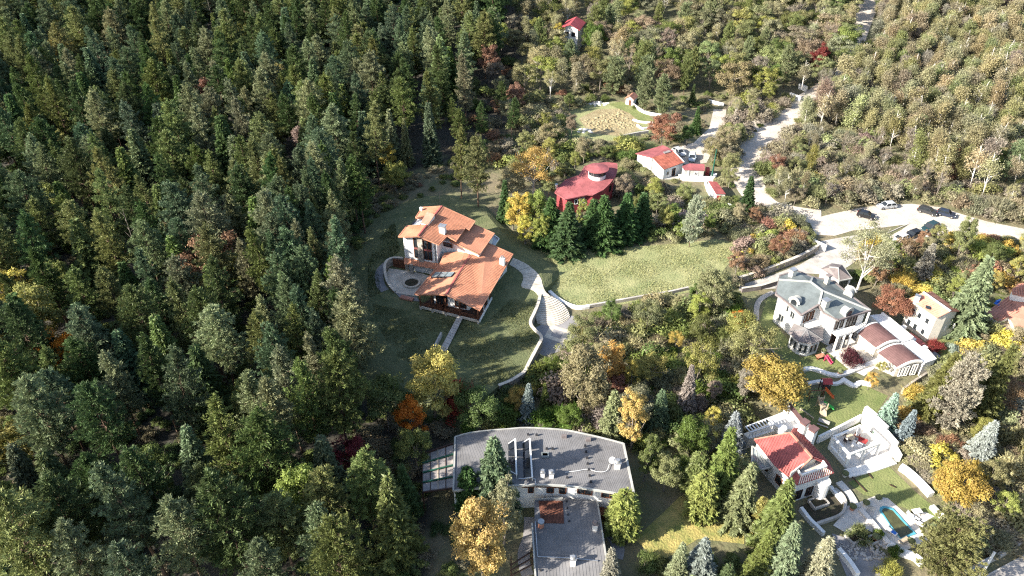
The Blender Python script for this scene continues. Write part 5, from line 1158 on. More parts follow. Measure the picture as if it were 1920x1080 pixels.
# ------------------------------------------------------------------ cars
def car(px, py, head, lab, paint, L=4.3, Wd=1.78, H=1.48, tall=0.0, group='cars parked on the gravel lot', z=.09, van=False):
    q = gat(px, py); t = Thing('parked_car', lab, 'car', (q.x, q.y, q.z+z), group); ca, sa = math.cos(head), math.sin(head)
    T = lambda x, y, h: (q.x+ca*x-sa*y, q.y+sa*x+ca*y, q.z+z+h)
    H += tall
    prof = [(-.5, .42, .96), (-.5, .62, .98), (-.47, .86, .96), (-.2, .92, .98), (.16, .90, .98), (.40, .76, .95), (.485, .62, .9), (.5, .42, .9), (.46, .24, .92), (-.47, .24, .94)]
    mb = MB(); n = len(prof)
    for s in (-1, 1):
        for x, h, w in prof: mb.v.append(T(x*L, s*Wd/2*w, h))
    mb.f += [tuple(range(n)), tuple(range(2*n-1, n-1, -1))]+[(i, (i+1) % n, n+(i+1) % n, n+i) for i in range(n)]
    b = t.part('body', mb, paint)
    x0, x1, x2, x3 = (-.47, -.36, .06, .23) if not van else (-.48, -.42, .1, .26)
    lo = [(x0, .85), (x3, .88)]; hi = [(x1, H), (x2, H-.03)]
    g = MB().hexa([T(x0*L, -Wd*.46, .87), T(x3*L, -Wd*.46, .87), T(x3*L, Wd*.46, .87), T(x0*L, Wd*.46, .87)], [T(x1*L, -Wd*.38, H-.06), T(x2*L, -Wd*.38, H-.06), T(x2*L, Wd*.38, H-.06), T(x1*L, Wd*.38, H-.06)])
    gl = t.part('window_band', g, 'glass')
    t.part('roof', MB().hexa([T(x1*L-.08, -Wd*.39, H-.07), T(x2*L+.1, -Wd*.39, H-.07), T(x2*L+.1, Wd*.39, H-.07), T(x1*L-.08, Wd*.39, H-.07)], [T(x1*L+.1, -Wd*.34, H), T(x2*L-.05, -Wd*.34, H), T(x2*L-.05, Wd*.34, H), T(x1*L+.1, Wd*.34, H)]), paint)
    pl = MB()
    for s in (-1, 1):
        for xa, xb in ((x0, x1), (x3, x2), ((x0+x3)/2-.02, (x1+x2)/2)): pl.bar(T(xa*L, s*Wd*.462, .88), T(xb*L, s*Wd*.385, H-.05), .09, .06)
    t.part('pillar', pl, paint)
    for x in (-.31, .31):
        for s in (-1, 1):
            a, c = Vector(T(x*L, s*Wd*.5, .31)), Vector(T(x*L, s*Wd*.38, .31)); w = t.part('wheel', MB().tube([c, a], [.32, .32], 14), 'tyre'); o = (a-c).normalized()*.01; t.part('rim', MB().tube([a-o, a+o*1.5], [.19, .17], 10), 'metal', w)
    for s in (-1, 1):
        t.part('headlight', MB().bar(T(.487*L, s*Wd*.28, .66), T(.47*L, s*Wd*.42, .68), .12, .14), 'lamp'); t.part('tail_light', MB().bar(T(-.497*L, s*Wd*.30, .74), T(-.49*L, s*Wd*.45, .74), .08, .16), 'taillamp')
        m = Vector(T(.16*L, s*Wd*.55, .92)); t.part('mirror', MB().box((m.x, m.y, m.z), .16, .18, .13, head), paint)
    return t
def paint(name, c, r=.28): M[name] = mat(name, c, r, 1, .03, spec=.6)
for nme, c in (('paint_silver', (.42, .44, .46)), ('paint_black', (.012, .012, .014)), ('paint_dark', (.03, .032, .036)), ('paint_navy', (.02, .03, .055)), ('paint_teal', (.018, .045, .05)), ('paint_white', (.7, .7, .68)), ('paint_paleblue', (.42, .50, .56))): paint(nme, c)
def hd(x0, y0, x1, y1): a, b = gat(x0, y0), gat(x1, y1); return math.atan2(b.y-a.y, b.x-a.x)
car(1661, 390, hd(1676, 388, 1645, 391), 'silver hatchback at the far edge of the gravel lot below the thicket', 'paint_silver')
car(1623, 408, hd(1610, 404, 1637, 411), 'black hatchback standing alone on the left of the gravel lot', 'paint_black', L=4.0)
car(1738, 400, hd(1725, 395, 1750, 403), 'dark grey car at the far edge, left of the navy car', 'paint_dark')
car(1773, 405, hd(1760, 402, 1784, 408), 'navy car at the far right end of the gravel lot', 'paint_navy', L=3.9)
car(1742, 431, hd(1757, 424, 1729, 436), 'dark teal SUV at the near edge of the lot', 'paint_teal', L=4.6, tall=.25, Wd=1.9)
car(1710, 444, hd(1723, 440, 1697, 449), 'black car between the white car and the dark teal SUV', 'paint_black', L=4.2)
car(1686, 452, hd(1699, 447, 1676, 457), 'white car half hidden behind the bare birch at the near edge of the lot', 'paint_white', L=4.2)
car(1297, 299, hd(1298, 288, 1296, 306), 'pale blue car in the farm yard behind the cottage', 'paint_paleblue', group='cars in the farm yard')
car(1273, 289, hd(1268, 285, 1280, 293), 'pale car half hidden beside the rusty-roofed farmhouse', 'paint_silver', group='cars in the farm yard')

# ------------------------------------------------------------------ foliage prototypes
class Leafage:
    def __init__(s, seed): s.P = []; s.T = []; s.r = np.random.default_rng(seed)
    def blades(s, base, dirs, length, width, tint):
        """thin diamonds from base along dirs"""
        n = len(base); r = s.r
        d = dirs/np.linalg.norm(dirs, axis=1, keepdims=True); k = r.normal(size=(n, 3)); w = np.cross(d, k); w /= np.linalg.norm(w, axis=1, keepdims=True)+1e-9
        L = np.asarray(length).reshape(-1, 1); Wd = np.asarray(width).reshape(-1, 1)
        s.P.append(np.stack([base, base+d*L*.45+w*Wd, base+d*L, base+d*L*.45-w*Wd], 1)); s.T.append(tint)
    def leaves(s, c, nrm, size, tint, aspect=.7):
        n = len(c); r = s.r
        nrm = nrm/(np.linalg.norm(nrm, axis=1, keepdims=True)+1e-9); u = np.cross(nrm, r.normal(size=(n, 3))); u /= np.linalg.norm(u, axis=1, keepdims=True)+1e-9; v = np.cross(nrm, u)
        z = np.asarray(size).reshape(-1, 1); s.P.append(np.stack([c+u*z, c+v*z*aspect, c-u*z, c-v*z*aspect], 1)); s.T.append(tint)
    def mesh(s, name, m):
        P = np.concatenate(s.P).astype(np.float32); T = np.clip(np.concatenate(s.T), 0, 1).astype(np.float32); n = len(P)
        me = bpy.data.meshes.new(name); me.vertices.add(4*n); me.vertices.foreach_set('co', P.reshape(-1)); me.loops.add(4*n); me.loops.foreach_set('vertex_index', np.arange(4*n, dtype=np.int32))
        me.polygons.add(n); me.polygons.foreach_set('loop_start', np.arange(0, 4*n, 4, dtype=np.int32))
        a = me.attributes.new('tint', 'FLOAT', 'FACE'); a.data.foreach_set('value', T); me.update(calc_edges=True); me.materials.append(M[m]); return me
def wood_mesh(name, tubes, m):
    mb = MB()
    for pts, rs, n in tubes: mb.tube(pts, rs, n)
    me = bpy.data.meshes.new(name); me.from_pydata(mb.v, [], mb.f); me.materials.append(M[m]); return me
def pine(seed, h=20, cb=.38, R=3.6, dens=1.0, tuft=.5, topround=.9, m='bark', updir=.35, step=.95):
    """tufted pine: spaced whorls of limbs ending in needle brushes, pointed top"""
    r = np.random.default_rng(seed); lf = Leafage(seed); tubes = []
    lean = r.normal(0, .25, 2); tr = lambda z: np.array([lean[0]*(z/h)**2*2, lean[1]*(z/h)**2*2, z])
    tubes.append(([tr(z) for z in np.linspace(-.3, h*.98, 7)], list(np.linspace(h*.013, .03, 7)), 6)); zb = h*cb; z = zb
    while z < h*.97:
        t = (z-zb)/(h-zb); rad = R*(1-t**1.25)**topround*min(1, .5+t*2.0)+.2; ws = r.uniform(.8, 1.15); a0 = r.uniform(0, 6.28); nb = int(r.integers(4, 7))
        for k in range(nb):
            a = a0+k*6.283/nb+r.normal(0, .3); L = rad*ws*r.uniform(.6, 1.15); up = r.uniform(-.12, .12)+.75*t*updir
            if r.random() < .1: L *= .4
            d = np.array([math.cos(a), math.sin(a), up]); o = tr(z); tubes.append(([o, o+d*L*.5+[0, 0, .03*L], o+d*L+[0, 0, .14*L]], [.07*(1-t)+.025, .04, .012], 3))
            nk = max(2, int(L*1.9))
            for s_ in np.linspace(.3, 1, nk):
                for sg in ((0,) if s_ > .9 else (-1, 1)):
                    side = np.array([-d[1], d[0], 0])*sg*r.uniform(.12, .34)*L*s_; c = o+d*L*s_+[0, 0, .14*L*s_*s_+r.normal(0, .12)]+side
                    m_ = int(26*dens*r.uniform(.7, 1.25)); out = d*[.9, .9, 0]+side*.8/(L*.4+.3)+np.array([0, 0, .65]); dr = out+r.normal(0, .62, (m_, 3)); cr = r.uniform(.2, .36)
                    q = r.normal(0, 1, (m_, 3)); q /= np.linalg.norm(q, axis=1, keepdims=True); bt = np.clip(.5+r.normal(0, .15), .1, .9)
                    lf.blades(c+q*cr*r.uniform(.3, 1, (m_, 1)), dr, tuft*r.uniform(.7, 1.2, m_), .058*r.uniform(.8, 1.3, m_), np.clip(bt+r.normal(0, .12, m_), 0, 1))
        z += step*r.uniform(.75, 1.2)*max(.5, 1-t*.5)
    for zz in np.linspace(h*.9, h*1.0, 6):
        m_ = 26; dr = r.normal(0, .6, (m_, 3)); dr[:, 2] += 1; lf.blades(np.tile(tr(zz), (m_, 1)), dr, np.full(m_, tuft), np.full(m_, .055), np.full(m_, .6))
    return wood_mesh('pine_trunk', tubes, m), lf.mesh('pine_crown', 'needle'), h
def spruce(seed, h=16, R=2.6, droop=.35, cb=.06, dens=1.0, shape=1.0, fat=1.0):
    r = np.random.default_rng(seed); lf = Leafage(seed); tubes = [([(0, 0, -.3), (0, 0, h*.5), (0, 0, h)], [h*.014, h*.008, .02], 6)]; z = h*cb
    while z < h*.985:
        t = z/h; rad = R*(1-t)**shape+.12; nb = int(r.integers(6, 9)); a0 = r.uniform(0, 6.28)
        for k in range(nb):
            a = a0+k*6.283/nb+r.normal(0, .15); L = rad*r.uniform(.7, 1.15); d = np.array([math.cos(a), math.sin(a), 0]); n_ = max(4, int(L*9*dens)); s_ = r.uniform(.12, 1, n_)**.8
            zz = -droop*L*s_+.28*droop*L*s_**3*1.5; c = np.array([0, 0, z])+d*(L*s_)[:, None]; c[:, 2] += zz
            m_ = 4; c2 = np.repeat(c, m_, 0); sd = np.array([-d[1], d[0], 0]); q = len(c2)
            side = r.choice([-1, 1], q)*r.uniform(.3, 1.2, q); dr = d*r.uniform(.5, 1.2, (q, 1))+sd*side[:, None]; dr[:, 2] = r.uniform(-.75, .18, q)
            bt = np.clip(.5+r.normal(0, .15), .1, .9)
            lf.blades(c2+r.normal(0, .06, (q, 3)), dr, r.uniform(.35, .75, q)*fat, r.uniform(.07, .13, q)*fat, np.clip(bt+r.normal(0, .15, q), 0, 1))
        z += r.uniform(.32, .5)*max(.5, h/16)
    return wood_mesh('spruce_trunk', tubes, 'bark'), lf.mesh('spruce_crown', 'needle'), h
def leafy(seed, h=10, R=4.0, cb=.28, nb=46, nl=300, ls=.155, m='greybark', zs=1.0, gap=0.0, bare=.0, lean=0.0, nlimb=9, flat=.55):
    """broad crown: limbs, each ending in a few ragged clumps of leaves"""
    r = np.random.default_rng(seed); lf = Leafage(seed); tubes = []
    H = h; cz = H*(cb+(1-cb)*.5); rz = H*(1-cb)*.5
    ln = np.array([lean, r.normal(0, abs(lean)*.3+.01)]); tr = lambda z: np.array([ln[0]*z/h*2, ln[1]*z/h*2, z])
    tubes.append(([tr(z) for z in np.linspace(-.3, H*.7, 5)], list(np.linspace(H*.02, H*.008, 5)), 7))
    cs = []
    while len(cs) < nb:
        p = r.normal(size=3); p /= np.linalg.norm(p); rr = r.uniform(.25, 1)**.45
        if p[2] < -.75: continue
        q = p*rr*np.array([R, R, rz]); q *= r.uniform(.8, 1.12)
        q = q+[0, 0, cz]+np.array([*tr(q[2]+cz)[:2], 0]); cs.append(q)
    for k in range(nlimb):
        q = cs[k % len(cs)]; b = tr(H*r.uniform(cb*.7, cb+.28)); md = b*.45+q*.55+np.array([0, 0, -.25])
        tubes.append(([b, md, q, q+(q-md)*.35], [H*.009, H*.006, H*.003, .012], 4))
    for q in cs:
        rb = R*r.uniform(.2, .36); n = int(nl*r.uniform(.5, 1.2)*(1-gap*(r.random() < .5))); bt = np.clip(.5+r.normal(0, .17), .05, .95)
        if r.random() < bare: n = n//6
        p = r.normal(size=(n, 3)); p /= np.linalg.norm(p, axis=1, keepdims=True); p[:, 2] = np.where(p[:, 2] < -.3, -p[:, 2]*.6, p[:, 2]); rad = rb*r.uniform(.35, 1.08, (n, 1))
        nr = p+r.normal(0, .55, (n, 3)); nr[:, 2] += .35
        lf.leaves(q+p*rad*np.array([1, 1, zs*.8]), nr, ls*r.uniform(.6, 1.3, n), np.clip(bt+r.normal(0, .15, n), 0, 1), flat)
    return wood_mesh('tree_trunk', tubes, m), lf.mesh('tree_crown', 'leaf'), h
def birch(seed, h=12, R=2.2, nl=95, ls=.14, bare=.25, lean=.4, m='birch'):
    """slim pale-stemmed tree with rising limbs and hanging leaf sprays"""
    r = np.random.default_rng(seed); lf = Leafage(seed); tubes = []; ns = 1
    for s in range(ns):
        a0 = r.uniform(0, 6.28); ld = np.array([math.cos(a0), math.sin(a0)])*lean*r.uniform(.4, 1.4)*(1+.6*s); hh = h*r.uniform(.85, 1)
        tr = lambda z: np.array([ld[0]*(z/hh)**1.3*2, ld[1]*(z/hh)**1.3*2, z])
        tubes.append(([tr(z) for z in np.linspace(-.2 if s == 0 else 0, hh, 6)], list(np.linspace(.2, .03, 6)), 6))
        for k in range(20):
            z = hh*r.uniform(.3, .95); t = z/hh; a = r.uniform(0, 6.28); L = R*(1.15-t*.75)*r.uniform(.6, 1.2); d = np.array([math.cos(a), math.sin(a), r.uniform(.5, 1.1)]); o = tr(z); e = o+d*L*.9; tubes.append(([o, o+d*L*.5, e], [.075*(1.2-t), .045, .018], 4))
            if r.random() < bare: continue
            for j in range(4):
                c = o+d*L*r.uniform(.35, 1.0)+r.normal(0, .25, 3); n = int(nl*r.uniform(.5, 1.2)); p = r.normal(0, .42, (n, 3))*np.array([1, 1, 1.15]); p[:, 2] -= .1
                lf.leaves(c+p, r.normal(size=(n, 3))+[0, 0, .35], ls*r.uniform(.6, 1.25, n), np.clip(.5+r.normal(0, .15)+r.normal(0, .15, n), 0, 1), .6)
    if not lf.P: lf.leaves(np.zeros((1, 3))+[0, 0, h], np.ones((1, 3)), [.1], np.array([.5]))
    return wood_mesh('birch_trunk', tubes, m), lf.mesh('birch_crown', 'leaf'), h
def shrub(seed, h=2.6, R=1.7, nb=13, nl=150, ls=.125, twig=0, m='greybark'):
    r = np.random.default_rng(seed); lf = Leafage(seed); tubes = []
    for k in range(nb):
        a = r.uniform(0, 6.28); d = R*math.sqrt(r.random())*.8; q = np.array([d*math.cos(a), d*math.sin(a), h*r.uniform(.25, .8)*(1-.4*(d/R))]); tubes.append(([(q[0]*.2, q[1]*.2, -.1), q*.6, q], [.05, .03, .012], 3))
        rb = R*r.uniform(.3, .5); n = int(nl*r.uniform(.6, 1.2)); p = r.normal(size=(n, 3)); p /= np.linalg.norm(p, axis=1, keepdims=True); p[:, 2] = np.where(p[:, 2] < -.2, -p[:, 2], p[:, 2])
        bt = np.clip(.5+r.normal(0, .17), .05, .95)
        if twig:
            dr = r.normal(0, .45, (n, 3)); dr[:, 2] += 1.0; lf.blades(q-[0, 0, rb*.5]+p*rb*r.uniform(.2, 1, (n, 1)), dr, r.uniform(.5, 1.1, n), r.uniform(.018, .035, n), np.clip(bt+r.normal(0, .2, n), 0, 1))
            n = n//3; p = p[:n]
        lf.leaves(q+p*rb*r.uniform(.4, 1.05, (n, 1)), p+r.normal(0, .5, (n, 3))+[0, 0, .3], ls*r.uniform(.6, 1.3, n), np.clip(bt+r.normal(0, .15, n), 0, 1), .6)
    return wood_mesh('shrub_stem', tubes, m), lf.mesh('shrub_crown', 'leaf'), h
PR = dict(
 pine=[pine(11, 20, .34, 4.0), pine(12, 19, .28, 4.5, topround=.75), pine(13, 21, .38, 3.6), pine(14, 18, .22, 4.7, topround=.85), pine(15, 20, .30, 3.7, topround=1.05), pine(16, 20, .40, 4.3, topround=.7), pine(17, 19, .28, 3.3, topround=1.15), pine(18, 21, .33, 4.2, topround=.95, step=1.15), pine(19, 19, .36, 3.9, topround=.8, step=.8)],
 widepine=[pine(21, 11, .12, 5.0, topround=.5, updir=.8, step=.7), pine(22, 13, .15, 4.2, topround=.65, updir=.5, step=.75)],
 spruce=[spruce(31, 16, 3.6, .42, dens=1.2), spruce(32, 16, 3.2, .34, dens=1.2), spruce(33, 16, 4.0, .46, dens=1.15, fat=1.1), spruce(34, 16, 3.1, .36, shape=.85, dens=1.2)],
 bigspruce=[spruce(41, 18, 4.6, .5, fat=1.25, dens=1.15, shape=.85), spruce(42, 16, 4.2, .45, fat=1.2, dens=1.15, shape=.8)],
 cedar=[spruce(45, 13, 4.6, .1, fat=1.3, dens=1.0, shape=.9)],
 leafy=[leafy(51, 10, 3.9), leafy(52, 9.5, 4.4, nb=50), leafy(53, 11, 3.5, nb=44), leafy(54, 9, 4.0, nb=36, gap=.6), leafy(55, 10, 4.2, bare=.25, gap=.4), leafy(56, 10, 3.3, nb=38, zs=1.2), leafy(57, 11, 3.2, nb=40, cb=.2), leafy(58, 9, 4.6, nb=44, bare=.15)],
 dense=[leafy(57, 10, 4.6, nb=74, nl=300, ls=.19), leafy(58, 12, 4.0, nb=70, nl=280, ls=.19)],
 tallleaf=[leafy(61, 14, 3.2, cb=.12, nb=74, nl=190, zs=1.3, ls=.17), leafy(62, 14, 3.7, cb=.12, nb=84, nl=190, zs=1.2, ls=.17), leafy(63, 14, 2.9, cb=.1, nb=66, nl=190, zs=1.3, ls=.17)],
 thin=[leafy(64, 12, 4.6, cb=.3, nb=52, nl=230, bare=.12, ls=.13, nlimb=14, m='birch'), leafy(65, 11, 3.8, cb=.3, nb=30, nl=100, bare=.5, ls=.14, nlimb=24, m='greybark')],
 birch=[birch(71, 12, 1.8), birch(72, 12, 2.0, bare=.2), birch(73, 11, 1.7, bare=.45), birch(74, 12, 1.9, bare=.15), birch(75, 12, 2.0, bare=.65, lean=.8), birch(76, 11, 2.1, bare=.3), birch(77, 13, 1.6, bare=.25), birch(78, 12, 1.7, bare=.5, lean=.6)],
 dead=[birch(79, 17, 2.0, bare=.93, lean=.2, m='greybark')],
 thuja=[spruce(77, 8, 1.9, -.5, cb=.02, dens=1.5, shape=.42, fat=.8), spruce(78, 8, 1.6, -.4, cb=.02, dens=1.5, shape=.5, fat=.8)],
 shrub=[shrub(81), shrub(82, 2.2, 1.9), shrub(83, 3.0, 1.6), shrub(84, 2.4, 1.8, twig=1), shrub(85, 2.8, 1.8, twig=1)],
 plum=[shrub(91, 4.0, 2.3, nb=22, nl=120, twig=1)],
)
# ------------------------------------------------------------------ planting
HUE = dict(pine='dark green', olivepine='olive', bluepine='blue-grey', yellowpine='yellow-green')
COL = dict(
 deep=((.078, .116, .042), 'deep green'), olive=((.180, .205, .078), 'olive'), bluegreen=((.115, .158, .085), 'blue-green'), greyg=((.210, .242, .125), 'grey-green'),
 fir=((.060, .105, .038), 'dark green'), moss=((.130, .160, .052), 'moss green'), blue=((.26, .31, .28), 'blue-grey'), palegrey=((.30, .31, .23), 'pale grey-green'),
 tan=((.29, .272, .155), 'tan'), oliveleaf=((.225, .235, .105), 'olive'), yellowgreen=((.27, .28, .085), 'yellow-green'), green=((.115, .16, .035), 'fresh green'), yellow=((.46, .36, .09), 'yellow'), gold=((.43, .33, .085), 'golden'), paleyellow=((.46, .36, .12), 'pale yellow'),
 orange=((.55, .20, .03), 'orange'), rust=((.28, .16, .10), 'rust-brown'), redc=((.30, .05, .04), 'red'), mustard=((.37, .30, .075), 'mustard'), darkgold=((.33, .25, .075), 'golden-olive'), crimson=((.17, .035, .04), 'crimson'), brown=((.225, .20, .13), 'brown'), mauve=((.26, .225, .175), 'mauve-brown'), purple=((.095, .035, .045), 'purple'), straw=((.34, .315, .175), 'straw'))
TREES = []                                                        # (thing, kind word, colour word, region, px, py)
NAMES = dict(pine=('pine_tree', 'pine', 'pine'), widepine=('pine_tree', 'spreading pine', 'pine'), spruce=('spruce_tree', 'spruce', 'spruce'), bigspruce=('spruce_tree', 'spruce', 'spruce'), cedar=('cedar_tree', 'cedar', 'cedar'), leafy=('broadleaf_tree', 'broadleaf tree', 'tree'), dense=('broadleaf_tree', 'broadleaf tree', 'tree'), tallleaf=('broadleaf_tree', 'tall leafy tree', 'tree'), thin=('broadleaf_tree', 'sparse tree', 'tree'), birch=('birch_tree', 'birch', 'birch'), dead=('dead_tree', 'dead tree', 'tree'), thuja=('thuja_shrub', 'thuja', 'conifer'), shrub=('shrub', 'shrub', 'shrub'), plum=('plum_tree', 'plum', 'tree'))
rnd = random.Random(77)
def plant(kind, pos, h, col, label=None, group=None, wid=1.0, var=None, sway=.10):
    P = PR[kind]; tm, cm, ph = P[var if var is not None else rnd.randrange(len(P))]
    nm, _, cat = NAMES[kind]
    o = bpy.data.objects.new(nm, None); o.location = pos; s = h/ph; w = s*wid*rnd.uniform(.93, 1.07); o.scale = (w, w, s); o.rotation_euler = (rnd.gauss(0, .025), rnd.gauss(0, .025), rnd.uniform(0, 6.28)); o.empty_display_size = .3
    C.objects.link(o); tag(o, label, cat, group)
    a = bpy.data.objects.new('stems' if kind == 'shrub' else 'trunk', tm); a.parent = o; C.objects.link(a)
    b = bpy.data.objects.new('foliage' if kind == 'shrub' else 'crown', cm); b.parent = o; C.objects.link(b)
    c = COL[col][0]; k = rnd.uniform(.85, 1.15); b.color = (*(min(.9, x*k*rnd.uniform(1-sway, 1+sway)) for x in c), 1)
    return o
HERO = []
def hero(kind, px, py, h, col, label, wid=1.0, var=None, f=.55):
    """a tree singled out in the photograph: (px, py) = middle of its crown"""
    z = 0.0
    for _ in range(8):
        q = at(px, py, z+h*f); z = float(terrain(q.x, q.y))
    HERO.append((q.x, q.y, h*.22*wid)); return plant(kind, (q.x, q.y, z), h, col, label, None, wid, var)
H_ = hero
# around the orange-roofed house
H_('leafy', 916, 118, 12, 'rust', 'rust-brown round tree at the dark forest edge above the pale pine', .75, 0)
H_('pine', 872, 168, 22, 'greyg', 'tall pale grey-green pine alone before the dark gully', .85, 4)
H_('pine', 862, 300, 19, 'olive', 'left olive pine of the close pair behind the clearing', .75, 4)
H_('pine', 895, 318, 19, 'olive', 'right olive pine of the close pair behind the clearing', .9, 1)
H_('dense', 740, 332, 8, 'yellowgreen', 'olive-yellow rounded tree at the upper edge of the clearing', .75)
H_('leafy', 722, 297, 8, 'gold', 'golden tree just behind the olive-yellow rounded tree', .65); H_('leafy', 700, 272, 8, 'yellow', 'bright yellow small tree under the pines left of the slim spruces', .7)
H_('spruce', 733, 250, 15, 'greyg', 'slim grey-green spruce nearest the golden tree', .85); H_('spruce', 760, 262, 13, 'greyg', 'shorter slim spruce between two taller ones', .75); H_('spruce', 806, 245, 17, 'bluegreen', 'tall slim spruce above the dark clearing fence', .85)
H_('thin', 1000, 322, 13, 'paleyellow', 'large pale yellow half-bare tree left of the red building', 1.0, 0); H_('tallleaf', 975, 398, 11, 'yellow', 'bright yellow leafy tree left of the fir row', .95); H_('tallleaf', 1002, 392, 11, 'yellowgreen', 'yellow-green leafy tree touching the fir row', .9); H_('spruce', 946, 372, 11, 'fir', 'small dark spruce at the shaded lawn edge', .9)
for i, (x, y, h, lab) in enumerate([(1032, 412, 13, 'leftmost dark fir of the row below the red building'), (1064, 424, 14, 'second fir of the row below the red building'), (1112, 408, 12, 'fir below the front wall corner of the red building'), (1136, 410, 14, 'tallest fir of the row, right of its middle'), (1174, 402, 13, 'fir beside the shadow of the red building'), (1206, 396, 12, 'rightmost dark fir of the row')]):
    H_('spruce', x, y, h*.9, 'fir', lab, [1.6, 1.45, 1.7, 1.5, 1.65, 1.4][i], [2, 0, 1, 2, 0, 3][i])
H_('tallleaf', 1012, 428, 9, 'yellowgreen', 'yellow-green tree in front of the leftmost fir', .95, 0); H_('tallleaf', 985, 430, 8, 'yellow', 'yellow tree at the shaded corner of the terrace lawn', .95, 2); H_('tallleaf', 962, 395, 9, 'yellowgreen', 'yellow-green tree behind the yellow one at the terrace corner', .9, 0); H_('leafy', 960, 345, 8, 'tan', 'tan leafy tree left of the half-bare pale yellow one', .9, 1); H_('leafy', 1030, 345, 8, 'oliveleaf', 'olive tree touching the left end of the red building', .9, 2)
H_('tallleaf', 1092, 398, 8, 'yellowgreen', 'yellow-green tree squeezed among the firs', .8); H_('widepine', 1300, 414, 12, 'palegrey', 'pale grey spreading pine above the dry meadow', .72, 1); H_('spruce', 1407, 362, 10, 'fir', 'dark conical spruce beside the dirt road bend', 1.1)
H_('spruce', 1308, 222, 8, 'fir', 'small dark spruce in the farm garden', .9); H_('spruce', 1299, 176, 7, 'deep', 'little green spruce above the farm garden', .9); H_('widepine', 1212, 168, 13, 'greyg', 'left grey-green pine beside the garden hut', .75, 1); H_('widepine', 1246, 178, 13, 'greyg', 'right grey-green pine beside the garden hut', .75, 1)
H_('leafy', 1244, 246, 9, 'rust', 'broad rust and olive tree behind the farmhouse', 1.1); H_('shrub', 1266, 217, 3, 'rust', 'red-brown bush on the farm terrace', 1.0); H_('dense', 1290, 252, 6, 'deep', 'dark green round bush by the farm drive', .8)
H_('dense', 1537, 118, 12, 'crimson', 'crimson round tree beside the dirt road', .62, 1); H_('dense', 1114, 74, 11, 'green', 'large fresh green tree right of the hill house', .8, 0); H_('tallleaf', 1046, 70, 11, 'yellow', 'yellow tree hiding the left of the hill house', .95)
H_('leafy', 1437, 155, 10, 'yellowgreen', 'yellow-green round tree above the dirt road bend', .95); H_('leafy', 1775, 32, 9, 'purple', 'purple-red tree high on the right slope', .9); H_('leafy', 1895, 14, 9, 'orange', 'orange tree in the top right corner', 1.0); H_('leafy', 1860, 8, 9, 'rust', 'rusty tree beside the orange tree in the top right corner', 1.0)
H_('birch', 1524, 300, 9, 'yellowgreen', 'slender bright yellow-green tree in the mauve thicket', 1.0, 3); H_('shrub', 1530, 332, 3, 'gold', 'small golden bush at the thicket foot', 1.1)
H_('birch', 1545, 205, 14, 'straw', 'white forked birch standing above the dirt road', 1.0, 4); H_('birch', 1478, 355, 9, 'brown', 'thin white birch stem near the road end', .9, 4)
H_('birch', 1835, 310, 14, 'straw', 'leaning white birch low on the right slope', 1.1, 4); H_('birch', 1858, 330, 14, 'straw', 'second leaning white birch low on the right slope', 1.1, 4); H_('widepine', 1905, 295, 12, 'greyg', 'dark grey-green pine at the right edge of the birch slope', .8, 1)
for i, (x, y, h, c, l) in enumerate([(628, 470, 19, 'greyg', 'tall pine at the upper forest edge beside the clearing'), (598, 492, 18, 'olive', 'olive pine one step back from the upper forest edge'), (560, 478, 19, 'greyg', 'grey-green pine with pointed top left of the clearing edge'), (522, 498, 18, 'bluegreen', 'blue-green pine among pointed pines left of the clearing'), (470, 508, 18, 'greyg', 'pale pointed pine above the orange-brown forest tree'), (632, 548, 18, 'moss', 'moss green pine halfway down the forest edge'), (590, 575, 18, 'olive', 'olive pine behind the middle of the forest edge'), (545, 570, 18, 'greyg', 'grey-green pine left of the middle forest edge'), (612, 640, 18, 'bluegreen', 'blue-green slim pine at the lower forest edge'), (600, 700, 19, 'greyg', 'grey-green pine at the foot of the forest edge'), (540, 735, 21, 'greyg', 'big pale pine with ragged top in the lower forest'), (640, 610, 17, 'deep', 'dark slim pine closest to the shaded slope'), (628, 385, 19, 'deep', 'dark tall pine at the corner of the clearing'), (660, 345, 17, 'deep', 'dark pine above the corner of the clearing'), (600, 425, 18, 'moss', 'moss green pine behind the corner of the clearing'), (655, 690, 15, 'deep', 'dark pine standing out on the shaded slope')]):
    H_('pine', x, y, h, c, l, .85, [4, 6, 4, 6, 4, 2][i % 6], .6)
H_('dead', 372, 28, 18, 'mauve', 'grey dead tree standing bare in the far top-left forest'); H_('dead', 398, 40, 16, 'mauve', 'shorter grey dead tree right of the first in the far forest'); H_('dead', 250, 455, 17, 'mauve', 'lone dead grey tree in the middle of the left forest')
# below the clearing
H_('tallleaf', 810, 718, 15, 'paleyellow', 'pale yellow weeping birch below the plank ramp', .95, 1); H_('leafy', 772, 792, 9, 'orange', 'vivid orange maple at the dark garden edge', .75, 5); H_('leafy', 722, 762, 10, 'moss', 'moss green tree with red tips left of the orange maple', .9); H_('shrub', 858, 735, 5, 'redc', 'bright red bush right of the pale yellow birch', .75); H_('shrub', 850, 768, 4.5, 'redc', 'lower red bush right of the pale yellow birch', .75)
H_('leafy', 898, 768, 9, 'moss', 'moss green round tree above the curved grey roof', .8, 1); H_('spruce', 989, 752, 8, 'blue', 'slim blue spruce in front of the stone wall', .9); H_('leafy', 970, 752, 4.5, 'yellow', 'small yellow tree left of the blue spruce', .9); H_('spruce', 1023, 740, 6, 'moss', 'small yellowish spruce right of the blue spruce', .9)
H_('leafy', 1070, 788, 5, 'green', 'fresh green bush behind the curved grey roof', 1.1); H_('leafy', 1045, 690, 4.5, 'green', 'fresh green bush at the court edge', 1.2)
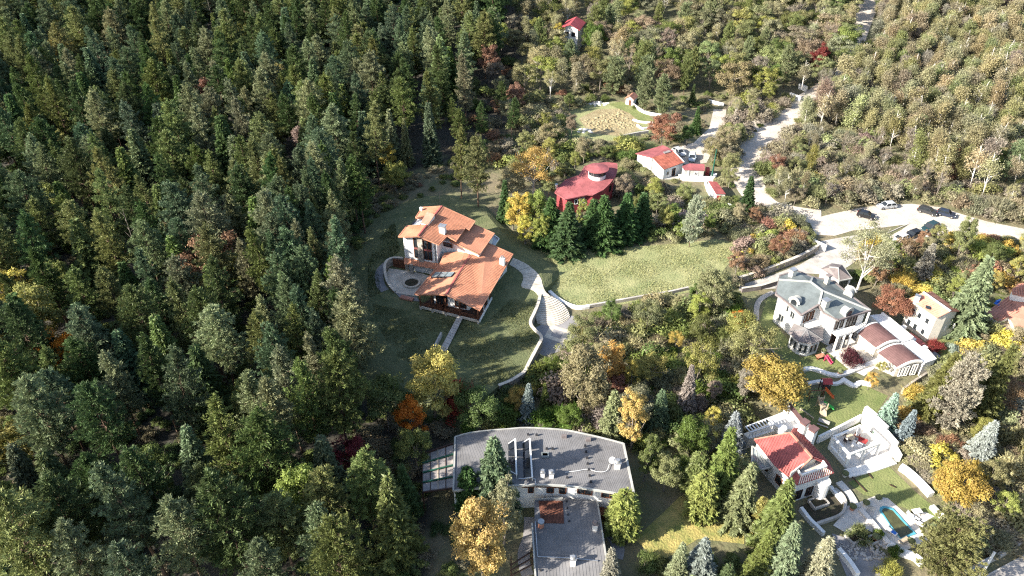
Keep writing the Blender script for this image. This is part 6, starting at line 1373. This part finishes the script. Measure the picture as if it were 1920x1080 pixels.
H_('tallleaf', 1098, 708, 14, 'tan', 'big tan birch left of the golden tree', .95, 1); H_('tallleaf', 1148, 682, 11, 'gold', 'brightest golden tree above the curved grey roof', .9, 0); H_('tallleaf', 1188, 706, 9, 'yellow', 'small golden-yellow tree right of the golden one', .75, 2)
H_('bigspruce', 1150, 772, 11, 'greyg', 'broad grey-green conifer behind the curved grey roof', .85); H_('tallleaf', 1192, 782, 13, 'paleyellow', 'tall tan-yellow birch at the corner of the curved grey roof', .7, 2); H_('tallleaf', 1214, 855, 10, 'moss', 'weeping green tree hanging beside the curved grey roof', .65, 2); H_('cedar', 1235, 768, 9, 'bluegreen', 'dark blue-green cedar among the broadleaf trees', .7)
H_('bigspruce', 1292, 728, 11, 'palegrey', 'pale blue-grey spruce in the broadleaf thicket', .6); H_('tallleaf', 1300, 822, 9, 'green', 'green broadleaf by the villa garden shadow', 1.0, 1); H_('leafy', 1335, 788, 6, 'yellow', 'yellow small tree above the grey spruce', .7)
H_('thuja', 1322, 925, 9, 'yellowgreen', 'yellow-green thuja with golden foot on the leafy lawn', 1.0, 0); H_('thuja', 1306, 880, 9, 'moss', 'olive thuja behind the yellow-green one', 1.0, 1); H_('leafy', 1276, 880, 5, 'green', 'round green bush at the shaded lawn corner', .8)
H_('spruce', 1362, 868, 15, 'moss', 'tall moss green spruce beside the red tiled house', 1.0, 0); H_('spruce', 1392, 920, 12, 'greyg', 'grey-green spruce in front of the moss green one', 1.0, 2); H_('cedar', 1378, 810, 9, 'blue', 'silvery blue cedar left of the white pergola', .75)
H_('bigspruce', 1462, 960, 14, 'moss', 'dark drooping spruce at the corner of the sunken garden', .85, 0); H_('thuja', 1425, 960, 7, 'yellowgreen', 'yellow-green thuja hugging the dark drooping spruce', .8); H_('bigspruce', 1475, 1040, 13, 'greyg', 'broad grey-green spruce at the bottom left of the pool', .8, 1); H_('bigspruce', 1540, 1050, 11, 'palegrey', 'pale blue-grey spruce at the bottom beside the stair wall', .8, 1)
H_('spruce', 1316, 1045, 9, 'blue', 'blue-grey spruce at the bottom of the leafy lawn', 1.15); H_('spruce', 1275, 1050, 9, 'greyg', 'thin grey spruce with a bare stem at the bottom', .9); H_('spruce', 1430, 1040, 11, 'moss', 'moss green spruce at the bottom between two larger ones', 1.0)
H_('bigspruce', 735, 968, 17, 'moss', 'huge drooping spruce at the bottom left of the curved house', .95, 0); H_('pine', 690, 922, 17, 'olive', 'olive pine with yellow top beside the huge drooping spruce', .95, 1); H_('thuja', 871, 915, 9, 'fir', 'small dark cone-shaped conifer before the grey roof', .75); H_('cedar', 925, 888, 14, 'bluegreen', 'dark layered cedar leaning over the grey roof', .8)
H_('tallleaf', 903, 1010, 15, 'paleyellow', 'large golden birch at the bottom beside the flat wing', .85, 1); H_('tallleaf', 945, 958, 13, 'tan', 'tan birch behind the large golden one', .7, 2); H_('thuja', 1171, 958, 9, 'yellowgreen', 'pale yellow-green weeping conifer at the corner of the grey house', 1.1, 0); H_('bigspruce', 1150, 1068, 9, 'palegrey', 'pale spruce covering the bottom corner of the wing roof', .75, 1)
H_('tallleaf', 566, 945, 14, 'yellowgreen', 'yellow-topped green tree inside the lower forest', .85, 1); H_('leafy', 660, 868, 9, 'crimson', 'dark red tree at the shaded forest edge', .75); H_('leafy', 392, 506, 15, 'rust', 'orange-brown tree amid the forest pines', 1.0, 4); H_('leafy', 126, 672, 11, 'orange', 'orange tree low in the left forest', .9, 3); H_('tallleaf', 62, 598, 16, 'yellowgreen', 'yellow-green broadleaf at the left edge of the forest', 1.1, 1); H_('leafy', 15, 558, 14, 'gold', 'golden tree cut by the left edge', .9)
H_('leafy', 570, 272, 13, 'mauve', 'mauve half-bare tree rising in the forest', .7, 4); H_('leafy', 118, 108, 14, 'gold', 'golden tree peeping from the upper left forest', .7, 3)
# right-hand side
H_('dense', 1455, 722, 8.5, 'darkgold', 'wide golden-olive oak left of the play lawn', 1.15, 0); H_('leafy', 1394, 606, 5, 'orange', 'orange-topped small tree beside the villa path', .8); H_('leafy', 1412, 650, 9, 'oliveleaf', 'olive tree along the left kerb of the villa garden', 1.1); H_('tallleaf', 1345, 548, 12, 'oliveleaf', 'tall pale olive tree at the end of the dry meadow', .95, 1)
H_('thin', 1628, 482, 15, 'tan', 'tall half-bare birch with white trunk beside the pavilion', .85, 0); H_('bigspruce', 1738, 488, 9, 'palegrey', 'pale grey-green cedar below the parked cars', .95, 1); H_('dense', 1808, 448, 10, 'oliveleaf', 'round olive tree at the right end of the lot', .62, 1); H_('bigspruce', 1832, 548, 17, 'greyg', 'giant drooping spruce between the two small houses', .95, 0)
H_('widepine', 1797, 740, 15, 'palegrey', 'pale grey-green conifer right of the annex', .75, 1); H_('bigspruce', 1765, 720, 14, 'moss', 'green conifer behind the pale grey one', .8, 1); H_('spruce', 1867, 715, 16, 'moss', 'tall slim spruce in dark shade at the right', .85); H_('bigspruce', 1850, 822, 9, 'blue', 'blue-grey spruce above the golden round tree', 1.0, 1); H_('cedar', 1668, 768, 8, 'blue', 'silver-blue cedar at the corner of the play lawn', .7); H_('cedar', 1705, 795, 7, 'blue', 'lower silver-blue cedar by the stepped white wall', .6)
H_('dense', 1795, 912, 7.5, 'mustard', 'golden round tree right of the pool garden wall', .88, 0); H_('widepine', 1782, 1030, 10, 'olive', 'huge spreading olive-green pine in the bottom right', 1.05, 0); H_('plum', 1600, 665, 4, 'purple', 'purple plum tree on the white villa terrace', 1.0); H_('leafy', 1674, 572, 7, 'rust', 'rust and green walnut tree between villa and small orange house', 1.0); H_('shrub', 1752, 648, 2.2, 'crimson', 'small crimson bush before the small orange house', 1.0); H_('shrub', 1787, 652, 1.8, 'blue', 'little blue-grey bush on the small garden lawn', .9)
H_('leafy', 1632, 715, 3.5, 'yellow', 'thin yellow tree on the wall in front of the annex', .8, 3); H_('leafy', 1652, 690, 3, 'yellowgreen', 'small yellow-green tree at the corner of the barrel roof', .8, 3)
H_('shrub', 1682, 1034, 1.5, 'green', 'low green hedge bush beside the near end of the pool', 1.2); H_('shrub', 1650, 1000, 1.4, 'green', 'dark green bush on the left of the pool', 1.2); H_('shrub', 1662, 1065, 2, 'yellowgreen', 'yellow-green bush at the bottom below the pool', 1.5); H_('shrub', 1612, 1000, 2, 'olive', 'olive bush in the lower shaded bed', 1.1)
H_('leafy', 1752, 990, 3, 'greyg', 'small pale shrub tree between pool and spreading pine', .7)

BLOCK = [  # picture outlines (ground) where nothing grows: houses, roads, lawns
 [(690, 420), (760, 375), (860, 360), (960, 420), (1040, 480), (1240, 455), (1385, 440), (1385, 480), (1350, 520), (1290, 550), (1110, 585), (1110, 610), (1060, 665), (1000, 690), (940, 735), (780, 700), (690, 620)],
 [(1038, 372), (1090, 310), (1160, 305), (1160, 360), (1105, 388), (1060, 388)], [(1185, 290), (1245, 270), (1290, 300), (1335, 310), (1365, 365), (1345, 378), (1275, 345), (1240, 330), (1205, 310)],
 [(1252, 280), (1325, 240), (1335, 200), (1365, 200), (1345, 280), (1320, 312), (1275, 312)], [(1062, 212), (1105, 194), (1150, 188), (1205, 210), (1238, 232), (1215, 255), (1160, 266), (1090, 266), (1058, 242)], [(1185, 286), (1190, 268), (1240, 268), (1230, 285)],
 [(1372, 310), (1380, 285), (1425, 240), (1475, 200), (1500, 190), (1500, 215), (1450, 265), (1425, 310), (1440, 370), (1500, 392), (1560, 395), (1660, 378), (1770, 382), (1850, 410), (1960, 425), (1960, 458), (1850, 448), (1740, 452), (1690, 470), (1640, 470), (1600, 505), (1520, 520), (1470, 545), (1380, 552), (1380, 530), (1480, 490), (1520, 460), (1500, 425), (1430, 395), (1395, 350)],
 [(1592, 90), (1618, 0), (1640, -60), (1672, -60), (1644, 0), (1618, 70), (1602, 105), (1585, 112)],
 [(1405, 610), (1415, 560), (1460, 505), (1530, 490), (1590, 500), (1640, 560), (1720, 610), (1790, 690), (1690, 745), (1660, 790), (1600, 805), (1545, 825), (1480, 770), (1500, 735), (1470, 690)],
 [(1395, 800), (1480, 762), (1540, 820), (1620, 790), (1690, 850), (1760, 935), (1775, 975), (1730, 1020), (1690, 1040), (1720, 1100), (1580, 1100), (1500, 1000), (1490, 930), (1440, 900), (1395, 870)],
 [(1695, 600), (1735, 560), (1800, 590), (1815, 640), (1790, 690), (1735, 645)], [(1845, 590), (1890, 550), (1960, 540), (1960, 640), (1890, 620)],
 [(785, 850), (850, 820), (990, 800), (1180, 830), (1200, 935), (1210, 1100), (950, 1100), (940, 940), (790, 925)], [(1190, 1010), (1245, 960), (1275, 925), (1330, 935), (1400, 960), (1395, 1020), (1310, 1010), (1235, 1055)], [(1810, 1110), (1850, 1050), (1960, 1000), (1960, 1110)], [(1048, 60), (1100, 50), (1104, 145), (1048, 145)]]
def blocked(x, y, z, pad=0):
    px, py = pix(x, y, z)
    return any(bool(inpoly(px, py, b)) for b in BLOCK)
GRID = {}
def clear(x, y, d):
    k = 6.0; i, j = int(x//k), int(y//k)
    for a in range(i-2, i+3):
        for b in range(j-2, j+3):
            for (u, v, r) in GRID.get((a, b), ()):
                if (u-x)**2+(v-y)**2 < max(d, 0.0)**2*.25+r*r*.25+d*r*.5: return False
    return True
def occupy(x, y, r): GRID.setdefault((int(x//6), int(y//6)), []).append((x, y, r))
for x, y, r in HERO: occupy(x, y, max(1.6, min(4.5, r*1.25)))
STUFF = {}
def fill(region, poly, spacing, mix, cap, tries, hz=.55, seed=1, stuff=None):
    """scatter trees so that their crowns fall inside the picture outline"""
    r = random.Random(seed); xs = []; 
    pts = [gat(min(max(a, -300), 2200), b) for a, b in poly]
    x0, x1 = min(p.x for p in pts)-3, max(p.x for p in pts)+3; y0, y1 = min(p.y for p in pts)-3, max(p.y for p in pts)+3; out = []
    tot = sum(m[0] for m in mix)
    for _ in range(tries):
        x, y = r.uniform(x0, x1), r.uniform(y0, y1); z = float(terrain(x, y)); u = r.random()*tot
        for m in mix:
            u -= m[0]
            if u <= 0: break
        _, kind, cols, h0, h1, wid = m; h = r.uniform(h0, h1); px, py = pix(x, y, z+h*hz)
        if not bool(inpoly(px, py, poly)): continue
        d = spacing*(.55 if kind == 'shrub' else 1)
        if not clear(x, y, d) or blocked(x, y, z): continue
        occupy(x, y, d); out.append((y, x, z, kind, r.choice(cols), h, wid, px, py))
    for (y, x, z, kind, col, h, wid, px, py) in out: CAND.append((region, y, x, z, kind, col, h, wid, px, py))
CAND = []
FO = [(-140, -60), (960, -60), (945, 60), (905, 95), (845, 130), (842, 200), (770, 200), (700, 265), (655, 330), (625, 400), (648, 480), (655, 560), (668, 640), (655, 760), (640, 860), (640, 960), (660, 1140), (-140, 1140)]
fill('the forest rim beside the clearing', [(500, 330), (700, 325), (640, 395), (648, 480), (655, 560), (668, 640), (658, 760), (640, 850), (520, 850), (500, 640)], 3.7, [(5, 'pine', ['deep', 'bluegreen', 'greyg', 'moss', 'bluegreen'], 19, 22.5, .9)], 99, 5000, .6, 21)
fill('the dense left forest', FO, 5.1, [(7, 'pine', ['deep', 'deep', 'olive', 'bluegreen', 'greyg', 'moss'], 15, 22, 1.02), (1.3, 'spruce', ['moss', 'bluegreen', 'deep'], 13, 19, 1.1), (.5, 'tallleaf', ['oliveleaf', 'moss', 'yellowgreen'], 11, 14, .9), (.25, 'leafy', ['rust', 'brown', 'oliveleaf'], 8, 12, .9)], 430, 20000, .6, 1)
fill('the dark gully right of the forest', [(850, 120), (950, 80), (985, 160), (960, 245), (930, 300), (840, 250)], 5.0, [(2, 'pine', ['deep', 'moss'], 9, 14, .9), (2, 'shrub', ['brown', 'moss', 'rust'], 2, 4, 1.2), (1, 'leafy', ['rust', 'moss', 'brown'], 6, 9, .9)], 60, 700, .5, 2)
fill('the shaded garden below the clearing', [(655, 700), (740, 730), (850, 790), (790, 850), (800, 1100), (650, 1100), (650, 860)], 5.5, [(2, 'leafy', ['moss', 'deep', 'oliveleaf', 'brown'], 7, 10, .9), (2, 'shrub', ['moss', 'deep', 'brown'], 2, 3.5, 1.2), (1, 'spruce', ['deep', 'moss'], 9, 13, 1.0)], 60, 500, .5, 3)
fill('the wood around the hill house', [(955, -60), (1630, -60), (1590, 80), (1555, 150), (1480, 180), (1400, 150), (1300, 150), (1190, 140), (1010, 180), (955, 150), (935, 60)], 5.4, [(5, 'leafy', ['oliveleaf', 'oliveleaf', 'tan', 'moss', 'yellowgreen', 'brown'], 8, 11.5, 1.0), (1.2, 'thin', ['tan', 'mauve', 'straw'], 9, 12, .7), (1.2, 'widepine', ['greyg', 'olive'], 11, 14, .7), (1.0, 'birch', ['straw', 'tan'], 10, 13, 1.1)], 175, 3200, .55, 4)
fill('the birch slope on the right', [(1665, -60), (1990, -60), (1990, 330), (1870, 345), (1760, 330), (1690, 255), (1560, 205), (1510, 230), (1520, 190), (1590, 140), (1640, 60)], 3.3, [(8, 'birch', ['oliveleaf', 'tan', 'straw', 'tan', 'straw', 'mauve'], 9, 13.5, 1.2), (.9, 'leafy', ['oliveleaf', 'tan', 'moss'], 6, 8, .8), (.5, 'shrub', ['rust', 'brown'], 2, 4, 1.3)], 290, 11000, .55, 5)
fill('the mauve thicket above the parked cars', [(1430, 310), (1480, 240), (1530, 230), (1570, 205), (1700, 260), (1760, 335), (1880, 350), (1990, 335), (1990, 430), (1830, 398), (1760, 372), (1640, 365), (1530, 385), (1450, 372)], 3.4, [(4, 'shrub', ['mauve', 'mauve', 'brown', 'brown', 'oliveleaf', 'tan'], 2.6, 4.6, 1.25), (1.2, 'thin', ['mauve', 'brown', 'straw'], 6, 9, .6), (1.2, 'leafy', ['oliveleaf', 'tan', 'brown', 'rust'], 4.5, 7, .8), (.5, 'birch', ['straw', 'brown'], 7, 9, 1.0)], 230, 5000, .5, 6)
fill('the scrub around the red building', [(948, 260), (990, 200), (1085, 190), (1090, 225), (1050, 260), (1100, 265), (1185, 262), (1190, 300), (1170, 335), (1240, 345), (1330, 375), (1390, 400), (1385, 440), (1300, 455), (1230, 440), (1210, 395), (1150, 365), (1160, 300), (1090, 300), (1050, 335), (960, 330)], 4.0, [(3, 'shrub', ['oliveleaf', 'brown', 'moss', 'yellowgreen', 'tan', 'mauve'], 2, 4.2, 1.2), (3, 'leafy', ['oliveleaf', 'moss', 'brown', 'yellowgreen', 'tan'], 4.5, 7.5, .85)], 150, 2600, .5, 7)
fill('the bushes along the plot edge', [(985, 180), (1175, 150), (1180, 178), (1090, 195), (1060, 235), (1040, 265), (985, 250)], 3.2, [(3, 'shrub', ['brown', 'oliveleaf', 'rust', 'moss', 'tan'], 2, 3.6, 1.1), (1, 'leafy', ['oliveleaf', 'brown'], 4, 6, .85)], 70, 900, .5, 17)
fill('the hedge between farm yard and road', [(1340, 230), (1400, 165), (1480, 180), (1440, 235), (1385, 270), (1370, 320), (1375, 350), (1335, 335), (1335, 290)], 3.4, [(3, 'shrub', ['oliveleaf', 'brown', 'mauve', 'yellowgreen', 'tan'], 2.4, 4.5, 1.15), (2, 'leafy', ['oliveleaf', 'brown', 'tan', 'yellowgreen'], 5, 8, .8), (.5, 'thin', ['straw', 'mauve'], 6, 8, .7)], 80, 1400, .5, 8)
fill('the red and yellow bushes above the driveway', [(1375, 400), (1420, 385), (1500, 405), (1530, 440), (1515, 475), (1440, 505), (1380, 525), (1372, 470)], 3.0, [(4, 'shrub', ['rust', 'yellowgreen', 'oliveleaf', 'brown', 'yellow', 'mauve'], 2, 3.8, 1.15), (1.3, 'leafy', ['oliveleaf', 'yellowgreen', 'rust', 'tan'], 4, 6.5, .85)], 90, 1200, .5, 9)
fill('the thicket between court and villa', [(1100, 600), (1200, 570), (1300, 550), (1385, 555), (1405, 610), (1440, 690), (1400, 770), (1340, 820), (1235, 830), (1190, 800), (1100, 790), (1010, 700), (1060, 660)], 3.7, [(3, 'leafy', ['oliveleaf', 'moss', 'tan', 'yellowgreen', 'brown', 'mauve'], 5, 8.5, .85), (3, 'shrub', ['oliveleaf', 'moss', 'tan', 'brown', 'green', 'mauve', 'yellowgreen'], 2.2, 4.2, 1.2), (.3, 'leafy', ['rust', 'gold'], 4, 6, .8)], 170, 2600, .5, 10)
fill('the garden trees behind the curved roof', [(930, 735), (1010, 700), (1080, 780), (1200, 800), (1240, 860), (1210, 850), (1160, 812), (1000, 795), (870, 800), (860, 770)], 3.6, [(3, 'shrub', ['green', 'moss', 'yellowgreen', 'deep'], 2, 3.5, 1.1), (1.3, 'leafy', ['moss', 'oliveleaf', 'green'], 5, 7.5, .85)], 60, 800, .5, 11)
fill('the shaded trees left of the red tiled house', [(1210, 830), (1390, 800), (1400, 900), (1340, 920), (1270, 905), (1210, 880)], 4.4, [(2, 'leafy', ['moss', 'green', 'oliveleaf'], 5, 8, .85), (2, 'shrub', ['moss', 'green', 'yellowgreen'], 2, 3.5, 1.1)], 40, 500, .5, 12)
fill('the trees below the parked cars', [(1570, 500), (1600, 440), (1700, 460), (1770, 440), (1990, 450), (1990, 545), (1880, 550), (1840, 600), (1800, 590), (1735, 555), (1690, 590), (1660, 590), (1620, 540)], 3.7, [(3, 'leafy', ['oliveleaf', 'tan', 'yellowgreen', 'rust', 'moss'], 5, 8, .85), (3, 'shrub', ['oliveleaf', 'yellowgreen', 'brown', 'rust', 'yellow'], 2, 4, 1.2)], 120, 1700, .5, 13)
fill('the orange and brown slope at the right edge', [(1800, 640), (1860, 610), (1990, 630), (1990, 1000), (1900, 960), (1850, 940), (1800, 850), (1720, 850), (1690, 800), (1700, 745), (1780, 700)], 3.7, [(3, 'leafy', ['oliveleaf', 'tan', 'rust', 'yellow', 'brown', 'yellowgreen'], 4.5, 7.5, .85), (4, 'shrub', ['mauve', 'brown', 'oliveleaf', 'straw', 'rust', 'yellow'], 2, 3.8, 1.25)], 150, 2400, .5, 14)
fill('the dry scrub below the golden round tree', [(1840, 960), (1870, 900), (1990, 960), (1990, 1010), (1860, 1040), (1820, 1040)], 3.4, [(4, 'shrub', ['straw', 'mauve', 'straw', 'brown', 'oliveleaf'], 1.2, 2.4, 1.3)], 60, 700, .5, 15)
fill('the dark slope above the clearing', [(660, 330), (760, 330), (840, 350), (760, 380), (700, 420), (660, 520), (650, 420)], 4.5, [(3, 'shrub', ['brown', 'moss', 'rust'], .8, 1.6, 1.1)], 26, 260, .5, 16)
fill('the shaded trees at the bottom', [(1180, 1060), (1250, 1050), (1420, 1045), (1420, 1150), (1180, 1150)], 4.2, [(2, 'spruce', ['moss', 'greyg', 'deep'], 7, 11, 1.1), (1, 'leafy', ['moss', 'rust', 'oliveleaf'], 5, 7, .85), (2, 'shrub', ['moss', 'oliveleaf'], 2, 3, 1.1)], 30, 300, .5, 18)

cnt = {}
CAND.sort(key=lambda c_: -c_[6]*c_[7]*(.6+.4*(c_[4] != 'shrub'))/c_[1])
for o_ in C.objects:
    k_ = o_.name.split('.')[0]
    if o_.type == 'EMPTY': cnt[k_] = cnt.get(k_, 0)+1
for region, y, x, z, kind, col, h, wid, px, py in CAND:
    nm = NAMES[kind][0]
    if px < -30 or px > 1950 or py < -20 or py > 1110 or cnt.get(nm, 0) >= 298: STUFF.setdefault(region, []).append((x, y, z, kind, col, h, wid)); continue
    cnt[nm] = cnt.get(nm, 0)+1
    o = plant(kind, (x, y, z), h, col, None, None, wid); TREES.append((o, NAMES[kind][1], COL[col][1], region, px, py))
# labels: what it is, where in its stand, and which one there
ORD = ['leftmost', 'second', 'third', 'fourth', 'fifth', 'sixth', 'seventh', 'eighth', 'ninth', 'tenth', 'eleventh', 'twelfth', 'thirteenth', 'fourteenth', 'fifteenth', 'sixteenth', 'seventeenth', 'eighteenth', 'nineteenth', 'twentieth']
byreg = {}
for rec in TREES: byreg.setdefault(rec[3], []).append(rec)
for reg, L in byreg.items():
    nr = 7 if len(L) > 200 else 4 if len(L) > 80 else 2
    ys = sorted(r_[5] for r_ in L); rows = {}
    names = {2: ['far half', 'near half'], 4: ['farthest row', 'second row', 'third row', 'nearest row'], 7: ['farthest row', 'second far row', 'third far row', 'middle row', 'third near row', 'second near row', 'nearest row']}[nr]
    for r_ in L:
        k = min(nr-1, sum(1 for y in ys if y < r_[5])*nr//len(L)); rows.setdefault((k, r_[1], r_[2]), []).append(r_)
    for (k, kw, cw), G in rows.items():
        G.sort(key=lambda r_: r_[4])
        for i, r_ in enumerate(G):
            o = r_[0]; o['group'] = ('pines' if 'pine' in kw else kw+'s')+' of '+reg.replace('the ', '', 1)
            if len(G) == 1: lab = f'only {cw} {kw} in the {names[k]} of {reg}'
            else: lab = f"{ORD[i]+(' from left' if i else '') if i < 20 else 'far right'} {cw} {kw}, {names[k]} of {reg}"
            w = lab.split()
            o['label'] = ' '.join(w[:16])

# the many further trees and the undergrowth: one mass each
def mass(name, label, cat, pts):
    """pts: (x, y, z, kind, col, h, wid) -> one object that instances hidden-collection prototypes"""
    combos = sorted({(p[3], p[4]) for p in pts}); col = bpy.data.collections.new(name+'_kit'); idx = {}
    for kind, cl in combos:
        for v, (tm, cm, ph) in enumerate(PR[kind][:4]):
            e = bpy.data.meshes.new('kit')                        # trunk and crown joined
            b = bmesh.new(); b.from_mesh(cm); b.from_mesh(tm)
            nf = len(cm.polygons); b.faces.ensure_lookup_table()
            for f in b.faces[nf:]: f.material_index = 1
            b.to_mesh(e); b.free(); nd = kind in ('pine', 'widepine', 'spruce', 'bigspruce', 'cedar', 'thuja'); mk = ('needle_' if nd else 'leaf_')+cl
            if mk not in M: M[mk] = leafmat(mk, .18 if nd else .34, .03, .40, COL[cl][0])
            e.materials.append(M[mk]); e.materials.append(tm.materials[0])
            ob = bpy.data.objects.new('%03d_kit' % len(idx), e); ob.color = (*COL[cl][0], 1); col.objects.link(ob); idx[(kind, cl, v)] = (len(idx), ph)
    me = bpy.data.meshes.new(name); me.from_pydata([(p[0], p[1], p[2]) for p in pts], [], [])
    r = random.Random(9); I, Sx, Ro = [], [], []
    for p in pts:
        nv = min(4, len(PR[p[3]])); i, ph = idx[(p[3], p[4], r.randrange(nv))]; s = p[5]/ph; I.append(i); w = s*p[6]*r.uniform(.9, 1.1); Sx += [w, w, s]; Ro += [0, 0, r.uniform(0, 6.28)]
    me.attributes.new('pick', 'INT', 'POINT').data.foreach_set('value', I); me.attributes.new('size', 'FLOAT_VECTOR', 'POINT').data.foreach_set('vector', Sx); me.attributes.new('turn', 'FLOAT_VECTOR', 'POINT').data.foreach_set('vector', Ro)
    o = bpy.data.objects.new(name, me); C.objects.link(o); tag(o, label, cat, None, 'stuff')
    g = bpy.data.node_groups.new(name, 'GeometryNodeTree'); g.interface.new_socket('Geometry', in_out='INPUT', socket_type='NodeSocketGeometry'); g.interface.new_socket('Geometry', in_out='OUTPUT', socket_type='NodeSocketGeometry')
    gi, go = g.nodes.new('NodeGroupInput'), g.nodes.new('NodeGroupOutput'); ip = g.nodes.new('GeometryNodeInstanceOnPoints'); ci = g.nodes.new('GeometryNodeCollectionInfo'); ci.inputs[0].default_value = col; ci.inputs[1].default_value = True; ci.inputs[2].default_value = True
    def na(n, ty): x = g.nodes.new('GeometryNodeInputNamedAttribute'); x.data_type = ty; x.inputs[0].default_value = n; return x.outputs[0]
    g.links.new(gi.outputs[0], ip.inputs['Points']); g.links.new(ci.outputs[0], ip.inputs['Instance']); ip.inputs['Pick Instance'].default_value = True
    g.links.new(na('pick', 'INT'), ip.inputs['Instance Index']); g.links.new(na('turn', 'FLOAT_VECTOR'), ip.inputs['Rotation']); g.links.new(na('size', 'FLOAT_VECTOR'), ip.inputs['Scale']); g.links.new(ip.outputs[0], go.inputs[0])
    md = o.modifiers.new('scatter', 'NODES'); md.node_group = g
    return o
rest = [p for k, L in STUFF.items() for p in L if k == 'the dense left forest']; rest2 = [p for k, L in STUFF.items() for p in L if k != 'the dense left forest']
if rest: mass('forest_trees', 'remaining far and outlying conifers of the dense left forest', 'trees', rest)
if rest2: mass('woodland_trees', 'remaining outlying broadleaf trees and shrubs around the slope', 'trees', rest2)
# undergrowth
rg = random.Random(31); U = []
UG = [((940, 160), (1620, -60), ['oliveleaf', 'brown', 'tan'], 300, [(935, -60), (1620, -60), (1560, 150), (1480, 190), (1190, 160), (990, 200), (950, 250)]),
 (None, None, ['oliveleaf', 'tan', 'brown', 'straw', 'mauve'], 520, [(1500, 220), (1640, 60), (1680, -60), (1990, -60), (1990, 430), (1830, 400), (1640, 370), (1450, 380), (1425, 320)]),
 (None, None, ['oliveleaf', 'moss', 'brown', 'tan'], 260, [(950, 260), (1090, 200), (1390, 170), (1480, 190), (1380, 300), (1390, 440), (1230, 450), (1160, 370), (960, 330)]),
 (None, None, ['oliveleaf', 'moss', 'brown', 'straw', 'green'], 330, [(1060, 610), (1300, 550), (1385, 555), (1440, 690), (1390, 800), (1235, 840), (1010, 790), (1000, 700)]),
 (None, None, ['oliveleaf', 'brown', 'straw', 'tan'], 240, [(1375, 400), (1500, 405), (1530, 440), (1440, 510), (1380, 525)]),
 (None, None, ['oliveleaf', 'brown', 'tan', 'moss'], 240, [(1570, 500), (1600, 440), (1990, 450), (1990, 600), (1840, 600), (1690, 590)]),
 (None, None, ['straw', 'brown', 'mauve', 'oliveleaf', 'straw'], 380, [(1690, 740), (1780, 690), (1860, 610), (1990, 630), (1990, 1010), (1850, 1040), (1690, 860)]),
 (None, None, ['deep', 'moss', 'moss', 'brown'], 1300, [(-100, 1100), (-100, 300), (640, 330), (690, 400), (660, 640), (690, 740), (850, 800), (800, 1000), (940, 940), (940, 1110)]),
 (None, None, ['moss', 'brown'], 120, [(660, 330), (760, 330), (860, 350), (960, 250), (860, 280), (700, 420)])]
for _, _, cols, n, poly in UG:
    pts = [gat(a, b) for a, b in poly]; x0, x1, y0, y1 = min(p.x for p in pts), max(p.x for p in pts), min(p.y for p in pts), max(p.y for p in pts); k = 0; tr = 0
    while k < n and tr < n*30:
        tr += 1; x, y = rg.uniform(x0, x1), rg.uniform(y0, y1); z = float(terrain(x, y)); px, py = pix(x, y, z)
        if not bool(inpoly(px, py, poly)) or blocked(x, y, z): continue
        U.append((x, y, z, 'shrub', rg.choice(cols), rg.uniform(.7, 1.7), rg.uniform(1.3, 2.1))); k += 1
mass('undergrowth', 'low brush and saplings covering the ground between trees', 'undergrowth', U)
# grass blades on the lawns and the meadow
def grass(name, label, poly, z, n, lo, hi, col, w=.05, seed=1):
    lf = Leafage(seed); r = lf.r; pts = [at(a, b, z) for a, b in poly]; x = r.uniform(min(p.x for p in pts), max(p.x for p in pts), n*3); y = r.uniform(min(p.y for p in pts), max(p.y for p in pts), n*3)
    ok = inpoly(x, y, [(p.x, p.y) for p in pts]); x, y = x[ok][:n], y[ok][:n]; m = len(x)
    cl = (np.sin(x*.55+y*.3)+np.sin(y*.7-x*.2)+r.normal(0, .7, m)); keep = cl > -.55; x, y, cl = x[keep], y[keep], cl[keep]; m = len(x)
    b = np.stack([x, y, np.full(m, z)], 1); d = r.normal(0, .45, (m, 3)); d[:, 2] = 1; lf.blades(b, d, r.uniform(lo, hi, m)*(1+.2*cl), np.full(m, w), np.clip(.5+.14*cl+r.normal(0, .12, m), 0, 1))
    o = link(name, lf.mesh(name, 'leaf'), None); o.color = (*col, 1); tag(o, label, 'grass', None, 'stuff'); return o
grass('meadow_grass', 'dry tufted grass of the meadow beside the fan steps', [(1017, 512), (985, 482), (1000, 466), (1120, 470), (1290, 455), (1385, 455), (1350, 515), (1225, 560), (1060, 572), (1035, 556)], .03, 17000, .15, .36, (.31, .305, .15), .05, 1)
grass('lawn_grass', 'short rough grass on the terrace lawn', [(1008, 560), (990, 605), (1008, 632), (980, 696), (935, 722), (850, 724), (745, 668), (700, 600), (700, 570), (850, 600), (900, 615), (960, 560)], Z0, 26000, .10, .3, (.165, .175, .08), .05, 2)
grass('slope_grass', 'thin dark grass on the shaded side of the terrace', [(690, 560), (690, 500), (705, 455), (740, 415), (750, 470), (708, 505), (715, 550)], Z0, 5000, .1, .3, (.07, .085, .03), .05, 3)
